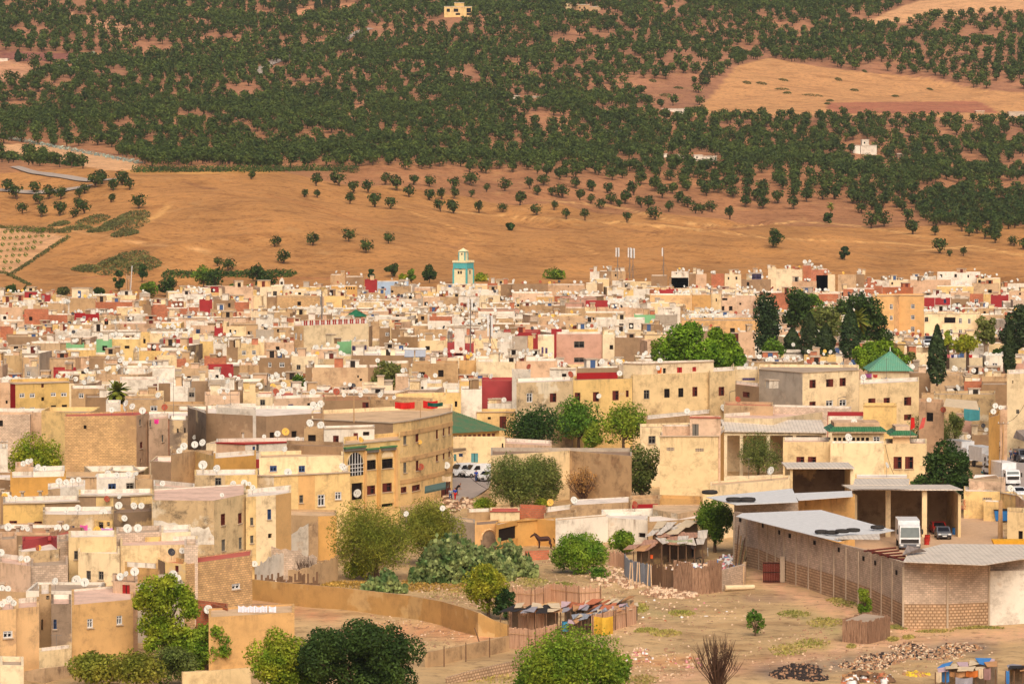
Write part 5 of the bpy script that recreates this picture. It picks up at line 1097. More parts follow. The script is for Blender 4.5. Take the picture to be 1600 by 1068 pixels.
# ---------------------------------------------------------------- trees and bushes of the town, each by itself
def tree(px, pyb, wpx, hpx, leaf, label, cat='tree', name=None, d=None, n=4200, size=.32, nc=16, cb=.22, shell=.6, trunk=True, flat=1., r=None, asp=.6, bark=None, seed=None, jit=.75, z0=None, hill=False, lobes=None, dp=None, yaw=None):
    """pyb: where its base meets the ground in the photo (may be hidden); d overrides the distance"""
    rs = np.random.RandomState(seed or int(px*7+pyb)); up = 0
    if hill: x, y, z = ground(px, pyb)
    elif d: x, y, zp = at_d(px, pyb, d); z = zp if z0 is None else z0; up = zp-z
    else: (x, y), z = at_z(px, pyb, 0), 0
    s = y/F; w, h = wpx*s, hpx*s; b = h*cb
    if lobes: cs = [((lx-px)*s, rs.uniform(-.3, .3)*w*.3, (pyb-ly)*s, lr*s) for lx, ly, lr in lobes]; cs += [(c[0]+rs.uniform(-.5, .5)*c[3], c[1]+rs.uniform(-.7, .7)*c[3], c[2]+rs.uniform(-.5, .5)*c[3], c[3]*rs.uniform(.4, .6)) for c in cs for _ in range(3)]
    else: cs = clumpset(w, h-b, dp or w*.9, nc, rs, b, r)
    cs = [(c[0], c[1], c[2]+up, c[3]) for c in cs]; b += up; h += up
    V, Fq = cloud(cs, n, size, rs, shell, jit, asp, flat); m = MB()
    if trunk: limbs(m, max(.4, b+.15*h), cs, max(.08, h*.035), bark or BARK, rs)
    t = tree_thing(name or (cat.replace(' ', '_')), cat, V, Fq, LV[leaf], m if trunk else None, (x, y, z), label)
    return t
T = tree
T(255, 1045, 105, 145, 'yg', 'big leafy yellow-green tree in front of the yellow foreground houses', name='leafy_tree', n=15000, size=.3, cb=.2, shell=.35, jit=1., lobes=[(238, 920, 24), (262, 915, 22), (250, 945, 26), (225, 938, 18), (285, 930, 20), (298, 950, 18), (235, 975, 22), (265, 980, 26), (285, 995, 20), (240, 1003, 16), (272, 1015, 18)])
T(322, 1045, 90, 75, 'bright', 'lower leafy green tree leaning out beside the ochre wall', name='leafy_tree', n=9000, size=.3, cb=.2, shell=.35, jit=1., lobes=[(315, 990, 16), (335, 985, 16), (345, 1000, 18), (300, 1010, 18), (330, 1018, 20), (350, 1015, 12), (310, 1035, 14)])
T(150, 1074, 125, 62, 'feather', 'grey-green bush below the small white windows', 'bush', n=4200, size=.3, cb=0, trunk=False, flat=.7); T(215, 1078, 100, 66, 'feather', 'olive green bush in the middle of the bush row', 'bush', n=3600, size=.3, cb=0, trunk=False); T(272, 1072, 95, 66, 'grey', 'dense dusty bush at the foot of the leafy tree', 'bush', n=4400, size=.26, cb=0, trunk=False, flat=.8)
T(562, 1110, 215, 160, 'dark', 'huge round dark green tree at the bottom centre', name='broadleaf_tree', n=30000, size=.28, nc=52, cb=.05, r=1.3, shell=.62, jit=.7)
T(435, 1105, 110, 128, 'yg', 'loose yellow-green tree left of the dark round tree', name='leafy_tree', n=9500, size=.26, nc=18, cb=.1, shell=.5); T(480, 1100, 70, 95, 'mid', 'small mid green tree tucked against the dark round tree', name='leafy_tree', n=3000, size=.36, cb=.1)
T(890, 1108, 195, 132, 'bright', 'broad yellow-green tree in front of the reed shack', name='leafy_tree', n=19000, size=.25, nc=26, cb=.05, shell=.55); T(830, 1100, 75, 84, 'mid', 'dark leaning green tree left of the broad yellow-green one', name='leafy_tree', n=3600, size=.34, cb=.1); T(950, 1098, 90, 100, 'bright', 'bright green tree right of the broad yellow-green one', name='leafy_tree', n=4200, size=.34, cb=.1)
T(763, 966, 88, 92, 'yg', 'yellow-green tree growing beside the curved wall', name='leafy_tree', n=9500, size=.26, cb=.1, nc=20); T(790, 968, 45, 55, 'dark', 'small dark bush behind the reed shack', 'bush', n=1600, cb=0, trunk=False)
T(588, 906, 160, 128, 'feather', 'feathery olive-yellow tamarisk behind the curved wall', name='tamarisk_tree', n=24000, size=.36, nc=38, cb=.08, shell=.3, asp=.22, jit=1.2); T(670, 884, 124, 112, 'feather', 'darker feathery tamarisk beside the yellow building', name='tamarisk_tree', n=19000, size=.36, nc=32, cb=.08, shell=.35, asp=.25, jit=1.2)
T(560, 904, 60, 40, 'yg', 'low bright green foot of the tamarisk thicket', 'bush', n=2400, size=.28, cb=0, trunk=False)
T(475, 910, 30, 22, 'mid', 'small green bush growing on top of the curved wall', 'bush', n=900, size=.22, cb=0, trunk=False)
def cactus(px, py, w, h, n, label):
    rs = np.random.RandomState(int(px)); x, y = at_z(px, py, 0); s = y/F; P = np.stack([rs.uniform(-.5, .5, n)*w*s, rs.uniform(-.5, .5, n)*w*s*.7, rs.random(n)**.8*h*s], -1)
    e = 1-(np.abs(P[:, 0])/(w*s*.5))**2.4; P[:, 2] *= np.clip(e, .3, 1)*(.62+.28*np.sin(P[:, 0]*2.3+P[:, 1])+.22*np.sin(P[:, 0]*5.1-P[:, 1]*3)); N = rs.normal(size=(n, 3)); N[:, 2] *= .35; N[:, 1] -= .4
    V, Fq = quads(P, N, .44, rs, 1.25); t = thing('prickly_pear', label, 'cactus', (x, y, 0)); npmesh('pads', V, Fq, LV['cactus'], t)
cactus(705, 908, 130, 74, 7000, 'tall grey-green prickly pear thicket behind the ground of dry grass'); cactus(790, 898, 100, 52, 4200, 'prickly pear hedge running up to the ochre arch ruin'); cactus(750, 904, 110, 50, 4200, 'low middle stretch of prickly pear joining the two thickets'); cactus(600, 924, 70, 34, 1700, 'pale prickly pear clump beside the curved wall')
T(800, 800, 108, 96, 'grey', 'large grey-green olive tree at the edge of the car park', 'olive tree', 'olive_tree', n=17000, size=.34, nc=26, cb=.05, asp=.3, shell=.45); T(844, 792, 78, 88, 'grey', 'second large olive tree with drooping crown by the yard wall', 'olive tree', 'olive_tree', n=12000, size=.34, nc=22, cb=.05, asp=.3, shell=.45)
T(757, 798, 42, 22, 'yg', 'low yellow-green hedge bush below the car park', 'bush', n=1500, size=.26, cb=0, trunk=False); T(846, 796, 30, 20, 'yg', 'small yellow-green bush under the olive trees', 'bush', n=900, size=.26, cb=0, trunk=False)
T(838, 712, 112, 78, 'dark', 'dark spreading tree above the yard wall, leftmost of its row', n=6000, size=.42, nc=18, cb=.1); T(904, 706, 92, 88, 'mid', 'bright mid green tree in the middle of the row above the yard', n=5600, size=.42, nc=18, cb=.08); T(926, 708, 36, 50, 'bright', 'small bright green tree in front of the middle tree', n=2200, size=.4, cb=.05)
T(974, 708, 104, 80, 'bright', 'yellowish open crowned tree at the end of the row above the yard', n=4600, size=.42, nc=16, cb=.1, shell=.4); T(1003, 782, 72, 98, 'grey', 'loose olive green tree against the plain cream tower house', n=4200, size=.36, nc=16, cb=.05, shell=.4)
T(1117, 862, 76, 92, 'mid', 'dark green rounded tree beside the shack and the block wall', n=9000, size=.3, nc=22, cb=.03, shell=.4); T(905, 896, 100, 66, 'bright', 'wide bright green bush in the middle of the bare lot', 'bush', n=13000, size=.25, nc=20, cb=0, trunk=False); T(975, 866, 52, 40, 'bright', 'smaller bright green bush against the white wall', 'bush', n=2600, size=.34, cb=0, trunk=False)
T(935, 905, 40, 20, 'mid', 'low weed clump at the foot of the wide bush', 'bush', n=800, size=.25, cb=0, trunk=False)
T(1185, 745, 88, 72, 'grey', 'round silvery olive tree beside the open shed', 'olive tree', 'olive_tree', n=6500, size=.34, nc=18, cb=.03, asp=.3)
T(1473, 800, 98, 118, 'dark', 'dark lobed tree behind the triple garage', n=9500, size=.42, nc=26, cb=.1, shell=.65, lobes=[(1478, 705, 20), (1460, 722, 18), (1497, 720, 18), (1440, 752, 13), (1470, 745, 24), (1500, 745, 20), (1455, 762, 14), (1485, 768, 22), (1508, 765, 12), (1428, 757, 8)]); T(1455, 722, 96, 80, 'grey', 'feathery olive tree behind the red flags', 'olive tree', 'olive_tree', d=600, n=5200, size=.4, cb=.05, asp=.3, z0=0)
T(1492, 690, 36, 50, 'grey', 'small olive tree beside the pink shed', 'olive tree', 'olive_tree', d=604, z0=0, n=2000, size=.4, cb=.05, asp=.3)
T(1072, 600, 105, 96, 'pine', 'wide bright umbrella pine crown behind the terrace', 'pine tree', 'pine_tree', d=650, z0=2, n=9000, size=.55, nc=26, cb=.1, lobes=[(1040, 540, 16), (1060, 525, 20), (1080, 520, 20), (1050, 560, 18), (1075, 550, 24), (1105, 548, 20), (1095, 565, 20), (1120, 560, 14)])
T(1132, 600, 76, 84, 'pine', 'second darker umbrella pine crown on the right', 'pine tree', 'pine_tree', d=664, z0=2, n=6000, size=.55, nc=18, cb=.1, lobes=[(1118, 522, 12), (1135, 535, 16), (1145, 550, 16), (1155, 562, 12), (1130, 560, 18), (1112, 536, 12)])
T(1026, 600, 20, 82, 'mid', 'thin straggly tree left of the umbrella pine', d=640, z0=2, n=900, size=.45, nc=8, cb=.1, r=.8)
T(57, 775, 108, 112, 'yg', 'hazy olive green tree left of the bare brick house', d=556, z0=0, n=8000, size=.36, nc=20, cb=.1, shell=.4); T(80, 775, 50, 75, 'dark', 'darker tree close against the bare brick house', d=560, z0=0, n=2600, size=.42, cb=.1)
T(214, 640, 40, 42, 'mid', 'bushy garden tree beside the tall fan palm', d=660, z0=2, n=1500, size=.5, cb=.1); T(606, 620, 56, 60, 'grey', 'ragged olive green tree among tan walls', d=690, z0=2, n=2400, size=.6, cb=.1, shell=.4)
T(466, 612, 28, 30, 'mid', 'small green tree in a courtyard', d=700, z0=2, n=900, size=.5, cb=.1)
T(1197, 580, 40, 128, 'cyp', 'tall dark conifer at the left of the park', 'conifer', 'conifer_tree', d=755, z0=2, n=4200, size=.6, nc=22, cb=.05, r=2.0, bark=BARK); T(1240, 530, 64, 82, 'dark', 'round green tree top by the brick wall', d=900, z0=4, n=3200, size=.75, nc=14, cb=.1); T(1268, 530, 40, 84, 'mid', 'bright green tree top right of the round one', d=905, z0=4, n=1800, size=.75, cb=.1)
T(1207, 580, 42, 58, 'mid', 'bright low tree at the foot of the tall conifer', d=730, z0=2, n=1500, size=.55, cb=.05)
def cyp(px, yt, yb, w, d, label, leaf='cyp'):
    rs = np.random.RandomState(int(px)); x, y, z = at_d(px, yb, d); s = d/F; h = (yb-yt)*s; W = w*s; n = 2600; q = rs.random(n)**.8; a = rs.uniform(0, 6.28, n)
    rad = W/2*np.minimum(1, (1-q)*2.1)**.75*(1+.14*np.sin(a*3+q*17)+rs.normal(size=n)*.1)*np.minimum(1, .55+q*3); P = np.stack([rad*np.cos(a), rad*np.sin(a), q*h+.2], -1)
    N = np.stack([np.cos(a), np.sin(a), .3+0*a], -1)+rs.normal(size=(n, 3))*.5; V, Fq = quads(P, N, .62, rs, .5); m = MB(); m.bar((0, 0, -.3), (0, 0, h*.8), .2, .05, BARK, 5)
    tree_thing('cypress_tree', 'cypress', V, Fq, LV[leaf], m, (x, y, z), label)
cyp(1328, 481, 560, 28, 700, 'thick dark cypress in front of the date palm'); cyp(1265, 490, 560, 26, 745, 'pointed cypress, taller of the left pair in the park'); cyp(1290, 508, 560, 26, 735, 'stout cypress right beside the tall pointed one'); cyp(1464, 509, 600, 25, 655, 'columnar cypress right of the green pyramid roof')
cyp(1577, 503, 585, 16, 700, 'slim cypress by the yellow street sign'); cyp(1238, 514, 555, 24, 760, 'blunt dark cypress at the left of the group')
T(1345, 570, 92, 108, 'dark', 'broad dark tree mass left of the ochre flats', d=770, z0=3, n=6500, size=.62, nc=24, cb=.1, lobes=[(1320, 478, 14), (1340, 470, 16), (1362, 480, 18), (1350, 500, 20), (1372, 505, 16), (1378, 525, 14), (1355, 530, 18), (1330, 500, 14), (1388, 528, 10)])
T(1290, 560, 72, 92, 'grey', 'dusty grey-green tree spreading behind the cypresses', d=790, z0=3, n=3000, size=.62, cb=.2, nc=12); T(1378, 612, 88, 78, 'pine', 'rounded bright green tree in front of the pyramid roof', d=690, z0=2, n=5600, size=.55, nc=20, cb=.05, lobes=[(1345, 555, 14), (1362, 548, 16), (1382, 545, 16), (1370, 560, 18), (1350, 566, 12), (1400, 555, 12), (1415, 562, 8)])
T(1590, 590, 60, 125, 'cyp', 'huge dark eucalyptus at the right edge', 'eucalyptus', 'eucalyptus_tree', d=760, z0=3, n=5200, size=.65, nc=20, cb=.15); T(1540, 590, 34, 112, 'grey', 'thin pale trunked eucalyptus beside the dark one', 'eucalyptus', 'eucalyptus_tree', d=740, z0=3, n=1500, size=.6, nc=12, cb=.3, bark=BARKL, r=1.1); T(1560, 590, 30, 55, 'dark', 'low dark tree under the eucalyptus', d=735, z0=3, n=1500, size=.6, cb=.1)
T(1481, 560, 20, 45, 'yg', 'small yellow-green street tree right of the cypress', d=720, z0=3, n=800, size=.5, cb=.2); T(1512, 560, 50, 40, 'yg', 'wide yellowish street tree near the parked cars', d=715, z0=3, n=1900, size=.5, cb=.15)
T(1420, 565, 24, 18, 'grey', 'small bush by the steps of the ochre flats', 'bush', d=700, z0=4, n=500, size=.5, cb=0, trunk=False)
T(1352, 985, 26, 78, 'bright', 'young bright green sapling growing in the wooden planter', 'sapling', 'sapling', n=2600, size=.2, nc=16, cb=.12, r=.4, dp=1.6); T(1180, 992, 34, 46, 'mid', 'lone small green shrub on the bare lot', 'shrub', 'shrub', n=900, size=.26, nc=10, cb=.0, r=.42, shell=.3)
T(505, 865, 30, 34, 'yg', 'yellow-green weed tree in front of the orange wall', 'bush', 'bush', n=700, size=.26, cb=.0, shell=.3, trunk=False)
def bare(px, pyb, wpx, hpx, label, leafn=0, n=46, mat=None, nm='bare_tree'):
    rs = np.random.RandomState(int(px)); x, y = at_z(px, pyb, 0); s = y/F; w, h = wpx*s, hpx*s; m = MB(); tips = []
    for i in range(n):
        a = rs.uniform(0, 6.28); q = rs.random()**.5; e = (q*w*.5*math.cos(a), q*w*.4*math.sin(a), h*(.62+.4*rs.random())*(1-.25*q)); k = (e[0]*.35, e[1]*.35, e[2]*.4); k2 = (e[0]*.75, e[1]*.75, e[2]*.72)
        m.bar((0, 0, -.1), k, .055, .04, mat or TWIG, 4); m.bar(k, k2, .04, .028, mat or TWIG, 3); m.bar(k2, e, .028, .012, mat or TWIG, 3)
        for _ in range(5):
            b = k2 if rs.random() < .6 else k; f = (b[0]+rs.normal()*w*.07, b[1]+rs.normal()*w*.06, b[2]+rs.uniform(.1, .28)*h); m.bar(b, f, .022, .01, mat or TWIG, 3); tips.append(f)
    t = thing(nm, label, 'bare tree', (x, y, 0)); o = m.build('branches'); o.parent = t
    if leafn:
        P = np.array(tips)[rs.choice(len(tips), leafn)]+rs.normal(size=(leafn, 3))*.25; V, Fq = quads(P, rs.normal(size=(leafn, 3)), .22, rs); npmesh('leaves', V, Fq, LV['dry' if nm != 'bare_tree' else 'dry'], t)
bare(1121, 1085, 92, 108, 'leafless dark branched bush standing on the bare lot', n=60); bare(912, 786, 66, 58, 'nearly leafless dry tree in front of the streaked concrete wall', 1500, 40); bare(478, 912, 44, 52, 'leafless twisted shrub behind the curved wall', 0, 26)
def palm(px, yb, yt, d, r, label, z0=None, n=34, fan=True):
    rs = np.random.RandomState(int(px)); x, y, z = at_d(px, yb, d); h = (yb-yt)*d/F-r*.8; m = MB(); m.bar((0, 0, -.5), (0, 0, h), .3, .26, BARKL, 7); V = []; Fq = []
    for i in range(n):
        a = rs.uniform(0, 6.28); el = rs.uniform(-1.0, 1.25); L = r*rs.uniform(.8, 1.1); prev = np.array([0, 0, h]); dr = np.array([math.cos(a)*math.cos(el), math.sin(a)*math.cos(el), math.sin(el)]); k = 5
        sd = np.array([-math.sin(a), math.cos(a), 0]); ww = .1
        for j in range(k):
            nx = prev+dr*L/k; dr = dr+np.array([0, 0, -.22]); dr /= np.linalg.norm(dr); w2 = (.34 if fan else .3)*r*.45*math.sin(math.pi*(j+1)/(k+.6))+.04
            b = len(V); dn = np.array([0, 0, -.35]); V += [prev-sd*ww+dn*ww, prev, nx, nx-sd*w2+dn*w2, prev+sd*ww+dn*ww, nx+sd*w2+dn*w2]; Fq += [(b, b+1, b+2, b+3), (b+1, b+4, b+5, b+2)]; prev = nx; ww = w2
    t = thing('palm_tree', label, 'palm tree', (x, y, z)); npmesh('crown', np.array(V), np.array(Fq), LV['palm'], t); o = m.build('trunk'); o.parent = t
    V, Fq = cloud([(0, 0, h-.9, .8), (0, 0, h-1.8, .6)], 260, .5, rs, .5); npmesh('dead_fronds', V, Fq, LV['dry'], t)
palm(183, 662, 592, 612, 2.5, 'tall shaggy fan palm behind the bare brick house', n=60); palm(1338, 580, 480, 740, 3.2, 'date palm with long arching fronds in the park', fan=False, n=48); palm(1372, 585, 530, 712, 2.2, 'short wide palm below the dark tree mass', fan=False)
x, y, z = ground(1298, 347); d = y; palm(1298, 347, 315, y, 2.0, 'lone palm on the orange slope above a round bush', n=30)
for px, py, w, h, lf, lb in [(1294, 349, 19, 20, 'dark', 'round dark bush under the lone palm'), (1320, 406, 18, 22, 'cyp', 'small dark round conifer on the slope'), (1210, 388, 34, 32, 'dark', 'dark bushy tree on the slope, right of centre'), (186, 455, 20, 36, 'dark', 'tall dark tree left of the old pylon'), (222, 441, 19, 32, 'dark', 'tall dark tree right of the old pylon'),
                             (232, 466, 34, 34, 'mid', 'bushy green tree at the foot of the pylon'), (262, 464, 38, 36, 'dark', 'spreading dark green tree right of the pylon'), (318, 450, 44, 36, 'mid', 'broad dark tree left of the pair behind the dishes'), (335, 462, 46, 46, 'dark', 'broad dark tree right of the pair behind the dishes'), (362, 466, 24, 24, 'mid', 'small round tree below the bare slope'), (384, 466, 18, 22, 'mid', 'small pointed tree just above the roofs'),
                             (402, 440, 34, 30, 'dark', 'dark tree above the white shrine'), (414, 456, 40, 34, 'dark', 'low dark tree mass touching the white shrine'), (613, 433, 26, 26, 'olive', 'olive tree alone above the pale blue wall'), (581, 437, 14, 22, 'dark', 'narrow dark tree above the pale blue wall'), (643, 442, 16, 24, 'mid', 'small green tree left of the minaret'), (671, 442, 28, 28, 'dark', 'round dark tree next left of the minaret'), (630, 440, 14, 14, 'yg', 'small yellowish bush left of the minaret'),
                             (750, 440, 30, 12, 'yg', 'yellow-green bush right at the foot of the minaret'), (868, 436, 46, 14, 'mid', 'low green bush between dishes and slope'), (45, 468, 34, 20, 'dark', 'dark bushes at the far left roofline'), (16, 468, 30, 26, 'dark', 'dark bush at the picture edge above the roofs'), (100, 465, 26, 18, 'scrub', 'greyish bush left above the roofs'), (152, 464, 24, 16, 'dark', 'dark bush above the brown and white roofs'),
                             (100, 108, 10, 12, 'cyp', 'dark conifer in the upper left field'), (797, 360, 18, 12, 'dark', 'lone dark round bush on the bank'), (1300, 120, 0, 0, '', '')]:
    if w: T(px, py, w, h, lf, lb, 'bush' if 'bush' in lb else 'tree', 'bush' if 'bush' in lb else 'tree', n=900, size=.75, nc=9, cb=.04, hill=True, trunk='bush' not in lb)
for px, yt, yb, w, lb in [(442, 0, 24, 15, 'tall cypress at the top of the hill, leftmost'), (457, 4, 26, 12, 'second cypress at the top of the hill'), (497, -2, 22, 12, 'third cypress at the top of the hill'), (510, -8, 16, 12, 'fourth cypress at the top of the hill'), (525, -8, 14, 12, 'fifth cypress at the top of the hill'), (638, 42, 55, 8, 'tiny cypress in the middle of the groves'), (1101, 108, 132, 16, 'dark conifer at the edge of the pale field'), (28, 78, 97, 9, 'small conifer in the red field')]:
    x, y, z = ground(px, yb); cyp(px, yt, yb, w, y, lb)
# scrub patches on the slope and agave rows between the fields
def patch(name, cat, label, pts, n, size, leaf, hh, kind=None):
    rs = np.random.RandomState(n); V = []; P = []
    ox, oy, oz = ground(*pts[0][:2])
    per = max(1, n//len(pts))
    for px, py, rx, ry in pts:
        x, y, z = ground(px, py); s = y/F
        a = rs.uniform(0, 6.28, per); q = rs.random(per)**.5; X = x+np.cos(a)*q*rx*s; Y = y+np.sin(a)*q*ry; Z = terrain(X, Y); P.append(np.stack([X-ox, Y-oy, Z-oz+rs.random(per)*hh*(1-q*q*.8)], -1))
    P = np.concatenate(P); N = rs.normal(size=P.shape)*.5+np.array([0, -.3, .8]); V, Fq = quads(P, N, size, rs)
    t = thing(name, label, cat, (ox, oy, oz)); npmesh('foliage', V, Fq, LV[leaf], t); return t
patch('scrub_thicket', 'scrub', 'big dark scrub thicket on the slope below the roadside olives', [(210, 340, 26, 14), (200, 352, 34, 14), (195, 366, 22, 10), (178, 350, 20, 8)], 3000, .8, 'scrub', 1.6)
patch('scrub_thicket', 'scrub', 'lower dark scrub strip joining the orchard hedge', [(145, 345, 28, 8), (120, 358, 26, 7), (155, 361, 20, 6), (92, 352, 18, 5)], 2200, .8, 'scrub', 1.5)
patch('scrub_thicket', 'scrub', 'long scrub mound above the old pylon', [(200, 403, 34, 10), (175, 412, 24, 8), (225, 412, 28, 10), (135, 422, 24, 6), (195, 425, 50, 7)], 3400, .8, 'scrub', 1.8)
patch('hedge', 'hedge', 'dark hedge line at the foot of the bare slope', [(i, 430, 10, 5) for i in range(262, 460, 12)], 2600, .8, 'dark', 1.6)
patch('hedge', 'hedge', 'dark hedge along the upper side of the young orchard', [(i, 356+i*.09-(0 if i < 70 else 2), 7, 4) for i in range(0, 106, 8)], 1300, .7, 'scrub', 1.3)
patch('hedge', 'hedge', 'brown brushwood hedge down the right side of the young orchard', [(105-i*.88, 372+i*.58, 5, 3) for i in range(0, 104, 6)], 1300, .6, 'scrub', 1.0)
patch('hedge', 'hedge', 'brown brushwood hedge below the young orchard', [(i, 427+max(0, i-8)*.5, 4, 3) for i in range(0, 46, 5)], 700, .6, 'scrub', 1.0)
patch('agave_row', 'agave hedge', 'blue-grey agave hedge beside the triangular field', [(50+i*5, 118-i*1.75, 5, 5) for i in range(20)], 1500, .8, 'agave', 1.6)
patch('agave_row', 'agave hedge', 'blue-grey agave hedge above the long pale field', [(i, 214+i*.19, 7, 4) for i in range(0, 220, 9)], 1700, .8, 'agave', 1.5)
patch('agave_row', 'agave hedge', 'short agave clump among the central olives', [(i, 208, 8, 4) for i in range(945, 980, 8)], 500, .8, 'agave', 1.4)
patch('tree_belt', 'hedge', 'dark belt of bushes along the roadside at the left', [(i, 245+i*.12, 8, 6) for i in range(-5, 130, 9)], 2600, .8, 'dark', 2.6)
patch('tree_belt', 'hedge', 'dark belt where the bare rise meets the groves', [(i, 268-(i-210)*.005, 8, 6) for i in range(212, 560, 9)], 5200, .8, 'olive', 2.8)
for i, (px, py, w) in enumerate([(1224, 126, 8), (1222, 140, 12), (1230, 146, 7), (1270, 150, 18), (1297, 158, 6), (1310, 125, 6), (1335, 142, 7), (1399, 151, 6), (1453, 140, 5), (1060, 138, 8), (1040, 150, 10), (1020, 127, 6), (1167, 130, 7), (1190, 131, 9), (1293, 163, 5), (1351, 112, 4)]):
    t = patch('scrub_bush', 'bush', None, [(px, py, w, 4)], 160, .7, 'scrub', 1.2); hpend(t, 'small dark field bush', 'bush', px, py); t['group'] = 'scrub bushes in the bare fields'
rs = np.random.RandomState(5); V0, F0 = cloud([(0, 0, .7, .7)], 40, .5, rs); ytree = None
for j in range(7):
    for i in range(9):
        px, py = 8+i*10+j*2-(j*4), 366+j*9.5-i*.6
        if not inpoly(px, py, F_ORCH) or px > 96-j*13 or px < 0: continue
        x, y, z = ground(px, py); s = rnd.uniform(.7, 1.2)
        if ytree is None: ytree = t = npmesh('young_tree', V0, F0, LV['mid'])
        else: t = ytree.copy(); C.objects.link(t)
        t.location = (x, y, z); t.scale = (s, s, s); t['category'] = 'young tree'; t['group'] = 'young trees in the walled orchard'; hpend(t, 'tiny young orchard tree', 'young tree', px, py)
# ---------------------------------------------------------------- towers, tiled roofs, masts
TURQ = plain('turquoise_paint', alb(92, 180, 178)); CREAM2 = plain('minaret_cream', alb(245, 228, 180)); BLACK = plain('black_rubber', alb(62, 56, 52, .8), .8); WHITEP = plain('white_vehicle_paint', alb(232, 230, 226), .35, spec=.5)
GREYP = plain('grey_vehicle_paint', alb(96, 98, 104), .3, spec=.5); REDP = plain('red_vehicle_paint', alb(185, 40, 30), .35, spec=.5); BLUEP = plain('blue_plastic', alb(50, 120, 185), .5); ORP = plain('orange_plastic', alb(225, 95, 40), .5); REDC = plain('red_cloth', alb(205, 38, 32)); LAMP = plain('headlight', alb(220, 220, 215), .2, spec=.6)
def minaret():
    x, y, z0 = at_d(724, 440, 1200); z0 = tz(x, y)-.5; s = y/F; t = thing('minaret', 'cream minaret with a turquoise band and a small lantern top above the roofs', 'minaret', (x, y, z0)); zz = lambda py: ZC+slope(py)*y; rz = R(-26)
    w = 11.4*s; sh = MB(); sh.box(-w, w, -w, w, z0, zz(421), CREAM2, (x, y, 0), rz); sh.build('shaft', t)
    b = MB(); b.box(-w-.12, w+.12, -w-.12, w+.12, zz(419.5), zz(410), TURQ, (x, y, 0), rz)
    for cx in (-1, 1):
        for cy in (-1, 1): b.box(cx*w-.24, cx*w+.24, cy*w-.24, cy*w+.24, z0, zz(419.5)-.01, TURQ, (x, y, 0), rz)
    b.build('turquoise_band', t); p = MB(); p.box(-w-.3, w+.3, -w-.3, w+.3, zz(410)+.002, zz(408.6), CREAM2, (x, y, 0), rz)
    for i in range(7):
        for sg in (-1, 1):
            u = -w+i*w/3; p.box(u-.22, u+.22, sg*(w+.1)-.18, sg*(w+.1)+.18, zz(408.6)+.001, zz(406.5), CREAM2, (x, y, 0), rz); p.box(sg*(w+.1)-.18, sg*(w+.1)+.18, u-.22, u+.22, zz(408.6)+.001, zz(406.5), CREAM2, (x, y, 0), rz)
    p.build('battlements', t); l = MB(); q = w*.45; l.box(-q, q, -q, q, zz(408.6)+.003, zz(392.5), CREAM2, (x, y, 0), rz); l.build('lantern', t)
    g = MB()
    for cx in (-1, 1):
        for cy in (-1, 1): g.box(cx*q-.14, cx*q+.14, cy*q-.14, cy*q+.14, zz(408.6)+.004, zz(392.5)-.3, TURQ, (x, y, 0), rz)
    g.box(-q-.06, q+.06, -q-.06, q+.06, zz(393.4), zz(392.6), TURQ, (x, y, 0), rz); g.build('lantern_trim', t)
    r = MB(); c, n = math.cos(rz), math.sin(rz); qq = [(-q-.25, -q-.25), (q+.25, -q-.25), (q+.25, q+.25), (-q-.25, q+.25)]; B = [(x+a*c-b_*n, y+a*n+b_*c, zz(392.5)+.002) for a, b_ in qq]; T_ = [(x+a*c*.05-b_*n*.05, y+a*n*.05+b_*c*.05, zz(387.5)) for a, b_ in qq]; r.hexa(B, T_, CREAM2); r.build('roof', t)
    for u in (-.5, .35): o = MB(); o.box(u-.28, u+.28, -w-.05, -w-.01, zz(427.5), zz(423), HOLE, (x, y, 0), rz); o.build('window', t)
    o = MB(); o.box(-.2, .2, -q-.05, -q-.01, zz(398), zz(395.5), HOLE, (x, y, 0), rz); o.build('window', t)
    o = MB(); o.box(w+.01, w+.05, -.3, .3, zz(428), zz(422), HOLE, (x, y, 0), rz); o.build('window', t)
minaret()
def shrine():
    x, y, z = at_d(440, 463, 1105); s = y/F; zz = lambda py: ZC+slope(py)*y; z0 = tz(x, y); t = thing('shrine', 'tiny white shrine with a small domed turret on the skyline', 'shrine', (x, y, z0)); W0 = WM['w']
    m = MB(zz(445)); m.box(-6*s*2, 6*s*2.4, 0, 5, z0, zz(445), W0, (x, y, 0)); m.build('wall', t); m = MB(zz(438)); m.box(-3.5*s, 3.5*s, .6, 2.5, zz(445)+.002, zz(438), W0, (x, y, 0)); m.build('turret', t)
    m = MB(); N = 10
    for i in range(4):
        a0, a1 = i*math.pi/8, (i+1)*math.pi/8; r = 3.2*s
        for j in range(N): b0, b1 = 2*math.pi*j/N, 2*math.pi*(j+1)/N; f = lambda a, b: (x+r*math.cos(a)*math.cos(b), y+1.5+r*math.cos(a)*math.sin(b), zz(438)+r*1.2*math.sin(a)); m.face([f(a0, b0), f(a0, b1), f(a1, b1), f(a1, b0)], W0)
    m.build('dome', t, smooth=True); m = MB(); m.box(-.35, .35, .52, .58, zz(444), zz(440), HOLE, (x, y, 0)); m.build('window', t)
shrine()
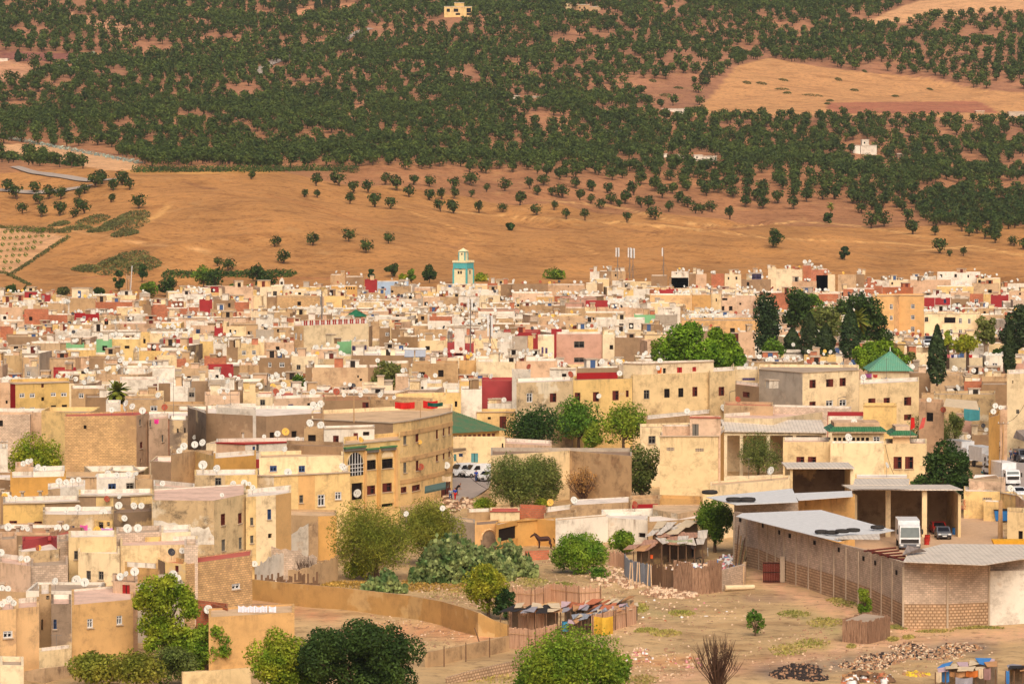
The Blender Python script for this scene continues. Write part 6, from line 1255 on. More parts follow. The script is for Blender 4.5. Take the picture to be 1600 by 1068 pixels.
def pyramid(x0, x1, ye, apx, apy, d, D, label, mat, wall='C', yb=10, kind='pavilion'):
    A, B = at_d(x0, ye, d), at_d(x1, ye, d); ze = A[2]; ap = at_d(apx, apy, d+D/2); t = thing('pavilion', label, 'tiled roof building', (A[0], A[1], tz(A[0], A[1]))); e = .3
    m = MB(); q = [(A[0], A[1], ze), (B[0], B[1], ze), (B[0], B[1]+D, ze), (A[0], A[1]+D, ze)]
    for i in range(4):
        a, b = q[i], q[(i+1) % 4]; l = math.dist(a, b); hh = math.dist(ap, ((a[0]+b[0])/2, (a[1]+b[1])/2, a[2])); m.face([a, b, ap], mat, [(0, 0), (l, 0), (l/2, hh)])
    m.face(list(reversed(q)), CONC); m.build('roof', t); r = MB()
    for p in q: r.bar(p, ap, .14, .14, mat, 5)
    r.build('ridge_tiles', t); w = MB(ze); w.box(A[0]+.6, B[0]-.6, A[1]+.6, A[1]+D-.6, tz(A[0], A[1])-.5, ze-.004, WM[wall]); w.build('wall', t)
    f = MB(); f.bar((ap[0], ap[1], ap[2]-.1), (ap[0], ap[1], ap[2]+.9), .12, .04, FR['w'], 5); f.build('finial', t); return t
pyramid(541, 571, 494.5, 556, 484, 905, 6, 'small dark green pyramid roof above the big windowless block', tilemat('dark_green_tiles', alb(40, 110, 75), alb(52, 125, 85)))
pyramid(1357, 1427, 579.5, 1391, 549, 668, 10, 'large pale green tiled pyramid roof beside the columnar cypress', GTILE3)
def hiphall():
    z = 4.6; E = [at_z(704, 677, z), at_z(790, 672, z)]; d0 = E[0][1]; rz = math.atan2(E[1][1]-E[0][1], E[1][0]-E[0][0]); L = math.dist(E[0], E[1]); D = 15; c, n = math.cos(rz), math.sin(rz); P = lambda u, v, zz: (E[0][0]+u*c-v*n, E[0][1]+u*n+v*c, zz)
    t = thing('tiled_hall', 'hall with a weathered green tiled hip roof at the head of the car park', 'hall', (E[0][0], E[0][1], 0)); R1, R2 = P(L*.24, D/2, z+2.9), P(L*.52, D/2, z+2.9); q = [P(0, 0, z), P(L, 0, z), P(L, D, z), P(0, D, z)]; m = MB()
    m.face([q[0], q[1], R2, R1], GTILE2, [(0, 0), (L, 0), (L*.6, 8), (L*.3, 8)]); m.face([q[1], q[2], R2], GTILE2, [(0, 0), (D, 0), (D/2, 8)]); m.face([q[2], q[3], R1, R2], GTILE2, [(0, 0), (L, 0), (L*.6, 8), (L*.3, 8)]); m.face([q[3], q[0], R1], GTILE2, [(0, 0), (D, 0), (D/2, 8)]); m.face(list(reversed(q)), CONC); m.build('roof', t)
    r = MB(); [r.bar(a, b, .17, .17, GTILE2, 5) for a, b in ((q[0], R1), (q[1], R2), (R1, R2))]; r.build('ridge_tiles', t); w = MB(z); w.box(.7, L-.7, .7, D-.7, -.3, z-.01, WM['y'], (E[0][0], E[0][1], 0), rz); w.build('wall', t)
    for i in range(9): k = MB(); u = 1.2+i*(L-2.4)/9; k.box(u, u+.55, .66, .697, z-1.2, z-.4, FR['m'], (E[0][0], E[0][1], 0), rz); k.build('window', t)
hiphall()
def mast(px, yt, yb, d, label, nm='phone_mast', cat='phone mast', panels=3, r=.12, ph=2.2):
    x, y, z0 = at_d(px, yb, d); z1 = ZC+slope(yt)*d; t = thing(nm, label, cat, (x, y, z0)); m = MB(); m.bar((x, y, z0-2), (x, y, z1), r, r*.6, METAL, 5)
    for k in range(3): a = k*2.1; m.bar((x+1.1*math.cos(a), y+1.1*math.sin(a), z0-.5), (x, y, z0+(z1-z0)*.35), .04, .04, METAL, 3)
    m.build('pole', t)
    for k in range(panels): a = k*2.1-1.2; p = MB(); p.box(-.16, .16, -.1, .1, z1-ph, z1, FR['w'], (x+.45*math.sin(a), y-.45*math.cos(a), 0)); p.build('antenna_panel', t)
mast(965, 387, 424, 1120, 'phone mast with pale panels, first from the left on the skyline', ph=2.6); mast(984, 387, 424, 1118, 'taller twin phone mast beside the flat roof on the skyline', ph=2.8); mast(989, 388, 424, 1122, 'phone mast standing right against its twin', ph=2.8); mast(1037, 387, 420, 1125, 'phone mast with one white panel, alone at the right', panels=1, ph=2.4)
mast(735, 467, 536, 770, 'tall grey pylon behind the white tank', 'radio_mast', 'mast', 2, .14); mast(766, 493, 540, 760, 'shorter pylon with white panels, right of the white tank', 'radio_mast', 'mast', 3, .12, 4); mast(503, 455, 502, 860, 'dark mast rising behind the big windowless block', 'radio_mast', 'mast', 0, .2)
def lattice():
    x, y, z = ground(200, 461); z1 = ZC+slope(415)*y; t = thing('pylon', 'old ruined stone pylon with a white pole at the foot of the slope', 'pylon', (x, y, z)); m = MB(); s = y/F; m.box(-3*s, -1.4*s, 0, 1.2, z-1, ZC+slope(428)*y, WM['s'], (x, y, 0)); m.box(1.2*s, 3*s, 0, 1.2, z-1, ZC+slope(430)*y, WM['s'], (x, y, 0)); m.box(-1.39*s, 1.19*s, .1, 1.1, ZC+slope(436)*y, ZC+slope(431)*y, WM['s'], (x, y, 0)); m.build('masonry', t); m = MB(); m.bar((x+.6, y+.6, z), (x+1.2, y+.6, z1), .16, .12, FR['w'], 5); m.build('pole', t)
lattice()
def tank():
    x, y, z = at_d(226, 466, 1075); s = y/F; m = MB(); N = 16; r = 8*s; zt = ZC+slope(458)*y; p = [(x+r*math.cos(2*math.pi*i/N), y+r*math.sin(2*math.pi*i/N)) for i in range(N)]; m.hexa([(a, b, tz(x, y)) for a, b in p], [(a, b, zt) for a, b in p], WM['w']); t = thing('water_tank', 'round pale water tank behind the dishes at the foot of the slope', 'water tank', (x, y, tz(x, y))); m.build('drum', t); m = MB(); m.hexa([(a, b, zt+.002) for a, b in p], [(x+(a-x)*.2, y+(b-y)*.2, zt+.5) for a, b in p], WM['w']); m.build('lid', t)
tank()
def boxtank():
    d = 748.; x0 = at_d(702, 534, d)[0]; x1 = at_d(726, 534, d)[0]; z0 = at_d(0, 535, d)[2]; z1 = at_d(0, 512, d)[2]; t = thing('tank_house', 'square white tank standing on the deep red wall', 'water tank', (x0, d, z0)); m = MB(z1); m.box(x0+1, x1, d, d+3, z0-2, z1, WM['w']); m.build('wall', t); m = MB(); m.box(x0+.85, x1+.15, d-.15, d+3.1, z1+.002, z1+.25, CONC); m.build('lid', t)
    m = MB(); [m.bar((x0-.2+i*.35, d-.3, z0), (x0-.2+i*.35, d-.3, z1-.6), .12, .12, METAL, 5) for i in range(3)]; m.build('pipe', t)
boxtank()
def heaters():
    for i, (a, b) in enumerate(((632, 647), (649, 665))):
        d = 716.; X0, X1 = at_d(a, 560, d)[0], at_d(b, 560, d)[0]; z0, z1 = at_d(0, 558, d)[2], at_d(0, 548, d)[2]; t = thing('solar_heater', f"{'left' if i == 0 else 'right'} one of the two roof solar heaters with a steel drum on top", 'solar heater', (X0, d, z0)); m = MB(); m.hexa([(X0, d, z0), (X1, d, z0), (X1, d+.8, z1), (X0, d+.8, z1)], [(X0, d-.1, z0+.1), (X1, d-.1, z0+.1), (X1, d+.7, z1+.1), (X0, d+.7, z1+.1)], plain('solar_glass', alb(130, 135, 150), .2, spec=.6)); m.build('collector', t); m = MB(); m.bar((X0-.1, d+.9, z1+.25), (X1+.1, d+.9, z1+.25), .28, .28, FR['w'], 8); m.build('drum', t)
heaters()
# ---------------------------------------------------------------- walls and sheds of the lot
def wall_run(name, label, pts, h, mat, cat='wall', th=.3, cop=None, group=None, low=None, zs=None):
    P = [at_z(px, py, 0) for px, py in pts]; t = thing(name, label, cat, (P[0][0], P[0][1], 0)); hs = h if isinstance(h, (list, tuple)) else [h]*len(P); m = MB(max(hs)); N = []
    for i, p in enumerate(P):
        a, b = P[max(0, i-1)], P[min(len(P)-1, i+1)]; l = math.dist(a, b); N.append((-(b[1]-a[1])/l*th, (b[0]-a[0])/l*th))
    mats = mat if isinstance(mat, (list, tuple)) else [mat]*(len(P)-1); u = 0
    for i in range(len(P)-1):
        A, B = P[i], P[i+1]; a, b = (A[0]+N[i][0], A[1]+N[i][1]), (B[0]+N[i+1][0], B[1]+N[i+1][1]); L = math.dist(A, B); h0, h1 = hs[i], hs[i+1]; lz = low[0] if low else None
        if low:
            m.face([(*A, -.4), (*B, -.4), (*B, lz), (*A, lz)], low[1], [(u, -9), (u+L, -9), (u+L, lz-8.6), (u, lz-8.6)]); m.face([(*A, lz), (*B, lz), (*B, h1), (*A, h0)], mats[i], [(u, lz-h1), (u+L, lz-h1), (u+L, 0), (u, 0)])
        else: m.face([(*A, -.4), (*B, -.4), (*B, h1), (*A, h0)], mats[i], [(u, -.4-h1), (u+L, -.4-h1), (u+L, 0), (u, 0)])
        m.face([(*b, -.4), (*a, -.4), (*a, h0), (*b, h1)], mats[i]); m.face([(*A, h0), (*B, h1), (*b, h1), (*a, h0)], cop or mats[i]); u += L
        if i == 0: m.face([(*a, -.4), (*A, -.4), (*A, h0), (*a, h0)], mats[i])
        if i == len(P)-2: m.face([(*B, -.4), (*b, -.4), (*b, h1), (*B, h1)], mats[i])
    m.build('masonry', t); return t, P
OW = wallmat('ochre_perimeter_render', alb(206, 160, 96), .5, patch=alb(218, 178, 118), pth=.55)
wall_run('perimeter_wall', 'long curved ochre wall sweeping across the empty plot', [(394, 937), (440, 942), (520, 951), (580, 958), (638, 966), (689, 977), (720, 987), (747, 995), (773, 996), (797, 993)], [2.2, 2.2, 2.3, 2.3, 2.35, 2.45, 2.5, 2.4, 1.7, 1.05], OW, cop=WM['t'])
wall_run('boundary_wall', 'low sandy boundary wall with posts below the end of the curved wall', [(668, 1042), (730, 1030), (796, 1016)], 1.4, WM['t'])
for i, (px, py) in enumerate([(694, 1040), (728, 1034), (765, 1026), (753, 1010)]):
    x, y = at_z(px, py, 0); t = thing('fence_post', f"{['first', 'second', 'third', 'leaning'][i]} rusty post along the low sandy boundary wall", 'post', (x, y, 0)); m = MB(); m.bar((x, y-.4, -.2), (x+(-.7 if i == 3 else 0), y-.4, 1.9), .06, .05, WOODP); m.build('shaft', t)
wall_run('stone_terrace', 'low crumbling stone terrace below the sandy wall', [(700, 1068), (740, 1062), (800, 1050), (830, 1040)], [.6, .9, 1.0, .7], WM['s'])
wall_run('garden_wall', 'pale low wall with a rounded top at the bottom left', [(285, 1085), (330, 1083), (392, 1078)], 2.0, WM['c']); wall_run('garden_wall', 'low clay wall in front of the yellow house', [(38, 1062), (70, 1066), (112, 1056)], [.8, 1.3, 1.0], WM['t'])
# big block wall round the yard
BWt, BP = wall_run('yard_wall', 'tall cinder block yard wall on a rubble stone base', [(1147, 880), (1186, 890), (1225, 908), (1303, 932), (1361, 955), (1411, 980), (1480, 980), (1545, 977)], [6, 6, 5.9, 5.8, 6.2, 6.5, 6.35, 6.3], WM['k'], low=(2.35, WM['s']))
wk = []
for i in range(len(BP)-1):
    A, B = BP[i], BP[i+1]; L = math.dist(A, B); k = max(1, round(L/4.2)); t0 = ((B[0]-A[0])/L, (B[1]-A[1])/L); n = (t0[1], -t0[0])
    for j in range(k+(i == len(BP)-2)):
        u = L*j/k; x, y = A[0]+t0[0]*u+n[0]*.06, A[1]+t0[1]*u+n[1]*.06; m = MB(); rz = math.atan2(t0[1], t0[0]); m.box(-.09, .09, -.03, .3, -.3, 5.75+(.3 if i >= 4 else 0), CONC, (x, y, 0), rz); o = m.build('concrete_post', BWt); 
        if j % 2 == 0 and i < 5: m = MB(); m.box(1.6, 2.2, -.03, .03, 5.0, 5.45, HOLE, (x, y, 0), rz); m.build('vent_opening', BWt)
m = MB()
wall_run('whitewashed_wall', 'flaking whitewashed wall at the right of the block wall', [(1545.6, 976), (1610, 974)], 5.4, WM['w']); wall_run('block_parapet', 'strip of block wall above the whitewashed one', [(1545.6, 974), (1612, 972)], 6.3, WM['k'])
def sheet(name, label, pts, z, mat, th=.06, cat='metal roof', zs=None, group=None):
    P = [(*at_z(px, py, (zs[i] if zs else z)), (zs[i] if zs else z)) for i, (px, py) in enumerate(pts)]; t = thing(name, label, cat, P[0]); m = MB(); m.hexa([(a, b, c-th) for a, b, c in reversed(P)][::-1], P, mat); m.build('sheeting', t); return t, P
sheet('metal_roof', 'large white sheet metal roof behind the block wall', [(1150, 806), (1273, 836.5), (1310, 845), (1398, 828), (1283, 796), (1160, 801)], 6.25, SHEET)
sheet('metal_roof', 'bright white sheet roof with tyres behind the green tree', [(1103, 776), (1150, 788), (1247, 783.5), (1238, 762.5)], 6.9, SHEET); sheet('metal_roof', 'narrow white sheet roof strip beside the small open garage', [(1247.5, 781), (1332, 775), (1331, 766), (1240, 770)], 6.6, SHEET)
sheet('metal_roof', 'pale ribbed metal roof reaching to the picture edge', [(1411, 877), (1538, 882), (1600, 872), (1610, 872), (1612, 850), (1473, 849), (1420, 862)], 6.75, CORR); sheet('metal_roof', 'strip of ribbed metal roof behind the triple garage', [(1333, 757), (1420, 757), (1421, 747), (1336, 747)], 7.4, CORR)
sheet('metal_roof', 'peeled up corner of grey sheet on the ribbed roof', [(1410, 866), (1447, 860), (1436, 855), (1418, 851)], 7.0, CORRG, zs=[6.9, 7.0, 7.5, 7.6]); sheet('metal_roof', 'loose bent sheets with tyres at the corner of the white roof', [(1303, 841), (1375, 842), (1374, 833), (1320, 836)], 6.5, CORR, zs=[6.4, 6.7, 6.8, 6.5])
tl = thing('roof_frame', 'bare rusty roof trusses between the block wall and the ribbed roof', 'roof frame', (*at_z(1361, 862, 6.3), 6.3)); 
for i in range(5): a, b = at_z(1350+i*12, 861+i*3.2, 6.35), at_z(1400+i*5, 856+i*4.2, 6.5); m = MB(); m.bar((*a, 6.4), (*b, 6.55), .09, .09, FR['m'], 4); m.build('rafter', tl)
m = MB(); a, b = at_z(1356, 862, 6.3), at_z(1412, 878, 6.3); m.bar((*a, 6.5), (*b, 6.5), .11, .11, FR['m'], 4); m.build('beam', tl)
# tyres
TY = None
def tyre(px, py, z, i, label, flat=True, sc=1.0):
    global TY
    x, y = at_z(px, py, z)
    if TY is None:
        m = MB(); N = 18; R0, r0 = .55, .2
        for i_ in range(N):
            for j in range(7):
                f = lambda a, b: ((R0+r0*math.cos(b))*math.cos(a), (R0+r0*math.cos(b))*math.sin(a), r0*math.sin(b)*.9); a0, a1, b0, b1 = 2*math.pi*i_/N, 2*math.pi*(i_+1)/N, 2*math.pi*j/7, 2*math.pi*(j+1)/7; m.face([f(a0, b0), f(a1, b0), f(a1, b1), f(a0, b1)], BLACK)
        TY = t = m.build('tyre', smooth=True)
    else: t = TY.copy(); C.objects.link(t)
    t.location = (x, y, z+.2); t.scale = (sc, sc, sc); t.rotation_euler = (0 if flat else R(80), 0, rnd.uniform(0, 3)); tag(t, label, 'tyre', 'old tyres lying on the metal roofs')
for i, (px, py, z, lb) in enumerate([(1284, 833, 6.3, 'old tyre nearest the block wall on the white roof'), (1300, 834, 6.4, 'old tyre second from the block wall edge'), (1316, 832, 6.6, 'old tyre in the middle of the row on the white roof'), (1333, 830.5, 6.6, 'raised old tyre near the loose sheets'), (1371, 826, 6.4, 'old tyre alone near the truck end of the roof'), (1109, 771, 7, 'tyre at the far left of the tree side sheet roof'), (1147, 782.5, 7, 'left one of two flat tyres on the tree side roof'), (1168, 782.5, 7, 'right one of two flat tyres on the tree side roof')]): tyre(px, py, z, i, lb, sc=1.3 if i > 4 else 1.05)
# triple garage and small garage
def open_garage(name, label, x0, x1, ytop, yback, d, zb, posts, D, roofm, inner, lintel=.0):
    A, B = at_d(x0, 534, d), at_d(x1, 534, d); X0, X1 = A[0], B[0]; zt = ZC+slope(ytop)*d; zq = ZC+slope(yback)*(d+D); t = thing(name, label, 'garage', (X0, d, zb)); tk = .35
    m = MB(zt); m.box(X0, X0+tk, d, d+D, zb-.3, min(zt, zq)-.02, WM['c']); m.build('side_wall', t); m = MB(zt); m.box(X1-tk, X1, d, d+D, zb-.3, min(zt, zq)-.02, WM['c']); m.build('side_wall', t)
    m = MB(zt); m.box(X0+tk+.001, X1-tk-.001, d+D-.3, d+D, zb-.3, min(zt, zq)-.02, WM[inner]); m.build('back_wall', t)
    for p in posts: x = at_d(p, 534, d)[0]; q = MB(zt); q.box(x-.3, x+.3, d+.02, d+.6, zb-.3, zt, WM['c']); q.build('pillar', t)
    m = MB(); e = .45; m.hexa([(X0-e, d-.5, zt+.02), (X1+.15, d-.5, zt+.02), (X1+.15, d+D+.2, zq), (X0-e, d+D+.2, zq)], [(X0-e, d-.5, zt+.16), (X1+.15, d-.5, zt+.16), (X1+.15, d+D+.2, zq+.14), (X0-e, d+D+.2, zq+.14)], roofm); m.build('roof', t)
    m = MB(); m.box(X0, X1, d+.05, d+.4, zt-.3, zt-.001, CONC) if lintel else None
    if m.f: m.build('lintel', t)
    return t
open_garage('open_garage', 'triple open fronted garage with a ribbed metal roof', 1336, 1503, 765.5, 758.5, 474, 0, [1389, 1446], 13, CORR, 't')
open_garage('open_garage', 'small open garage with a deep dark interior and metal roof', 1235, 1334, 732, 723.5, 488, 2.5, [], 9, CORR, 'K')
def long_shed():
    d = 566.; X = lambda px: at_d(px, 534, d)[0]; z = lambda py: ZC+slope(py)*d; t = thing('open_shed', 'long open shed with a pale lean-to roof full of scrap', 'shed', (X(1131), d, 0)); m = MB(); m.hexa([(X(1131), d-.4, z(674)), (X(1292), d-.4, z(676)), (X(1292), d+9, z(664)), (X(1131), d+9, z(663))], [(X(1131), d-.4, z(674)+.15), (X(1292), d-.4, z(676)+.15), (X(1292), d+9, z(664)+.15), (X(1131), d+9, z(663)+.15)], CORR); m.build('roof', t)
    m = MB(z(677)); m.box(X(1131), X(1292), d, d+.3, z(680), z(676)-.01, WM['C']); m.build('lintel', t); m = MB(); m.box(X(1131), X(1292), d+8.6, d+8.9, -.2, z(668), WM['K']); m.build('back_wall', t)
    for p in (1134, 1159, 1201, 1242, 1288): m = MB(); m.box(X(p)-.25, X(p)+.25, d+.01, d+.29, -.2, z(680)-.01, WM['C']); m.build('post', t)
long_shed()
wall_run('yard_fence_wall', 'low pale wall with iron railings beside the olive tree', [(1131, 760), (1180, 759), (1234, 757)], 1.5, WM['C'])
# wire poles, logo and lettering on the yellow yard wall
def logo():
    z = 3.6; A, B = at_z(1506, 767, z), at_z(1583, 768, z); L = math.dist(A, B); d = A[1]; red = plain('faded_red_lettering', alb(178, 50, 40)); t = thing('painted_sign', 'faded red painted logo and word on the yellow wall', 'painted sign', (A[0], d, 0)); cx = at_d(1513, 534, d)[0]; zc = zat(1513, 784.5, d); n = (0, -1)
    m = MB(); N = 20; r = .34; p = [(cx+r*math.cos(6.283*i/N), d-.03, zc+r*math.sin(6.283*i/N)) for i in range(N)]; m.face(list(reversed(p)), red); m.build('red_disc', t)
    m = MB()
    for i in range(14): a0, a1 = 1.6+i*.36, 1.6+(i+1)*.36; 
    for i in range(13): a0, a1 = 1.5+i*.36, 1.5+(i+1)*.36; f = lambda a, q: (cx+q*math.cos(a), d-.03, zc+q*math.sin(a)); m.face([f(a0, .42), f(a0, .5), f(a1, .5), f(a1, .42)], red)
    m.face([(cx+.02, d-.034, zc+.03), (cx+.2, d-.034, zc+.2), (cx+.1, d-.034, zc+.3), (cx-.02, d-.034, zc+.2)], WM['y']); m.build('ring', t)
    cu = bpy.data.curves.new('word', 'FONT'); cu.body = 'OZONE'; cu.size = .62; cu.extrude = .01; cu.align_x = 'CENTER'; o = bpy.data.objects.new('word', cu); C.objects.link(o); o.data.materials.append(red)
    dg = bpy.context.evaluated_depsgraph_get(); me = bpy.data.meshes.new_from_object(o.evaluated_get(dg)); bpy.data.objects.remove(o); w = bpy.data.objects.new('lettering', me); C.objects.link(w); w.parent = t; w.rotation_euler = (R(90), 0, 0); w.location = (cx-A[0], -.035, zat(1513, 795, d)); w.scale = (.78, 1, 1)
logo()
def pole(px, yt, yb, label, lamp=False, z0=0, r=.11, cross=True, d=None, nm='utility_pole'):
    if d: x, y, zb = at_d(px, yb, d)
    else: (x, y), zb = at_z(px, yb, 0), 0
    h = ZC+slope(yt)*y; t = thing(nm, label, 'pole', (x, y, zb)); m = MB(); m.bar((x, y, zb-.3), (x, y, h), r*1.2, r*.8, POLE if not lamp else METAL, 6); m.build('shaft', t)
    if cross and not lamp: m = MB(); m.bar((x-.8, y-.1, h-.4), (x+.8, y-.1, h-.4), .05, .05, METAL, 4); [m.bar((x+k, y-.1, h-.38), (x+k, y-.1, h-.1), .05, .04, FR['w'], 4) for k in (-.7, 0, .7)]; m.build('crossarm', t)
    if lamp: m = MB(); m.bar((x, y, h), (x+.9*lamp, y-.1, h+.25), .05, .04, METAL, 4); m.box(min(.8*lamp, 1.3*lamp), max(.8*lamp, 1.3*lamp), -.2, .1, h+.18, h+.3, METAL, (x, y, 0)); m.build('lamp_head', t)
pole(1567, 657, 752, 'tall concrete pole standing in the market street', r=.16); pole(1547, 704, 745, 'short thin pole between the two lorries', cross=False, r=.07); pole(1580, 621, 700, 'slim pole in front of the tall cream house'); pole(774, 765, 798, 'thin white pole below the car park', cross=False, r=.06)
pole(918, 617, 700, 'arched street lamp in front of the yellow terrace', lamp=1, r=.05, nm='street_lamp'); pole(1140, 612, 690, 'arched street lamp by the cream terrace end', lamp=1, r=.05, nm='street_lamp'); pole(1309, 622, 700, 'arched street lamp before the peach block', lamp=1, r=.05, nm='street_lamp'); pole(4, 686, 760, 'dark lamp post at the left picture edge', r=.07, cross=True); pole(1433+130, 781, 843, 'square white gate post of the garage yard', cross=False, r=.3)
pole(505, 625, 660, 'thin antenna pole on the brown house roof', d=520, r=.05, cross=False); pole(553, 612, 656, 'wooden pole on the curved building roof', d=516, r=.08); pole(657, 625, 649, 'washing line pole above the curved building', d=520, r=.05, cross=False)
for i, (px, yt, yb, d) in enumerate([(271, 590, 640, 520), (360, 610, 636, 560), (187, 655, 700, 640), (1158, 590, 606, 640), (640, 590, 616, 640), (1180, 412, 430, 1100), (100, 470, 492, 950), (1385, 560, 590, 640), (1258, 545, 575, 720), (1170, 715, 741, 520), (88, 990, 1010, 350), (318, 745, 770, 470), (165, 860, 880, 400), (214, 875, 905, 392), (1500, 575, 600, 650)]):
    x, y, z = at_d(px, yb, d); h = ZC+slope(yt)*d; t = thing('tv_antenna', None, 'antenna', (x, y, z)); m = MB(); m.bar((x, y, z-1), (x, y, h), .035, .025, METAL, 4); m.build('mast', t); m = MB(); m.bar((x-.5, y, h-.1), (x+.5, y, h-.1), .02, .02, METAL, 3); [m.bar((x-.4+k*.2, y-.25, h-.1), (x-.4+k*.2, y+.25, h-.1), .015, .015, METAL, 3) for k in range(5)]; m.build('elements', t); pend(t, 'thin rooftop aerial', 'aerial', px, yt, 'antenna', 'aerials on the roofs')
def wire(label, a, b, sag=1.):
    A, B = at_d(*a), at_d(*b); m = MB(); n = 10; f = lambda t: (A[0]+(B[0]-A[0])*t, A[1]+(B[1]-A[1])*t, A[2]+(B[2]-A[2])*t-sag*4*t*(1-t)); [m.bar(f(i/n), f((i+1)/n), .035, .035, BLACK, 3) for i in range(n)]; o = m.build('cable', None, A); tag(o, label, 'cable')
wire('cable from the street pole towards the tall cream house', (1567, 659, 568), (1604, 625, 600)); wire('cable slung from the street pole to the garage yard gate post', (1567, 660, 568), (1563, 783, 472), .6); wire('cable drooping in front of the cream official building', (1383, 694, 522), (1401, 745, 518), .9); wire('cable strung across the peach block to the lamp', (1310, 624, 640), (1264, 588, 641), 1.2); wire('cable from the thin white pole to the curved building', (774, 767, 510), (700, 700, 526), 1.2); wire('cable over the market street stalls', (1545, 706, 575), (1580, 640, 620), 1.5)
# ---------------------------------------------------------------- cloths
def cloth(label, px0, px1, y0, y1, d, mat, nm='hung_cloth', fold=.12, group=None, cat='laundry'):
    A, B = at_d(px0, y0, d), at_d(px1, y0, d); z1 = A[2]; z0 = at_d(px0, y1, d)[2]; n = max(4, int((B[0]-A[0])/.25)); m = MB()
    for i in range(n):
        for j in range(3):
            f = lambda a, b: (A[0]+(B[0]-A[0])*a/n, d+fold*math.sin(a*1.3)*(.4+b/3), z1+(z0-z1)*b/3-.12*math.sin(math.pi*a/n)); m.face([f(i, j+1), f(i+1, j+1), f(i+1, j), f(i, j)], mat)
    o = m.build(nm, None, (A[0], d, z0)); tag(o, label, cat, group); return o
cm = lambda n, r, g, b: plain('cloth_'+n, alb(r, g, b), .9)
cloth('wide bright red cloth hanging over the long tan roof wall', 617, 648, 627.5, 637.5, 519, REDC); cloth('smaller red cloth beside the dark green one', 661, 684, 625.5, 637, 518, REDC); cloth('dark green cloth draped at the roof corner', 668, 692, 628, 634, 515, cm('green', 30, 80, 66))
WL = cm('white', 232, 232, 240)
for i, (a, b, lb) in enumerate([(372, 381, 'white sheet at the left end of the washing line'), (381.5, 390, 'second white sheet on the washing line'), (390.5, 399, 'third white sheet on the washing line'), (399.5, 409, 'fourth white sheet on the washing line'), (409.5, 417.5, 'fifth white sheet on the washing line'), (420, 431.5, 'separate white sheet at the right of the washing line')]): cloth(lb, a, b, 945+(i % 2), 957+(i % 3), 357, WL, group='white sheets drying on the ochre roof')
m = MB(); a, b = at_d(368, 944.5, 357), at_d(434, 942.5, 357); m.bar(a, b, .02, .02, METAL, 3); o = m.build('washing_line', None, a); tag(o, 'thin washing line above the long ochre wall', 'washing line')
cloth('bright pink clothes on the roof right of the bare brick house', 241, 248, 654, 661, 532, cm('pink', 235, 60, 150)); cloth('yellow blanket hanging in the dark recess', 95, 105, 968, 985, 352.5, cm('mustard', 205, 170, 40)); cloth('pink laundry among the dishes of the low houses', 125, 137, 819, 829, 418, cm('hotpink', 230, 100, 165)); cloth('lilac laundry beside the pink clothes', 158, 176, 824, 832, 414, cm('lilac', 215, 150, 205)); cloth('small dark blue garments hung beside the stained wall', 222, 230, 820, 826, 412, cm('navy', 60, 55, 110))
cloth('teal tarpaulin hung beside the market sheds', 1506, 1531, 636, 656, 606, cm('teal', 70, 140, 145)); cloth('dark blanket on the peach house roof', 1377, 1384, 590, 595, 634, cm('dark', 40, 45, 70)); cloth('blue blanket on the peach house roof', 1384, 1391, 590, 596, 634, cm('blue', 60, 110, 170)); cloth('purple laundry at the left of the peach house roof', 1352, 1362, 583, 589, 640, cm('purple', 150, 80, 130)); cloth('red laundry beside the purple one', 1364, 1371, 584, 589, 640, cm('brick', 190, 70, 60))
for i, (a, b, mt, lb) in enumerate([(1480, 1485, 'red', 'pinkish'), (1486, 1490, 'a', 'navy'), (1491, 1495, 'b', 'white'), (1496, 1500, 'c', 'grey-blue'), (1514, 1519, 'd', 'red')]): cloth(f'small {lb} garment on the line above the gabled house', a, b, 553, 558, 655, cm(lb, *dict(pinkish=(215, 120, 120), navy=(50, 60, 100), white=(230, 225, 225), red=(190, 50, 50)).get(lb, (120, 140, 170))))
cloth('yellow tarpaulin tied beside the reed fence', 928, 958, 962, 990, 366.5, cm('tarp_yellow', 215, 170, 60), cat='tarpaulin', fold=.3)
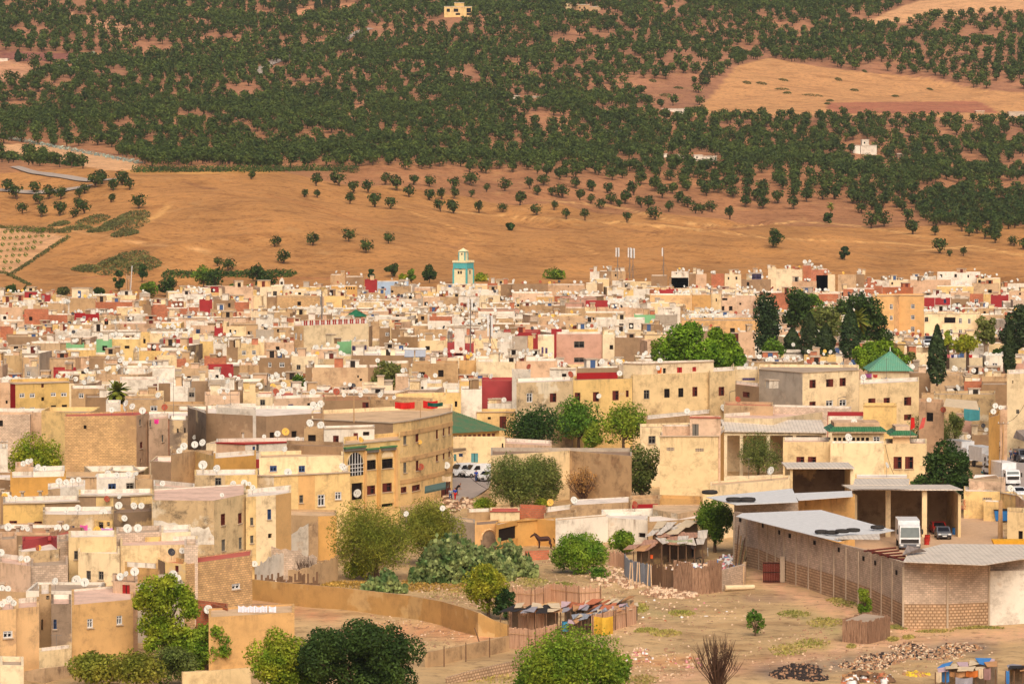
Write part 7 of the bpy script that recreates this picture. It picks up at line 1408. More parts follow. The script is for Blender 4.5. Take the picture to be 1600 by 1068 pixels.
# ---------------------------------------------------------------- reed fences, shacks and the cart yard
REEDM = NT('reed_matting'); uvn = REEDM.n('UVMap').outputs[0]; w_ = REEDM.noise(uvn, 1, 4, .7, mp=(14, .35, 1)); REEDM.bump(w_, .8, .06); REED = REEDM.out(REEDM.ramp(w_, [(.3, alb(150, 108, 82)), (.5, alb(208, 162, 128)), (.7, alb(228, 190, 154))]))
BRUSH = NT('brushwood'); uvn = BRUSH.n('UVMap').outputs[0]; w_ = BRUSH.noise(uvn, 1, 4, .8, mp=(11, .8, 1)); BRUSH.bump(w_, 1, .08); BRUSHM = BRUSH.out(BRUSH.ramp(w_, [(.32, alb(92, 66, 50)), (.5, alb(160, 122, 94)), (.7, alb(204, 164, 130))]))
def fence(name, label, pts, h, mat, posts=True, ragged=.12, cat='fence', th=.1, zb=0):
    P = [at_z(px, py, zb) for px, py in pts]; t = thing(name, label, cat, (P[0][0], P[0][1], zb)); m = MB(h); rs = random.Random(int(pts[0][0])); u = 0; pm = []
    for i in range(len(P)-1):
        A, B = P[i], P[i+1]; L = math.dist(A, B); k = max(1, int(L/.22)); nx, ny = -(B[1]-A[1])/L, (B[0]-A[0])/L; prev = None
        for j in range(k):
            a, b = j/k, (j+.93)/k; hh = h*(1+rs.uniform(-ragged, ragged)); o = rs.uniform(-.03, .03); p = [(A[0]+(B[0]-A[0])*q+nx*o, A[1]+(B[1]-A[1])*q+ny*o) for q in (a, b)]; p2 = [(x+nx*th, y+ny*th) for x, y in p]
            m.hexa([(*p[0], zb-.2), (*p[1], zb-.2), (*p2[1], zb-.2), (*p2[0], zb-.2)], [(*p[0], zb+hh), (*p[1], zb+hh*(1+rs.uniform(-.04, .04))), (*p2[1], zb+hh), (*p2[0], zb+hh)], mat)
        for j in range(int(L/2.5)+1): q = min(1, j*2.5/L); pm.append((A[0]+(B[0]-A[0])*q-nx*.1, A[1]+(B[1]-A[1])*q-ny*.1))
    m.build('matting', t)
    if posts:
        for x, y in pm: q = MB(); q.bar((x, y, zb-.2), (x+rs.uniform(-.1, .1), y, zb+h*1.12), .05, .035, WOODP, 5); q.build('post', t)
        q = MB(); [q.bar((*a, zb+h*.72), (*b, zb+h*.72), .03, .03, POLE, 4) for a, b in zip(pm, pm[1:]) if math.dist(a, b) < 3.5]; q.build('rail', t)
    return t
fence('reed_fence', 'reed fence of the pen behind the shack, left part', [(800, 945), (835, 948), (862, 940)], 1.8, REED, cat='reed fence'); fence('reed_fence', 'reed fence of the pen behind the shack, right part', [(862, 940), (905, 946), (940, 944)], 1.9, REED, cat='reed fence')
fence('reed_fence', 'ragged reed fence front of the long shack', [(795, 986), (835, 990), (866, 988)], 2.3, REED, cat='reed fence'); fence('reed_fence', 'low pinkish reed fence below the long shack', [(795, 1012), (835, 1016), (872, 1006)], 2.0, REED, cat='reed fence', ragged=.03)
fence('reed_fence', 'pinkish reed fence at the right end of the shack', [(925, 992), (960, 982), (994, 974)], 1.9, REED, cat='reed fence', ragged=.03); fence('brush_fence', 'dark brushwood fence bundles beside the cart yard', [(1052, 924), (1082, 927), (1108, 926), (1128, 922)], 2.9, BRUSHM, posts=False, ragged=.2, cat='brush fence', th=.35)
fence('plank_fence', 'fence of old planks in front of the corrugated shack', [(1018, 918), (1035, 921), (1052, 922)], 2.5, WOODP, posts=False, ragged=.12, cat='plank fence'); fence('tin_fence', 'zinc sheet fence propped with pale poles', [(975, 898), (982, 908), (1000, 913), (1018, 917)], 2.4, ZINC, posts=False, ragged=.04, cat='sheet metal fence', th=.05)
fence('pink_board_fence', 'pinkish board fence beside the small bright bush', [(950, 882), (965, 884), (976, 888)], 1.6, REED, posts=False, cat='board fence')
for i, px in enumerate((983, 989, 994, 1000, 1011, 1018, 1031, 1041)):
    x, y = at_z(px, 920-(3 if i < 4 else 0), 0); t = thing('prop_pole', f"{ordw(i+1)} pale pole from the left propped against the sheet and plank fence", 'pole', (x, y, 0)); m = MB(); m.bar((x, y-.3, 0), (x-(.1 if i % 2 else -.15), y+.15, 2.7), .06, .05, plain('pale_pole', alb(225, 185, 140)), 5); m.build('shaft', t); t['group'] = 'pale poles propped against the fence'
wall_run('yard_wall', 'low block wall closing the cart yard', [(1128, 922), (1165, 912)], 2.2, WM['k']); wall_run('yard_wall', 'short end wall of the cart yard', [(1163, 913), (1166, 905)], 2.0, WM['t']); 
def shack(label, pts, z, post_h, mat, body=None, under=True, z2=None, side=WOODP, name='shack'):
    """a lean-to: sloping sheets on posts with a dark open front"""
    P = [(*at_z(px, py, zz), zz) for (px, py), zz in zip(pts, z)]; t = thing(name, label, 'shack', (P[0][0], P[0][1], 0)); m = MB(); rs = random.Random(int(pts[0][0])); A, B, D_, C_ = P[0], P[1], P[2], P[3]; n = max(3, int(math.dist(A, B)/.8))
    for i in range(n):
        for j in range(2):
            f = lambda a, b: tuple((A[k]*(1-a)+B[k]*a)*(1-b)+(C_[k]*(1-a)+D_[k]*a)*b for k in range(3)); a0, a1 = i/n-.01, (i+1)/n+.01; b0, b1 = j/2-.03, (j+1)/2+.03; dz = rs.uniform(-.1, .2); q = [f(a0, b0), f(a1, b0), f(a1, b1), f(a0, b1)]; q = [(x+rs.uniform(-.35, .35), y+rs.uniform(-.3, .3), zz+dz+rs.uniform(-.1, .12)) for x, y, zz in q]; mm = mat[rs.randrange(len(mat))]; m.hexa([(x, y, zz-.04) for x, y, zz in q], q, mm)
    m.build('roof_sheets', t); m = MB()
    for i in range(n+1): a = i/n; x, y, zz = A[0]*(1-a)+B[0]*a, A[1]*(1-a)+B[1]*a, A[2]*(1-a)+B[2]*a; m.bar((x, y+.2, -.2), (x, y+.2, zz-.1), .07, .06, side, 5)
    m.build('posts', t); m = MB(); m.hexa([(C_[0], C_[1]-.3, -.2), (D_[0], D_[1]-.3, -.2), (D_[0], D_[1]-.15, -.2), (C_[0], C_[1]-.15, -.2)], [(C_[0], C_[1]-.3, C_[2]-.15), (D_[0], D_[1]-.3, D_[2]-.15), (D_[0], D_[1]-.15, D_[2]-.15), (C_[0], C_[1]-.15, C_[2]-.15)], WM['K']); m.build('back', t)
    return t
TAR = plain('grey_tarp', alb(150, 145, 150)); TARW = plain('pale_tarp', alb(212, 188, 154)); TARO = plain('orange_rag', alb(188, 112, 78)); TARL = plain('lilac_rag', alb(196, 166, 168)); TARK = plain('black_plastic', alb(52, 46, 44)); TARB = plain('blue_rag', alb(70, 130, 190)); CARD = plain('cardboard', alb(190, 140, 95)); GT = plain('green_tarp', alb(150, 155, 120))
shack('long reed shack with a patchwork roof of tarps and rags', [(782, 957), (868, 955), (872, 943), (800, 944)], [2.3, 2.5, 2.9, 2.7], 2, [TARK, TAR, TARW, TARK]); shack('patchwork rag roof of the shack running up to the right', [(868, 955), (962, 952), (990, 934), (882, 942)], [2.4, 1.6, 2.0, 2.8], 2, [TARW, TARO, TARL, CARD, TARW, TAR, TARO]); shack('low sheet roof strip along the pinkish reed fence', [(890, 972), (990, 948), (996, 940), (896, 962)], [1.6, 1.7, 1.8, 1.9], 1, [CARD, TARW, TARL, ZINC])
shack('corrugated rusty shack with a dark open porch', [(1034, 850), (1098, 848), (1105, 829), (1020, 832)], [2.6, 2.7, 3.2, 3.0], 2, [RUSTY, CORR, RUSTY]); shack('low heap of rusty sheets roofing a hut', [(978, 861), (1014, 858), (1036, 842), (995, 846)], [2.2, 2.3, 2.7, 2.6], 2, [RUSTY, CARD, RUSTY, TARW]); shack('flat roofed lean-to behind the corrugated shack', [(1012, 836), (1055, 834), (1090, 815), (1030, 818)], [3.1, 3.1, 3.4, 3.4], 2, [CORR, TARW])
m = MB(); P_ = [at_z(1040, 853, 2.2), at_z(1080, 852, 2.2)]; t = cloth('pale green awning cloth under the rusty porch roof', 1040, 1082, 842, 850, P_[0][1]-.4, GT, cat='awning', fold=.1)
shack('rag and plank hut with a blue roof sheet at the bottom right', [(1462, 1048), (1556, 1044), (1558, 1030), (1470, 1036)], [1.7, 1.8, 2.1, 2.0], 1.5, [TARW, TARL, TARB, TARW, CARD]); shack('second rag hut cut by the bottom right corner', [(1572, 1046), (1612, 1046), (1612, 1036), (1575, 1038)], [1.6, 1.6, 1.8, 1.8], 1.5, [TARK, CARD, TAR])
for i, (a, b, y0, y1, mt, lb) in enumerate([(1472, 1483, 1046, 1064, TARB, 'bright blue cloth hanging on the rag hut'), (1484, 1508, 1048, 1056, CARD, 'brown board nailed to the rag hut front'), (1509, 1528, 1046, 1056, plain('orange_board', alb(190, 105, 45)), 'orange-brown board on the rag hut front'), (1529, 1536, 1042, 1058, TARW, 'white cloth hanging on the rag hut'), (1537, 1548, 1042, 1060, plain('mauve_cloth', alb(150, 115, 110)), 'mauve curtain on the rag hut'), (1462, 1471, 1048, 1064, TARW, 'pale curtain at the left corner of the rag hut'), (1493, 1520, 1057, 1068, TAR, 'grey and tan blanket on the ground before the rag hut'), (1572, 1577, 1046, 1066, TARB, 'strip of blue cloth on the corner hut')]): cloth(lb, a, b, y0, y1, 339.6-.1*i, mt, cat='cloth', fold=.08)
# the wooden planter box, bundle of poles, gate, logs, scrap things
def planter():
    P = [at_z(px, py, 0) for px, py in ((1316, 1002), (1356, 1005), (1391, 995))]; t = thing('wooden_planter', 'weathered wooden plank planter holding the sapling', 'planter', (P[0][0], P[0][1], 0)); back = (P[0][0]+P[2][0]-P[1][0], P[0][1]+P[2][1]-P[1][1]+1.2); Q = P+[back]; H_ = 2.15; m = MB(H_)
    for i in range(4):
        A, B = Q[i], Q[(i+1) % 4]; L = math.dist(A, B); k = int(L/.3)
        for j in range(k): a, b = j/k, (j+.88)/k; p = [(A[0]+(B[0]-A[0])*q, A[1]+(B[1]-A[1])*q) for q in (a, b)]; c = ((Q[0][0]+Q[2][0])/2, (Q[0][1]+Q[2][1])/2); p2 = [(x+(c[0]-x)*.04, y+(c[1]-y)*.04) for x, y in p]; hh = H_+rnd.uniform(-.12, .1); m.hexa([(*p[0], -.1), (*p[1], -.1), (*p2[1], -.1), (*p2[0], -.1)], [(*p[0], hh), (*p[1], hh), (*p2[1], hh), (*p2[0], hh)], BRUSHM)
    m.build('side_boards', t); m = MB(); m.face([(x, y, H_-.12) for x, y in Q], RM['g']); m.build('top_boards', t)
planter()
def bundle():
    x, y = at_z(1160, 878, 0)
    for i in range(15):
        px = 1151+i*1.75; a = at_z(px-2+i*.5, 888-i*.35, 0); t = thing('roof_batten', f"{ordw(i+1)} timber from the left of those leaning on the block wall", 'timber', (*a, 0)); m = MB(); h = (4.8 if i == 0 else rnd.uniform(3.0, 3.9)); m.bar((*a, 0), (a[0]+.5+i*.07, a[1]+1.6, h), .08, .07, [WOODP, POLE, plain('mossy_wood', alb(140, 130, 95))][i % 3], 4); m.build('shaft', t); t['group'] = 'timbers leaning on the block wall'
bundle()
def gate(x0, x1, yb, h, label, mat=FR['m']):
    A, B = at_z(x0, yb, 0), at_z(x1, yb+1, 0); t = thing('yard_gate', label, 'gate', (*A, 0)); m = MB(); n = 10
    for i in range(n): q0, q1 = i/n, (i+.9)/n; m.hexa([(A[0]+(B[0]-A[0])*q0, A[1], 0), (A[0]+(B[0]-A[0])*q1, A[1], 0), (A[0]+(B[0]-A[0])*q1, A[1]+.06, 0), (A[0]+(B[0]-A[0])*q0, A[1]+.06, 0)], [(A[0]+(B[0]-A[0])*q0, A[1], h), (A[0]+(B[0]-A[0])*q1, A[1], h), (A[0]+(B[0]-A[0])*q1, A[1]+.06, h), (A[0]+(B[0]-A[0])*q0, A[1]+.06, h)], mat)
    m.build('panel', t); m = MB(); [m.bar((A[0], A[1]-.03, z), (B[0], A[1]-.03, z), .04, .04, FR['k'], 4) for z in (.15, h*.5, h-.1)]; m.build('frame', t); m = MB(); m.box(-.25, .25, 0, .4, 0, h+.6, CONC, (B[0]+.3, A[1], 0)); m.build('gate_post', t)
gate(1192, 1219, 909, 2.2, 'rusty brown metal gate at the block wall')
def simple(nm, label, cat, px, py, build, zb=0.):
    x, y = at_z(px, py, zb); t = thing(nm, label, cat, (x, y, zb)); build(t, x, y, zb); return t
def logb(t, x, y, z): m = MB(); m.bar((x-1.6, y, .28), (x+1.6, y+.7, .3), .3, .27, WM['C'], 9); m.build('roll', t)
simple('canvas_roll', 'pale rolled canvas lying beside the cart yard wall', 'roll', 1156, 922, logb)
def barrel(mat): 
    def f(t, x, y, z): 
        m = MB(); m.bar((x, y, z), (x, y, z+.95), .32, .32, mat, 12); m.build('drum', t); m = MB(); [m.bar((x, y, z+k), (x, y, z+k+.05), .345, .345, mat, 12) for k in (.3, .62, .9)]; m.build('rim', t)
    return f
simple('plastic_barrel', 'sky blue plastic barrel at the reed shack', 'barrel', 883, 985, barrel(plain('sky_blue', alb(80, 170, 215), .4)), .3); simple('barrel', 'red barrel beside the garage pillar, upper one', 'barrel', 1449, 847, barrel(REDP)); simple('barrel', 'red barrel lower in the pair by the truck', 'barrel', 1448, 852, barrel(REDP))
simple('plastic_barrel', 'dark blue barrel inside the triple garage', 'barrel', 1492, 836, barrel(BLUEP)); simple('bucket', 'orange bucket on the fence of the cart yard', 'bucket', 1018, 872, barrel(ORP), 2.2).scale = (.5, .5, .45)
def container(t, x, y, z):
    m = MB(); m.hexa([(x-.9, y-.6, .2), (x+.9, y-.6, .2), (x+.9, y+.6, .2), (x-.9, y+.6, .2)], [(x-1.1, y-.7, 1.5), (x+1.1, y-.7, 1.5), (x+1.1, y+.7, 1.5), (x-1.1, y+.7, 1.5)], BLUEP); m.build('body', t); m = MB(); m.box(-1.15, 1.15, -.75, .75, 1.502, 1.65, TARK, (x, y, 0)); m.build('lid', t); m = MB(); [m.bar((x+sx, y-.6, .15), (x+sx, y-.45, .15), .15, .15, BLACK, 8) for sx in (-.7, .7)]; m.build('wheels', t)
simple('rubbish_container', 'blue rubbish container with a black lid by the white gate post', 'container', 1566, 815, container)
def skip(t, x, y, z): m = MB(); m.hexa([(x-1.6, y-.6, 0), (x+1.6, y-.6, 0), (x+1.6, y+.6, 0), (x-1.6, y+.6, 0)], [(x-2.1, y-.8, 1.2), (x+2.1, y-.8, 1.2), (x+2.1, y+.8, 1.2), (x-2.1, y+.8, 1.2)], plain('skip_yellow', alb(225, 165, 50))); m.build('body', t)
simple('skip', 'yellow metal skip behind the ribbed roof', 'skip', 1577, 858, skip)
def chair(t, x, y, z):
    m = MB(); m.box(-.24, .24, -.24, .24, .42, .46, FR['w'], (x, y, z)); m.build('seat', t); m = MB(); m.box(-.24, .24, .2, .25, .46, .95, FR['w'], (x, y, z)); m.build('backrest', t); [(lambda q: (q.bar((x+a, y+b, z), (x+a*.9, y+b*.9, z+.42), .03, .03, FR['w'], 4), q.build('leg', t)))(MB()) for a in (-.24, .24) for b in (-.24, .24)]
simple('plastic_chair', 'white plastic chair in front of the dark porch', 'chair', 1103, 868, chair)
def wheelf(px, py, label):
    def f(t, x, y, z):
        m = MB(); N = 16; r = .42; p = [(x+r*math.cos(6.283*i/N), y, r+.05+z+r*math.sin(6.283*i/N)) for i in range(N)]; [m.bar(p[i], p[(i+1) % N], .05, .05, BLACK, 4) for i in range(N)]; m.build('tyre', t); m = MB(); [m.bar((x, y, r+.05+z), p[i], .015, .015, METAL, 3) for i in range(0, N, 2)]; m.build('spokes', t)
    simple('cart_wheel', label, 'wheel', px, py, f)
wheelf(1089, 884, 'spoked wheel lying against the scrap in the cart yard'); wheelf(1094, 882, 'second spoked wheel right of the first')
# heaps nobody could count: rubble, scrap, ash
def litter(name, label, pts, n, size, mats, hh=.25, sp=1.):
    rs = np.random.RandomState(len(label)+n); V = []; Fq = []; M = []; k = 0
    for i in range(n):
        px, py, rx, ry = pts[rs.randint(len(pts))]; a = rs.uniform(0, 6.28); q = rs.random()**.5; X, Y = at_z(px+rx*q*math.cos(a), py+ry*q*math.sin(a), 0); s = size*rs.uniform(.4, 1.6); rz = rs.uniform(0, 3.1); c, sn = math.cos(rz), math.sin(rz); z = tz(X, Y)+rs.uniform(-.02, 1)*hh*(1-q); l, w, h = s*rs.uniform(.5, 1.6), s*.6, s*rs.uniform(.15, .6)
        b = [(X+u*c-v*sn, Y+u*sn+v*c) for u, v in ((-l/2, -w/2), (l/2, -w/2), (l/2, w/2), (-l/2, w/2))]; t_ = rs.uniform(.4, 1); tl = [(X+(p[0]-X)*t_, Y+(p[1]-Y)*t_) for p in b]; V += [(*p, z-.05) for p in b]+[(*p, z+h+rs.uniform(-.3, .3)*h) for p in tl]
        Fq += [(k, k+1, k+5, k+4), (k+1, k+2, k+6, k+5), (k+2, k+3, k+7, k+6), (k+3, k, k+4, k+7), (k+4, k+5, k+6, k+7)]; M += [rs.randint(len(mats))]*5; k += 8
    tag(npmesh(name, np.array(V), np.array(Fq), None, mi=np.array(M), mats=mats), label, None, None, 'stuff')
SA1 = plain('pale_stone', alb(225, 190, 155)); SB2 = plain('brown_stone', alb(165, 125, 95)); ASH = plain('charred_wood', alb(58, 48, 44)); RAGP = plain('pink_rag', alb(215, 140, 140)); RAGY = plain('yellow_rag', alb(235, 200, 60)); WHT = plain('white_rag', alb(235, 228, 220))
litter('rubble', 'scattered stones and rubble over the bare lot', [(1100, 990, 330, 70), (1000, 940, 200, 50), (900, 900, 120, 30), (1350, 1020, 200, 40), (740, 925, 90, 24), (620, 990, 120, 30), (1010, 1040, 90, 25)], 2600, .16, [SA1, SB2, SB2], .04)
litter('rubble', 'stone heap tumbling down below the plank fence', [(1035, 925, 35, 8), (990, 912, 22, 8), (950, 900, 30, 16), (1070, 930, 20, 4)], 700, .36, [SA1, SB2, SA1], .35); litter('debris', 'black burnt ash heap on the lot', [(1250, 1047, 34, 9), (1268, 1058, 26, 6), (1225, 1055, 22, 6)], 1500, .22, [ASH, ASH, ASH, SB2], .4)
litter('debris', 'spread of grey burnt refuse on the lot', [(1375, 1030, 40, 8), (1450, 1022, 60, 9), (1500, 1012, 36, 6), (1420, 1012, 30, 6), (1350, 1040, 40, 6)], 2600, .19, [ASH, SB2, SB2, ASH, SA1, CARD, SB2, TARW], .12); litter('debris', 'coloured rags and litter near the front trees', [(1000, 1030, 30, 12), (1000, 1018, 14, 6), (1075, 1036, 50, 8), (1050, 950, 90, 18)], 150, .22, [RAGP, WHT, TARO, SA1, SA1], .1)
litter('debris', 'yellow heap of rags beside the rag hut', [(1432, 1054, 20, 4)], 200, .24, [RAGY, CARD], .1); litter('debris', 'jumble of scrap wood and chairs at the bottom edge', [(1345, 1060, 26, 7), (1380, 1064, 14, 4), (1330, 1064, 14, 5)], 260, .5, [WOODP, CARD, TARO, WHT, WOODP], .7); litter('debris', 'scrap and bags in the cart yard', [(1075, 886, 26, 5), (1140, 874, 16, 5), (1125, 885, 36, 4), (1050, 893, 10, 4)], 420, .4, [WHT, SA1, TAR, WOODP, TARB, WHT, RAGP], .6)
litter('debris', 'planks and rubble by the end of the curved building', [(722, 788, 26, 7), (705, 795, 14, 6), (700, 782, 6, 8)], 320, .5, [SB2, SA1, WOODP, TARW], .3); litter('rubble', 'fallen masonry at the foot of the ruined white walls', [(440, 912, 40, 8), (420, 895, 22, 8)], 500, .4, [SA1, SB2, WHT], .4); litter('debris', 'scrap piled under the long open shed', [(1150, 715, 12, 4), (1145, 722, 8, 3)], 140, .9, [ASH, ZINC, WOODP, RAGY], 1.)
litter('rubble', 'colourful jumble of stalls and goods along the market street', [(1590, 712, 14, 7), (1545, 738, 10, 3), (1580, 706, 8, 4)], 260, .5, [REDC, TARB, WHT, plain('market_green', alb(60, 170, 70)), TARO, RAGP, ASH], .7)
def weeds(label, pts, n, leaf, size=.3, hh=.25):
    rs = np.random.RandomState(n); P = []
    for i in range(n):
        px, py, rx, ry = pts[rs.randint(len(pts))]; a = rs.uniform(0, 6.28); q = rs.random()**.7; X, Y = at_z(px+rx*q*math.cos(a), py+ry*q*math.sin(a), 0); P.append((X, Y, tz(X, Y)+rs.random()*hh*(1-q*.7)))
    P = np.array(P); N = rs.normal(size=P.shape); N[:, 2] *= .4; V, Fq = quads(P, N, size, rs, .4); tag(npmesh('weeds', V, Fq, LV[leaf]), label, None, None, 'stuff')
weeds('dry greenish weeds dotted over the bare lot', [(1240, 960, 28, 5), (1290, 972, 30, 8), (1230, 1015, 30, 10), (1270, 1005, 30, 6), (1040, 990, 26, 5), (1065, 958, 22, 4), (1000, 950, 14, 8), (1010, 985, 20, 4), (1395, 998, 10, 3), (1420, 996, 10, 3), (1330, 1010, 8, 3), (1310, 938, 20, 5), (830, 910, 26, 8), (880, 915, 24, 6), (720, 925, 60, 14)], 5200, 'weeds'); weeds('rank dry grass beneath the prickly pears', [(560, 915, 60, 8), (650, 915, 60, 8), (740, 915, 50, 12), (500, 912, 40, 6)], 3600, 'dry', .35, .3); weeds('green weeds along the foot of the block wall', [(1330, 945, 30, 5), (1400, 980, 18, 3), (1530, 982, 40, 2), (1460, 985, 30, 2), (770, 1058, 50, 10), (1000, 1062, 30, 8)], 1900, 'weeds', .3, .3)
# ruined white walls at the left of the curved wall
def ragged(label, pts, hs, mat, nm='ruined_wall', th=.4):
    P = [at_z(px, py, 0) for px, py in pts]; t = thing(nm, label, 'ruin', (*P[0], 0)); m = MB(max(hs)); rs = random.Random(int(pts[0][0]*3))
    for i in range(len(P)-1):
        A, B = P[i], P[i+1]; L = math.dist(A, B); k = max(2, int(L/.5)); prev = hs[i]
        for j in range(k):
            a, b = j/k, (j+1)/k; h1 = hs[i]+(hs[i+1]-hs[i])*b+(rs.uniform(-.22, .22) if j < k-1 else 0); pa, pb = (A[0]+(B[0]-A[0])*a, A[1]+(B[1]-A[1])*a), (A[0]+(B[0]-A[0])*b, A[1]+(B[1]-A[1])*b)
            m.hexa([(*pa, -.3), (*pb, -.3), (pb[0], pb[1]+th, -.3), (pa[0], pa[1]+th, -.3)], [(*pa, prev), (*pb, h1), (pb[0], pb[1]+th, h1), (pa[0], pa[1]+th, prev)], mat); prev = h1
    m.build('masonry', t)
ragged('crumbling white wall stepping down in front of the cream corner house', [(405, 905), (428, 893), (455, 884), (482, 880)], [1.2, 2.4, 3.6, 4.6], WM['w']); ragged('nearest fallen whitewashed wall beside the brick house', [(398, 922), (420, 915), (448, 908)], [2.4, 3.2, 3.3], WM['w']); ragged('jagged tan wall end beside the orange wall', [(482, 880), (497, 878)], [4.2, 4.8], WM['t']); ragged('grey block wall across the ruin', [(424, 908), (460, 910), (495, 912)], [3.9, 3.5, 2.9], WM['k']); ragged('reddish broken wall behind the twisted shrub', [(450, 916), (480, 918), (528, 908)], [1.8, 2.2, 2.8], WM['t'])
fence('stick_fence', 'crooked stick fence in front of the ruin', [(398, 928), (440, 926), (500, 922)], 1.5, WOODP, posts=True, ragged=.5, cat='stick fence', th=.04)
# ---------------------------------------------------------------- roads and street
ASPH = plain('worn_asphalt', alb(172, 158, 148)); ROADM = plain('far_road', alb(176, 158, 142))
def patchz(name, pts, mat, lift=.02):
    m = MB(); m.face([(*at_z(px, py, 0), lift+.1) for px, py in pts], mat); o = m.build(name); tag(o, kind='structure'); return o
patchz('car_park', [(700, 790), (742, 778), (765, 762), (770, 730), (709, 730), (704, 760)], ASPH, .03); patchz('market_street', [(1560, 790), (1640, 790), (1610, 690), (1540, 690), (1548, 730)], ASPH, .03); patchz('garage_yard', [(1300, 870), (1580, 870), (1562, 812), (1504, 806), (1336, 820)], plain('yard_earth', alb(205, 168, 132)), .03)
def hroad(pts, w, nm='hill_road', mat=ROADM):
    P = [ground(px, py) for px, py in pts]; strip(nm, [(p[0]/p[1]*F+800, 0, p[1]) for p in P], w, mat, .5)
hroad([(-40, 300), (60, 303), (140, 292)], 4.5); hroad([(20, 262), (80, 276), (140, 284), (180, 282)], 4); hroad([(400, 118), (440, 92), (500, 76), (560, 52), (575, 45)], 7); hroad([(500, 36), (560, 26), (600, 14), (660, 2)], 7)
# ---------------------------------------------------------------- farm buildings on the hill
def farm(label, px, py, boxes, nm='farmhouse', mat=None):
    x, y, z = ground(px, py); s = y/F; t = thing(nm, label, 'farmhouse', (x, y, z))
    for i, (x0, x1, y0, y1, dd, c, w) in enumerate(boxes):
        zt = z+(py-y0)*s; m = MB(zt); m.box((x0-px)*s, (x1-px)*s, dd, dd+6, z-3+(py-y1)*s*1., zt, WM[c], (x, y, 0)); m.build('wall', t)
        m = MB(); m.box((x0-px)*s-.2, (x1-px)*s+.2, dd-.2, dd+6.2, zt+.002, zt+.25, WM['w'], (x, y, 0)); m.build('roof', t)
        for (a, b, c_, d_) in w: m = MB(); m.box((a-px)*s, (b-px)*s, dd-.06, dd-.003, z+(py-d_)*s, z+(py-c_)*s, GLASS, (x, y, 0)); m.build('window', t)
farm('pale yellow modern farmhouse high among the olive groves', 716, 27, [(694, 737, 11, 25, 0, 'y', [(698, 703, 14, 19), (709, 716, 14, 19), (729, 736, 13, 20), (712, 719, 21, 24), (729, 736, 21, 24)]), (710, 725, 5, 11, 1, 'y', [])]); farm('long ruined tan farmstead at the top of the picture', 905, 16, [(884, 900, 5, 14, 1, 'c', [(888, 890, 8, 11)]), (900, 921, 8, 18, 0, 't', [(905, 907, 11, 14), (912, 914, 11, 14)]), (921, 939, 11, 18, 1, 't', []), (855, 884, 11, 16, 2, 't', [])])
farm('white farmhouse with a roof tower among the olives', 1352, 242, [(1333, 1344, 228, 243, 0, 'w', []), (1345, 1370, 228, 238, .3, 'w', []), (1347, 1358, 219, 228, 1, 'w', [(1350, 1352, 222, 225)])]); farm('low dark roofed shed among the olives', 1410, 246, [(1402, 1417, 241, 247, 0, 'K', [])]); farm('tiny white hut left of the white farmhouse', 1315, 240, [(1313, 1318, 235, 239, 0, 'w', [])]); farm('half hidden white wall among the olives', 1280, 244, [(1275, 1285, 241, 244, 0, 'w', [])])
farm('white walls glimpsed between the central olives', 1090, 252, [(1084, 1098, 243, 250, 0, 'w', [(1088, 1090, 245, 248)]), (1098, 1120, 245, 252, 1, 'w', [])]); farm('small white hut at the left of the glimpsed walls', 1052, 247, [(1036, 1042, 241, 247, 0, 'w', []), (1055, 1070, 242, 247, 1, 'w', [])]); farm('little roadside buildings in the middle of the groves', 820, 155, [(800, 812, 150, 154, 0, 'w', []), (820, 828, 150, 156, 0, 'w', []), (828, 848, 151, 157, 1, 'g', [])])
farm('grey shed roofs beside the track in the groves', 755, 153, [(742, 763, 148, 153, 0, 'g', []), (762, 766, 147, 151, -1, 'w', [])]); farm('long white plastic greenhouse by the field track', 1053, 176, [(1032, 1073, 171, 176, 0, 'w', [])]); farm('blue-grey low shed at the right edge of the field', 1590, 182, [(1576, 1605, 175, 181, 0, 'g', [])]); farm('pale stone hut by the right field', 1530, 178, [(1525, 1538, 174, 179, 0, 's', [])]); farm('small white house near the top edge', 1010, 8, [(1004, 1012, 2, 8, 0, 'w', [])]); farm('white huts at the left edge of the hill', 5, 96, [(-5, 12, 92, 96, 0, 'w', [])])
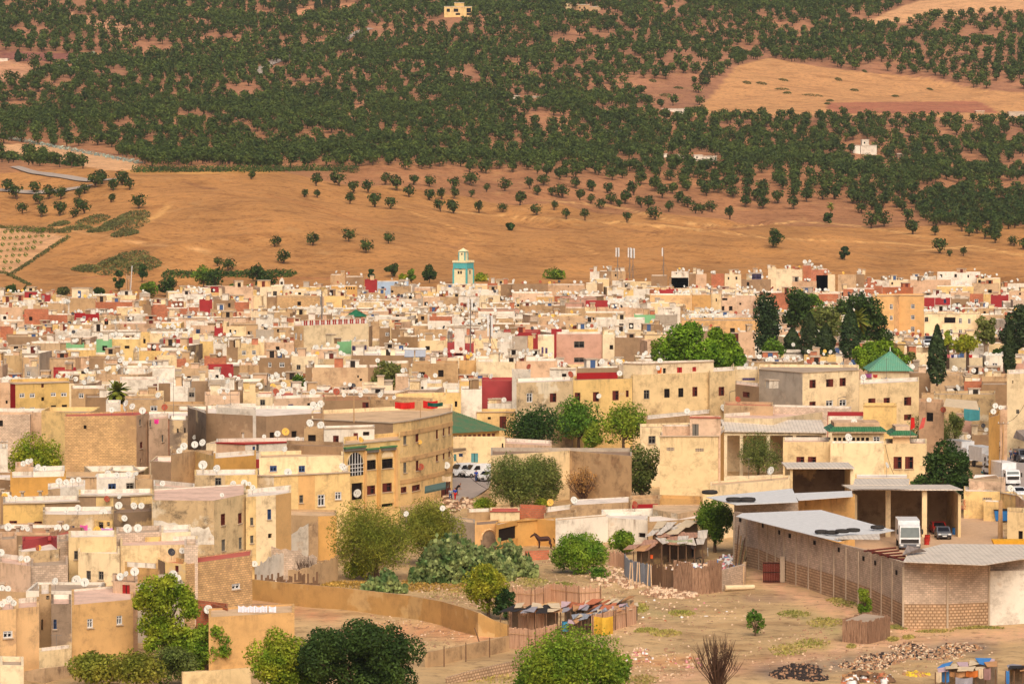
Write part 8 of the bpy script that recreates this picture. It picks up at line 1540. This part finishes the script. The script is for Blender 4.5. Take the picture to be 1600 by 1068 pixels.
# ---------------------------------------------------------------- vehicles
SCREEN = plain('windscreen_glass', alb(112, 120, 118), .12, spec=.8)  # pale grey-green reflection put into the base colour
def prism(m, prof, y0, y1, mat, T, tap=0):
    """side profile (x,z) extruded across; T maps local (x,y,z)"""
    n = len(prof); zc = max(p[1] for p in prof); A = [T(x, y0+tap*max(0, z-.9), z) for x, z in prof]; B = [T(x, y1-tap*max(0, z-.9), z) for x, z in prof]
    m.face(A, mat); m.face(list(reversed(B)), mat)
    for i in range(n): j = (i+1) % n; m.face([A[j], A[i], B[i], B[j]], mat)
def vehicle(kind, label, px, py, heading, paint, cat='car', zb=0.1):
    """heading: angle of the nose, 0 = +X, -90 = towards the camera"""
    x, y = at_z(px, py, 0); a = R(heading); c, s = math.cos(a), math.sin(a); T = lambda u, v, w: (x+u*c-v*s, y+u*s+v*c, zb+w); nm = {'van': 'van', 'car': 'parked_car', 'truck': 'lorry'}[kind]; t = thing(nm, label, cat, (x, y, zb))
    if kind == 'van': L, Wd, prof, gl = 4.6, 1.8, [(-2.25, .35), (2.2, .35), (2.3, .75), (2.15, 1.0), (1.35, 1.15), (.75, 1.85), (.3, 1.95), (-2.1, 1.9), (-2.28, 1.1)], [((1.38, 1.18), (.82, 1.8))]
    elif kind == 'car': L, Wd, prof, gl = 4.1, 1.7, [(-1.95, .32), (2.0, .32), (2.08, .62), (1.95, .82), (1.05, .95), (.4, 1.42), (-.9, 1.45), (-1.75, .98), (-2.02, .92)], [((1.02, .98), (.42, 1.38))]
    h = (Wd if kind != 'truck' else 2)/2
    if kind in ('van', 'car'):
        m = MB(); prism(m, prof, -h, h, paint, T, .12); m.build('body', t); (g0, g1) = gl[0]; e = .03
        q = lambda u, w, yy: T(u+e, yy, w+e); m = MB(); m.face([q(g0[0], g0[1], -h+.14), q(g0[0], g0[1], h-.14), q(g1[0], g1[1], h-.24), q(g1[0], g1[1], -h+.24)], GLASS); m.build('windscreen', t)
        for sg in (-1, 1):
            m = MB(); zl, zh = (1.15, 1.72) if kind == 'van' else (.98, 1.34); xs = (.95, .45, -.2) if kind == 'van' else (.75, .3, -1.2); yy = lambda z: sg*(h-.12*max(0, z-.9)+.012); m.face([T(xs[0], yy(zl), zl), T(xs[2], yy(zl), zl), T(xs[2], yy(zh), zh), T(xs[1], yy(zh), zh)][::-sg], GLASS); m.build('side_window', t)
            m = MB(); m.box(-.12, .12, -.16, .16, -.09, .09, LAMP, T(prof[2][0]-.06, sg*(h-.25), .72), a); m.build('headlight', t)
            for u in (-1.3, 1.3): w = MB(); A, B = T(u, sg*(h-.16), .32), T(u, sg*(h+.02), .32); w.bar(A, B, .32, .32, BLACK, 12); o = w.build('wheel', t); w = MB(); w.bar(B, T(u, sg*(h+.03), .32), .17, .17, METAL, 8); r = w.build('rim', t); r.parent = o
        m = MB(); m.box(-.03, .03, -h+.1, h-.1, -.14, .14, BLACK, T(prof[1][0]+.06, 0, .48), a); m.build('bumper', t); m = MB(); m.box(-.02, .03, -.26, .26, -.06, .06, FR['w'], T(prof[1][0]+.13, 0, .5), a); m.build('number_plate', t)
    else:
        big = paint == 'big'; W2 = 1.25 if big else 1.05; P_ = WHITEP; ch = 2.9 if big else 2.2; bh = 3.35 if big else 3.1; cl = 1.9 if big else 1.6; m = MB(); prism(m, [(.0, .5), (cl, .5), (cl+.05, 1.3), (cl-.15, ch-.1), (cl-.5, ch), (0, ch)], -W2, W2, P_, T, .03); m.build('cab', t)
        m = MB(); m.face([T(cl+.06, -W2+.12, ch*.53), T(cl+.06, W2-.12, ch*.53), T(cl-.1, W2-.18, ch-.22), T(cl-.1, -W2+.18, ch-.22)], SCREEN); m.build('windscreen', t); m = MB(); m.box(-.02, .08, -W2+.2, W2-.2, -.22, .22, BLACK, T(cl+.04, 0, 1.1), a); m.build('grille', t)
        m = MB(); m.box(-.05, .15, -W2, W2, -.2, .2, GREYP if big else P_, T(cl+.02, 0, .55), a); m.build('bumper', t)
        for sg in (-1, 1): m = MB(); m.box(0, .08, -.18, .18, -.1, .1, LAMP, T(cl+.14, sg*(W2-.3), .62), a); m.build('headlight', t); m = MB(); m.box(-.05, .1, -.09, .09, -.3, .3, BLACK, T(cl-.1, sg*(W2+.22), ch-.7), a); m.build('mirror', t)
        m = MB(); m.box(-5.2, -.15, -W2-.03, W2+.03, .95, bh, WHITEP, T(0, 0, -zb+zb), a); m.build('cargo_box', t)
        for u in (1.0, -3.6):
            for sg in (-1, 1): w = MB(); w.bar(T(u, sg*(W2-.3), .45), T(u, sg*W2, .45), .45, .45, BLACK, 12); w.build('wheel', t)
    return t
vehicle('truck', 'white lorry cab parked in front of the triple garage', 1420, 858, -92, 'big', 'lorry'); vehicle('car', 'dark hatchback inside the right bay of the triple garage', 1473, 842, -90, GREYP); vehicle('car', 'red car half hidden behind the dark hatchback', 1466, 834, -88, REDP)
vehicle('van', 'grey-white van at the left of the car park', 722, 745, -138, WHITEP, 'van'); vehicle('van', 'white van in the middle of the car park', 744, 746, -150, WHITEP, 'van'); vehicle('car', 'white car half hidden by the olive tree in the car park', 763, 752, -125, WHITEP); vehicle('car', 'dark roofed car behind the two vans', 732, 728, -170, GREYP)
vehicle('truck', 'white box lorry nearest in the market street', 1577, 758, -78, 'small', 'lorry'); vehicle('truck', 'second white lorry parked behind along the kerb', 1545, 732, -74, 'small', 'lorry'); vehicle('truck', 'blue-white lorry box hidden by the lobed tree', 1513, 722, -70, 'small', 'lorry'); vehicle('car', 'white car between the two lorries', 1551, 742, -74, WHITEP); vehicle('car', 'white car in the lower right of the market street', 1590, 778, -75, WHITEP); vehicle('car', 'white car far along the market street', 1566, 706, -72, WHITEP); vehicle('van', 'small pickup at the right edge of the market street', 1597, 722, -80, GREYP, 'van')
for i, (px, py, d) in enumerate([(1451, 526, 770), (1449, 532, 760), (1498, 533, 765), (1517, 533, 765)]):
    x, y, z = at_d(px, py, d); 
    t = vehicle('car', f"{['grey car upper', 'white car lower', 'pale car left', 'pale car right'][i]} of those parked beside the ochre flats", px, 560, -90, [GREYP, WHITEP, WHITEP, WHITEP][i]); t.location = (x, y, z-1.3)
sheet('market_awning', 'grey canvas roof over the market stalls', [(1583, 683), (1612, 692), (1612, 668), (1588, 672)], 3.2, CORRG, cat='awning', zs=[3.4, 3.2, 4.4, 4.5]); sheet('market_awning', 'white tarpaulin roof above the teal tarpaulin', [(1474, 634), (1530, 640), (1526, 626), (1478, 622)], 9, TARW, cat='tarpaulin', zs=[9, 8.6, 9.4, 9.7]); sheet('tarp_roof', 'crumpled white tarpaulin on the salmon roof', [(1521, 746), (1561, 746), (1556, 741), (1524, 741)], 4.8, WHT, cat='tarpaulin', zs=[4.7, 4.8, 5.3, 5.1])
def awning():
    z1, z0 = 4.3, 3.75; A, B = at_z(664, 759, z1), at_z(697, 752, z1); t = thing('shop_awning', 'dark green shop awning on the curved cream building', 'awning', (*A, z1)); m = MB(); n = 8
    for i in range(n):
        f = lambda a, k: (A[0]+(B[0]-A[0])*a, A[1]+(B[1]-A[1])*a-k*2.0, z1-(z1-z0)*k); a0, a1 = i/n, (i+1)/n; m.face([f(a0, 1), f(a1, 1), f(a1, 0), f(a0, 0)], plain('awning_green', alb(84, 104, 96)))
    m.build('canopy', t); m = MB(); m.face([(A[0], A[1]-2, z0-.25), (B[0], B[1]-2, z0-.25), (B[0], B[1]-2, z0), (A[0], A[1]-2, z0)], plain('awning_green', alb(84, 104, 96))); m.build('valance', t)
awning()
cloth('pale canvas awning over the last shop of the curved building', 691, 705, 743, 751, 528, TARW, cat='awning'); sheet('shop_awning', 'striped canvas porch above the blue doors', [(708, 706), (728, 703), (728, 699), (708, 700)], 4.4, TARW, cat='awning', zs=[4.1, 4.1, 4.6, 4.7])
# flags, hedge end pieces, rooftop tanks
for i, (px, lean, mt, lb) in enumerate([(1425, .1, REDC, 'red flag on the green tiled turret, left one'), (1434, .9, cm('pale_red', 210, 90, 80), 'faded red and white flag on the green tiled turret, right one')]):
    x, y, z = at_d(px-3, 678, 524); t = thing('flag', lb, 'flag', (x, y, z)); m = MB(); m.bar((x, y, z-1), (x+lean, y, z+2.3), .04, .03, METAL, 4); m.build('staff', t); m = MB(); m.face([(x+lean*.4, y-.05, z+.6), (x+lean*.5+.6, y-.1, z+.9), (x+lean+.45, y-.15, z+2.3), (x+lean, y-.05, z+2.2)], mt); m.build('cloth', t)
# ---------------------------------------------------------------- people and the horse, each one skinned surface
SKIN = plain('skin', alb(165, 110, 80)); HAIR = plain('dark_hair', alb(40, 30, 26))
def skinned(name, verts, edges, radii, mat, parent, sub=1):
    me = bpy.data.meshes.new(name); me.from_pydata(verts, edges, []); o = bpy.data.objects.new(name, me); C.objects.link(o); md = o.modifiers.new('skin', 'SKIN'); 
    for v, r in zip(me.skin_vertices[0].data if me.skin_vertices else [], radii): v.radius = (r, r)
    if not me.skin_vertices:
        bpy.context.view_layer.objects.active = o; bpy.ops.mesh.customdata_skin_add()
        for v, r in zip(me.skin_vertices[0].data, radii): v.radius = (r, r)
    me.skin_vertices[0].data[0].use_root = True; s_ = o.modifiers.new('sub', 'SUBSURF'); s_.levels = s_.render_levels = sub; md.use_smooth_shade = True
    dg = bpy.context.evaluated_depsgraph_get(); m2 = bpy.data.meshes.new_from_object(o.evaluated_get(dg)); bpy.data.objects.remove(o); m2.materials.clear(); m2.materials.append(mat); o = bpy.data.objects.new(name, m2); C.objects.link(o); o.parent = parent; return o
def person(px, py, label, top, bottom, yaw=0, bend=0., stride=.18, hat=None, zb=0.13, robe=None):
    x, y = at_z(px, py, 0); t = thing('person', label, 'person', (x, y, zb)); t.rotation_euler = (0, 0, yaw); b = bend
    sp = [(0, 0, .95), (0, -.12*b*3, 1.18), (0, -.3*b*3, 1.42), (0, -.36*b*3, 1.5), (0, -.4*b*3, 1.6), (0, -.42*b*3, 1.7)]
    V = sp+[(-.1, 0, .92), (-.12, -stride, .5), (-.12, -stride*.8, .09), (-.12, -stride*.8-.2, .04), (.1, 0, .92), (.12, stride*.6, .5), (.13, stride*1.4, .1), (.13, stride*1.4-.2, .04), (-.2, sp[2][1], 1.4), (-.27, sp[2][1]+.06, 1.12), (-.26, sp[2][1]-.12, .88), (-.255, sp[2][1]-.17, .79), (.2, sp[2][1], 1.4), (.28, sp[2][1], 1.12), (.28, sp[2][1]-.16, .9), (.275, sp[2][1]-.22, .82)]
    Rr = [.14, .13, .15, .06, .095, .085, .1, .07, .045, .03, .1, .07, .045, .03, .07, .05, .035, .04, .07, .05, .035, .04]
    E = [(0, 1), (1, 2), (2, 3), (3, 4), (4, 5), (0, 6), (6, 7), (7, 8), (8, 9), (0, 10), (10, 11), (11, 12), (12, 13), (2, 14), (14, 15), (15, 16), (16, 17), (2, 18), (18, 19), (19, 20), (20, 21)]
    skinned('body', V, E, Rr, SKIN, t)
    idx = [0, 1, 2, 14, 15, 18, 19]; mp = {k: i for i, k in enumerate(idx)}; skinned('shirt', [V[k] for k in idx], [(mp[a], mp[c]) for a, c in E if a in mp and c in mp], [Rr[k]+.025 for k in idx], top, t)
    idx = [0, 6, 7, 8, 10, 11, 12]; mp = {k: i for i, k in enumerate(idx)}; skinned('trousers', [V[k] for k in idx], [(mp[a], mp[c]) for a, c in E if a in mp and c in mp], [Rr[k]+.025 for k in idx], bottom, t)
    skinned('hair', [(0, sp[4][1]+.03, 1.66), (0, sp[5][1]+.02, 1.75)], [(0, 1)], [.09, .075], hat or HAIR, t)
    return t
B1, B2 = cm('royal_blue', 35, 70, 160), cm('denim', 60, 75, 110); K1 = cm('black_suit', 35, 32, 36); G1 = cm('grey_shirt', 160, 160, 165)
person(744, 754, 'person in a blue shirt standing in the car park', B1, B2, .3); person(713, 775, 'person in black bending over beside the shops', K1, K1, 1.4, bend=.5); person(711, 783, 'person in a blue top and red skirt by the shop rubble', B1, REDC, .5); person(704, 784, 'person in pale grey clothes left of the red skirt', G1, B2, -.3); person(1083, 873, 'person in a grey shirt and cap walking out of the dark porch', G1, K1, .2, hat=B2)
person(1560, 713, 'person in dark clothes at the left of the market crowd', K1, K1, .2); person(1586, 722, 'person in navy robe in the middle of the market street', cm('navy_robe', 35, 45, 80), K1, .2); person(1575, 711, 'person in a red jacket in the market street', REDC, K1, -.4); person(1592, 716, 'person in a green robe by the stalls', cm('green_robe', 50, 165, 70), B2, .3); person(1583, 706, 'person in bright green farther up the street', cm('green_robe', 50, 165, 70), K1, 0); person(1579, 719, 'person in a pale shirt in the market street', G1, B2, .6)
def horse():
    x, y = at_z(851, 858, 0); t = thing('horse', 'dark brown horse standing by the ochre stable, head to the left', 'horse', (x, y, .1)); H_ = plain('bay_coat', alb(72, 42, 34), .6)
    V = [(0, 0, 1.2), (-.5, 0, 1.15), (-.75, 0, 1.25), (-1.05, 0, 1.55), (-1.25, 0, 1.72), (-1.5, 0, 1.55), (-1.72, 0, 1.36), (.5, 0, 1.22), (.72, 0, 1.2), (-.66, -.17, .95), (-.66, -.18, .6), (-.68, -.18, .3), (-.7, -.18, .06), (-.62, .17, .95), (-.58, .18, .6), (-.6, .18, .3), (-.62, .18, .06), (.66, -.18, .95), (.55, -.19, .68), (.74, -.19, .48), (.7, -.19, .2), (.68, -.19, .05), (.7, .18, .95), (.62, .19, .68), (.84, .19, .48), (.8, .19, .2), (.78, .19, .05)]
    E = [(0, 1), (1, 2), (2, 3), (3, 4), (4, 5), (5, 6), (0, 7), (7, 8), (2, 9), (9, 10), (10, 11), (11, 12), (2, 13), (13, 14), (14, 15), (15, 16), (8, 17), (17, 18), (18, 19), (19, 20), (20, 21), (8, 22), (22, 23), (23, 24), (24, 25), (25, 26)]
    Rr = [.33, .31, .27, .18, .14, .11, .08, .32, .29, .15, .075, .055, .06, .15, .075, .055, .06, .2, .13, .075, .055, .06, .2, .13, .075, .055, .06]; skinned('body', V, E, Rr, H_, t, 1)
    skinned('tail', [(.98, 0, 1.3), (1.15, 0, 1.05), (1.12, 0, .6)], [(0, 1), (1, 2)], [.06, .08, .04], HAIR, t); skinned('mane', [(-.7, 0, 1.5), (-.95, 0, 1.72), (-1.2, 0, 1.86)], [(0, 1), (1, 2)], [.06, .06, .05], HAIR, t)
    for s in (-1, 1): m = MB(); m.bar((x-1.24, y+s*.08, 1.9), (x-1.24, y+s*.1, 2.08), .05, .01, H_, 4); m.build('ear', t)
horse(); wall_run('block_parapet', 'low brick wall behind the wide bright bush by the horse', [(822, 874), (858, 872)], 1.0, WM['r'])
x, y = at_z(1121, 1085, 0)
finish_labels(); finish_hill()
tid = [o for o in bpy.data.objects if o.parent is None and o.type == 'EMPTY' and not o.children]
for o in tid: bpy.data.objects.remove(o)
# ---------------------------------------------------------------- the air between the camera and the hill
def haze(den=.00003):
    m = bpy.data.materials.new('haze'); m.use_nodes = True; nt = m.node_tree; nt.nodes.clear(); o = nt.nodes.new('ShaderNodeOutputMaterial'); v = nt.nodes.new('ShaderNodeVolumePrincipled'); v.inputs['Color'].default_value = (.8, .86, 1, 1); v.inputs['Density'].default_value = den; nt.links.new(v.outputs[0], o.inputs['Volume'])
    b = MB(); b.box(-900, 900, -40, 4350, -60, 760, m); h = b.build('haze'); tag(h, 'thin bluish air between the camera and the far hillside', None, None, 'stuff')
HAZE = True
if HAZE: haze()
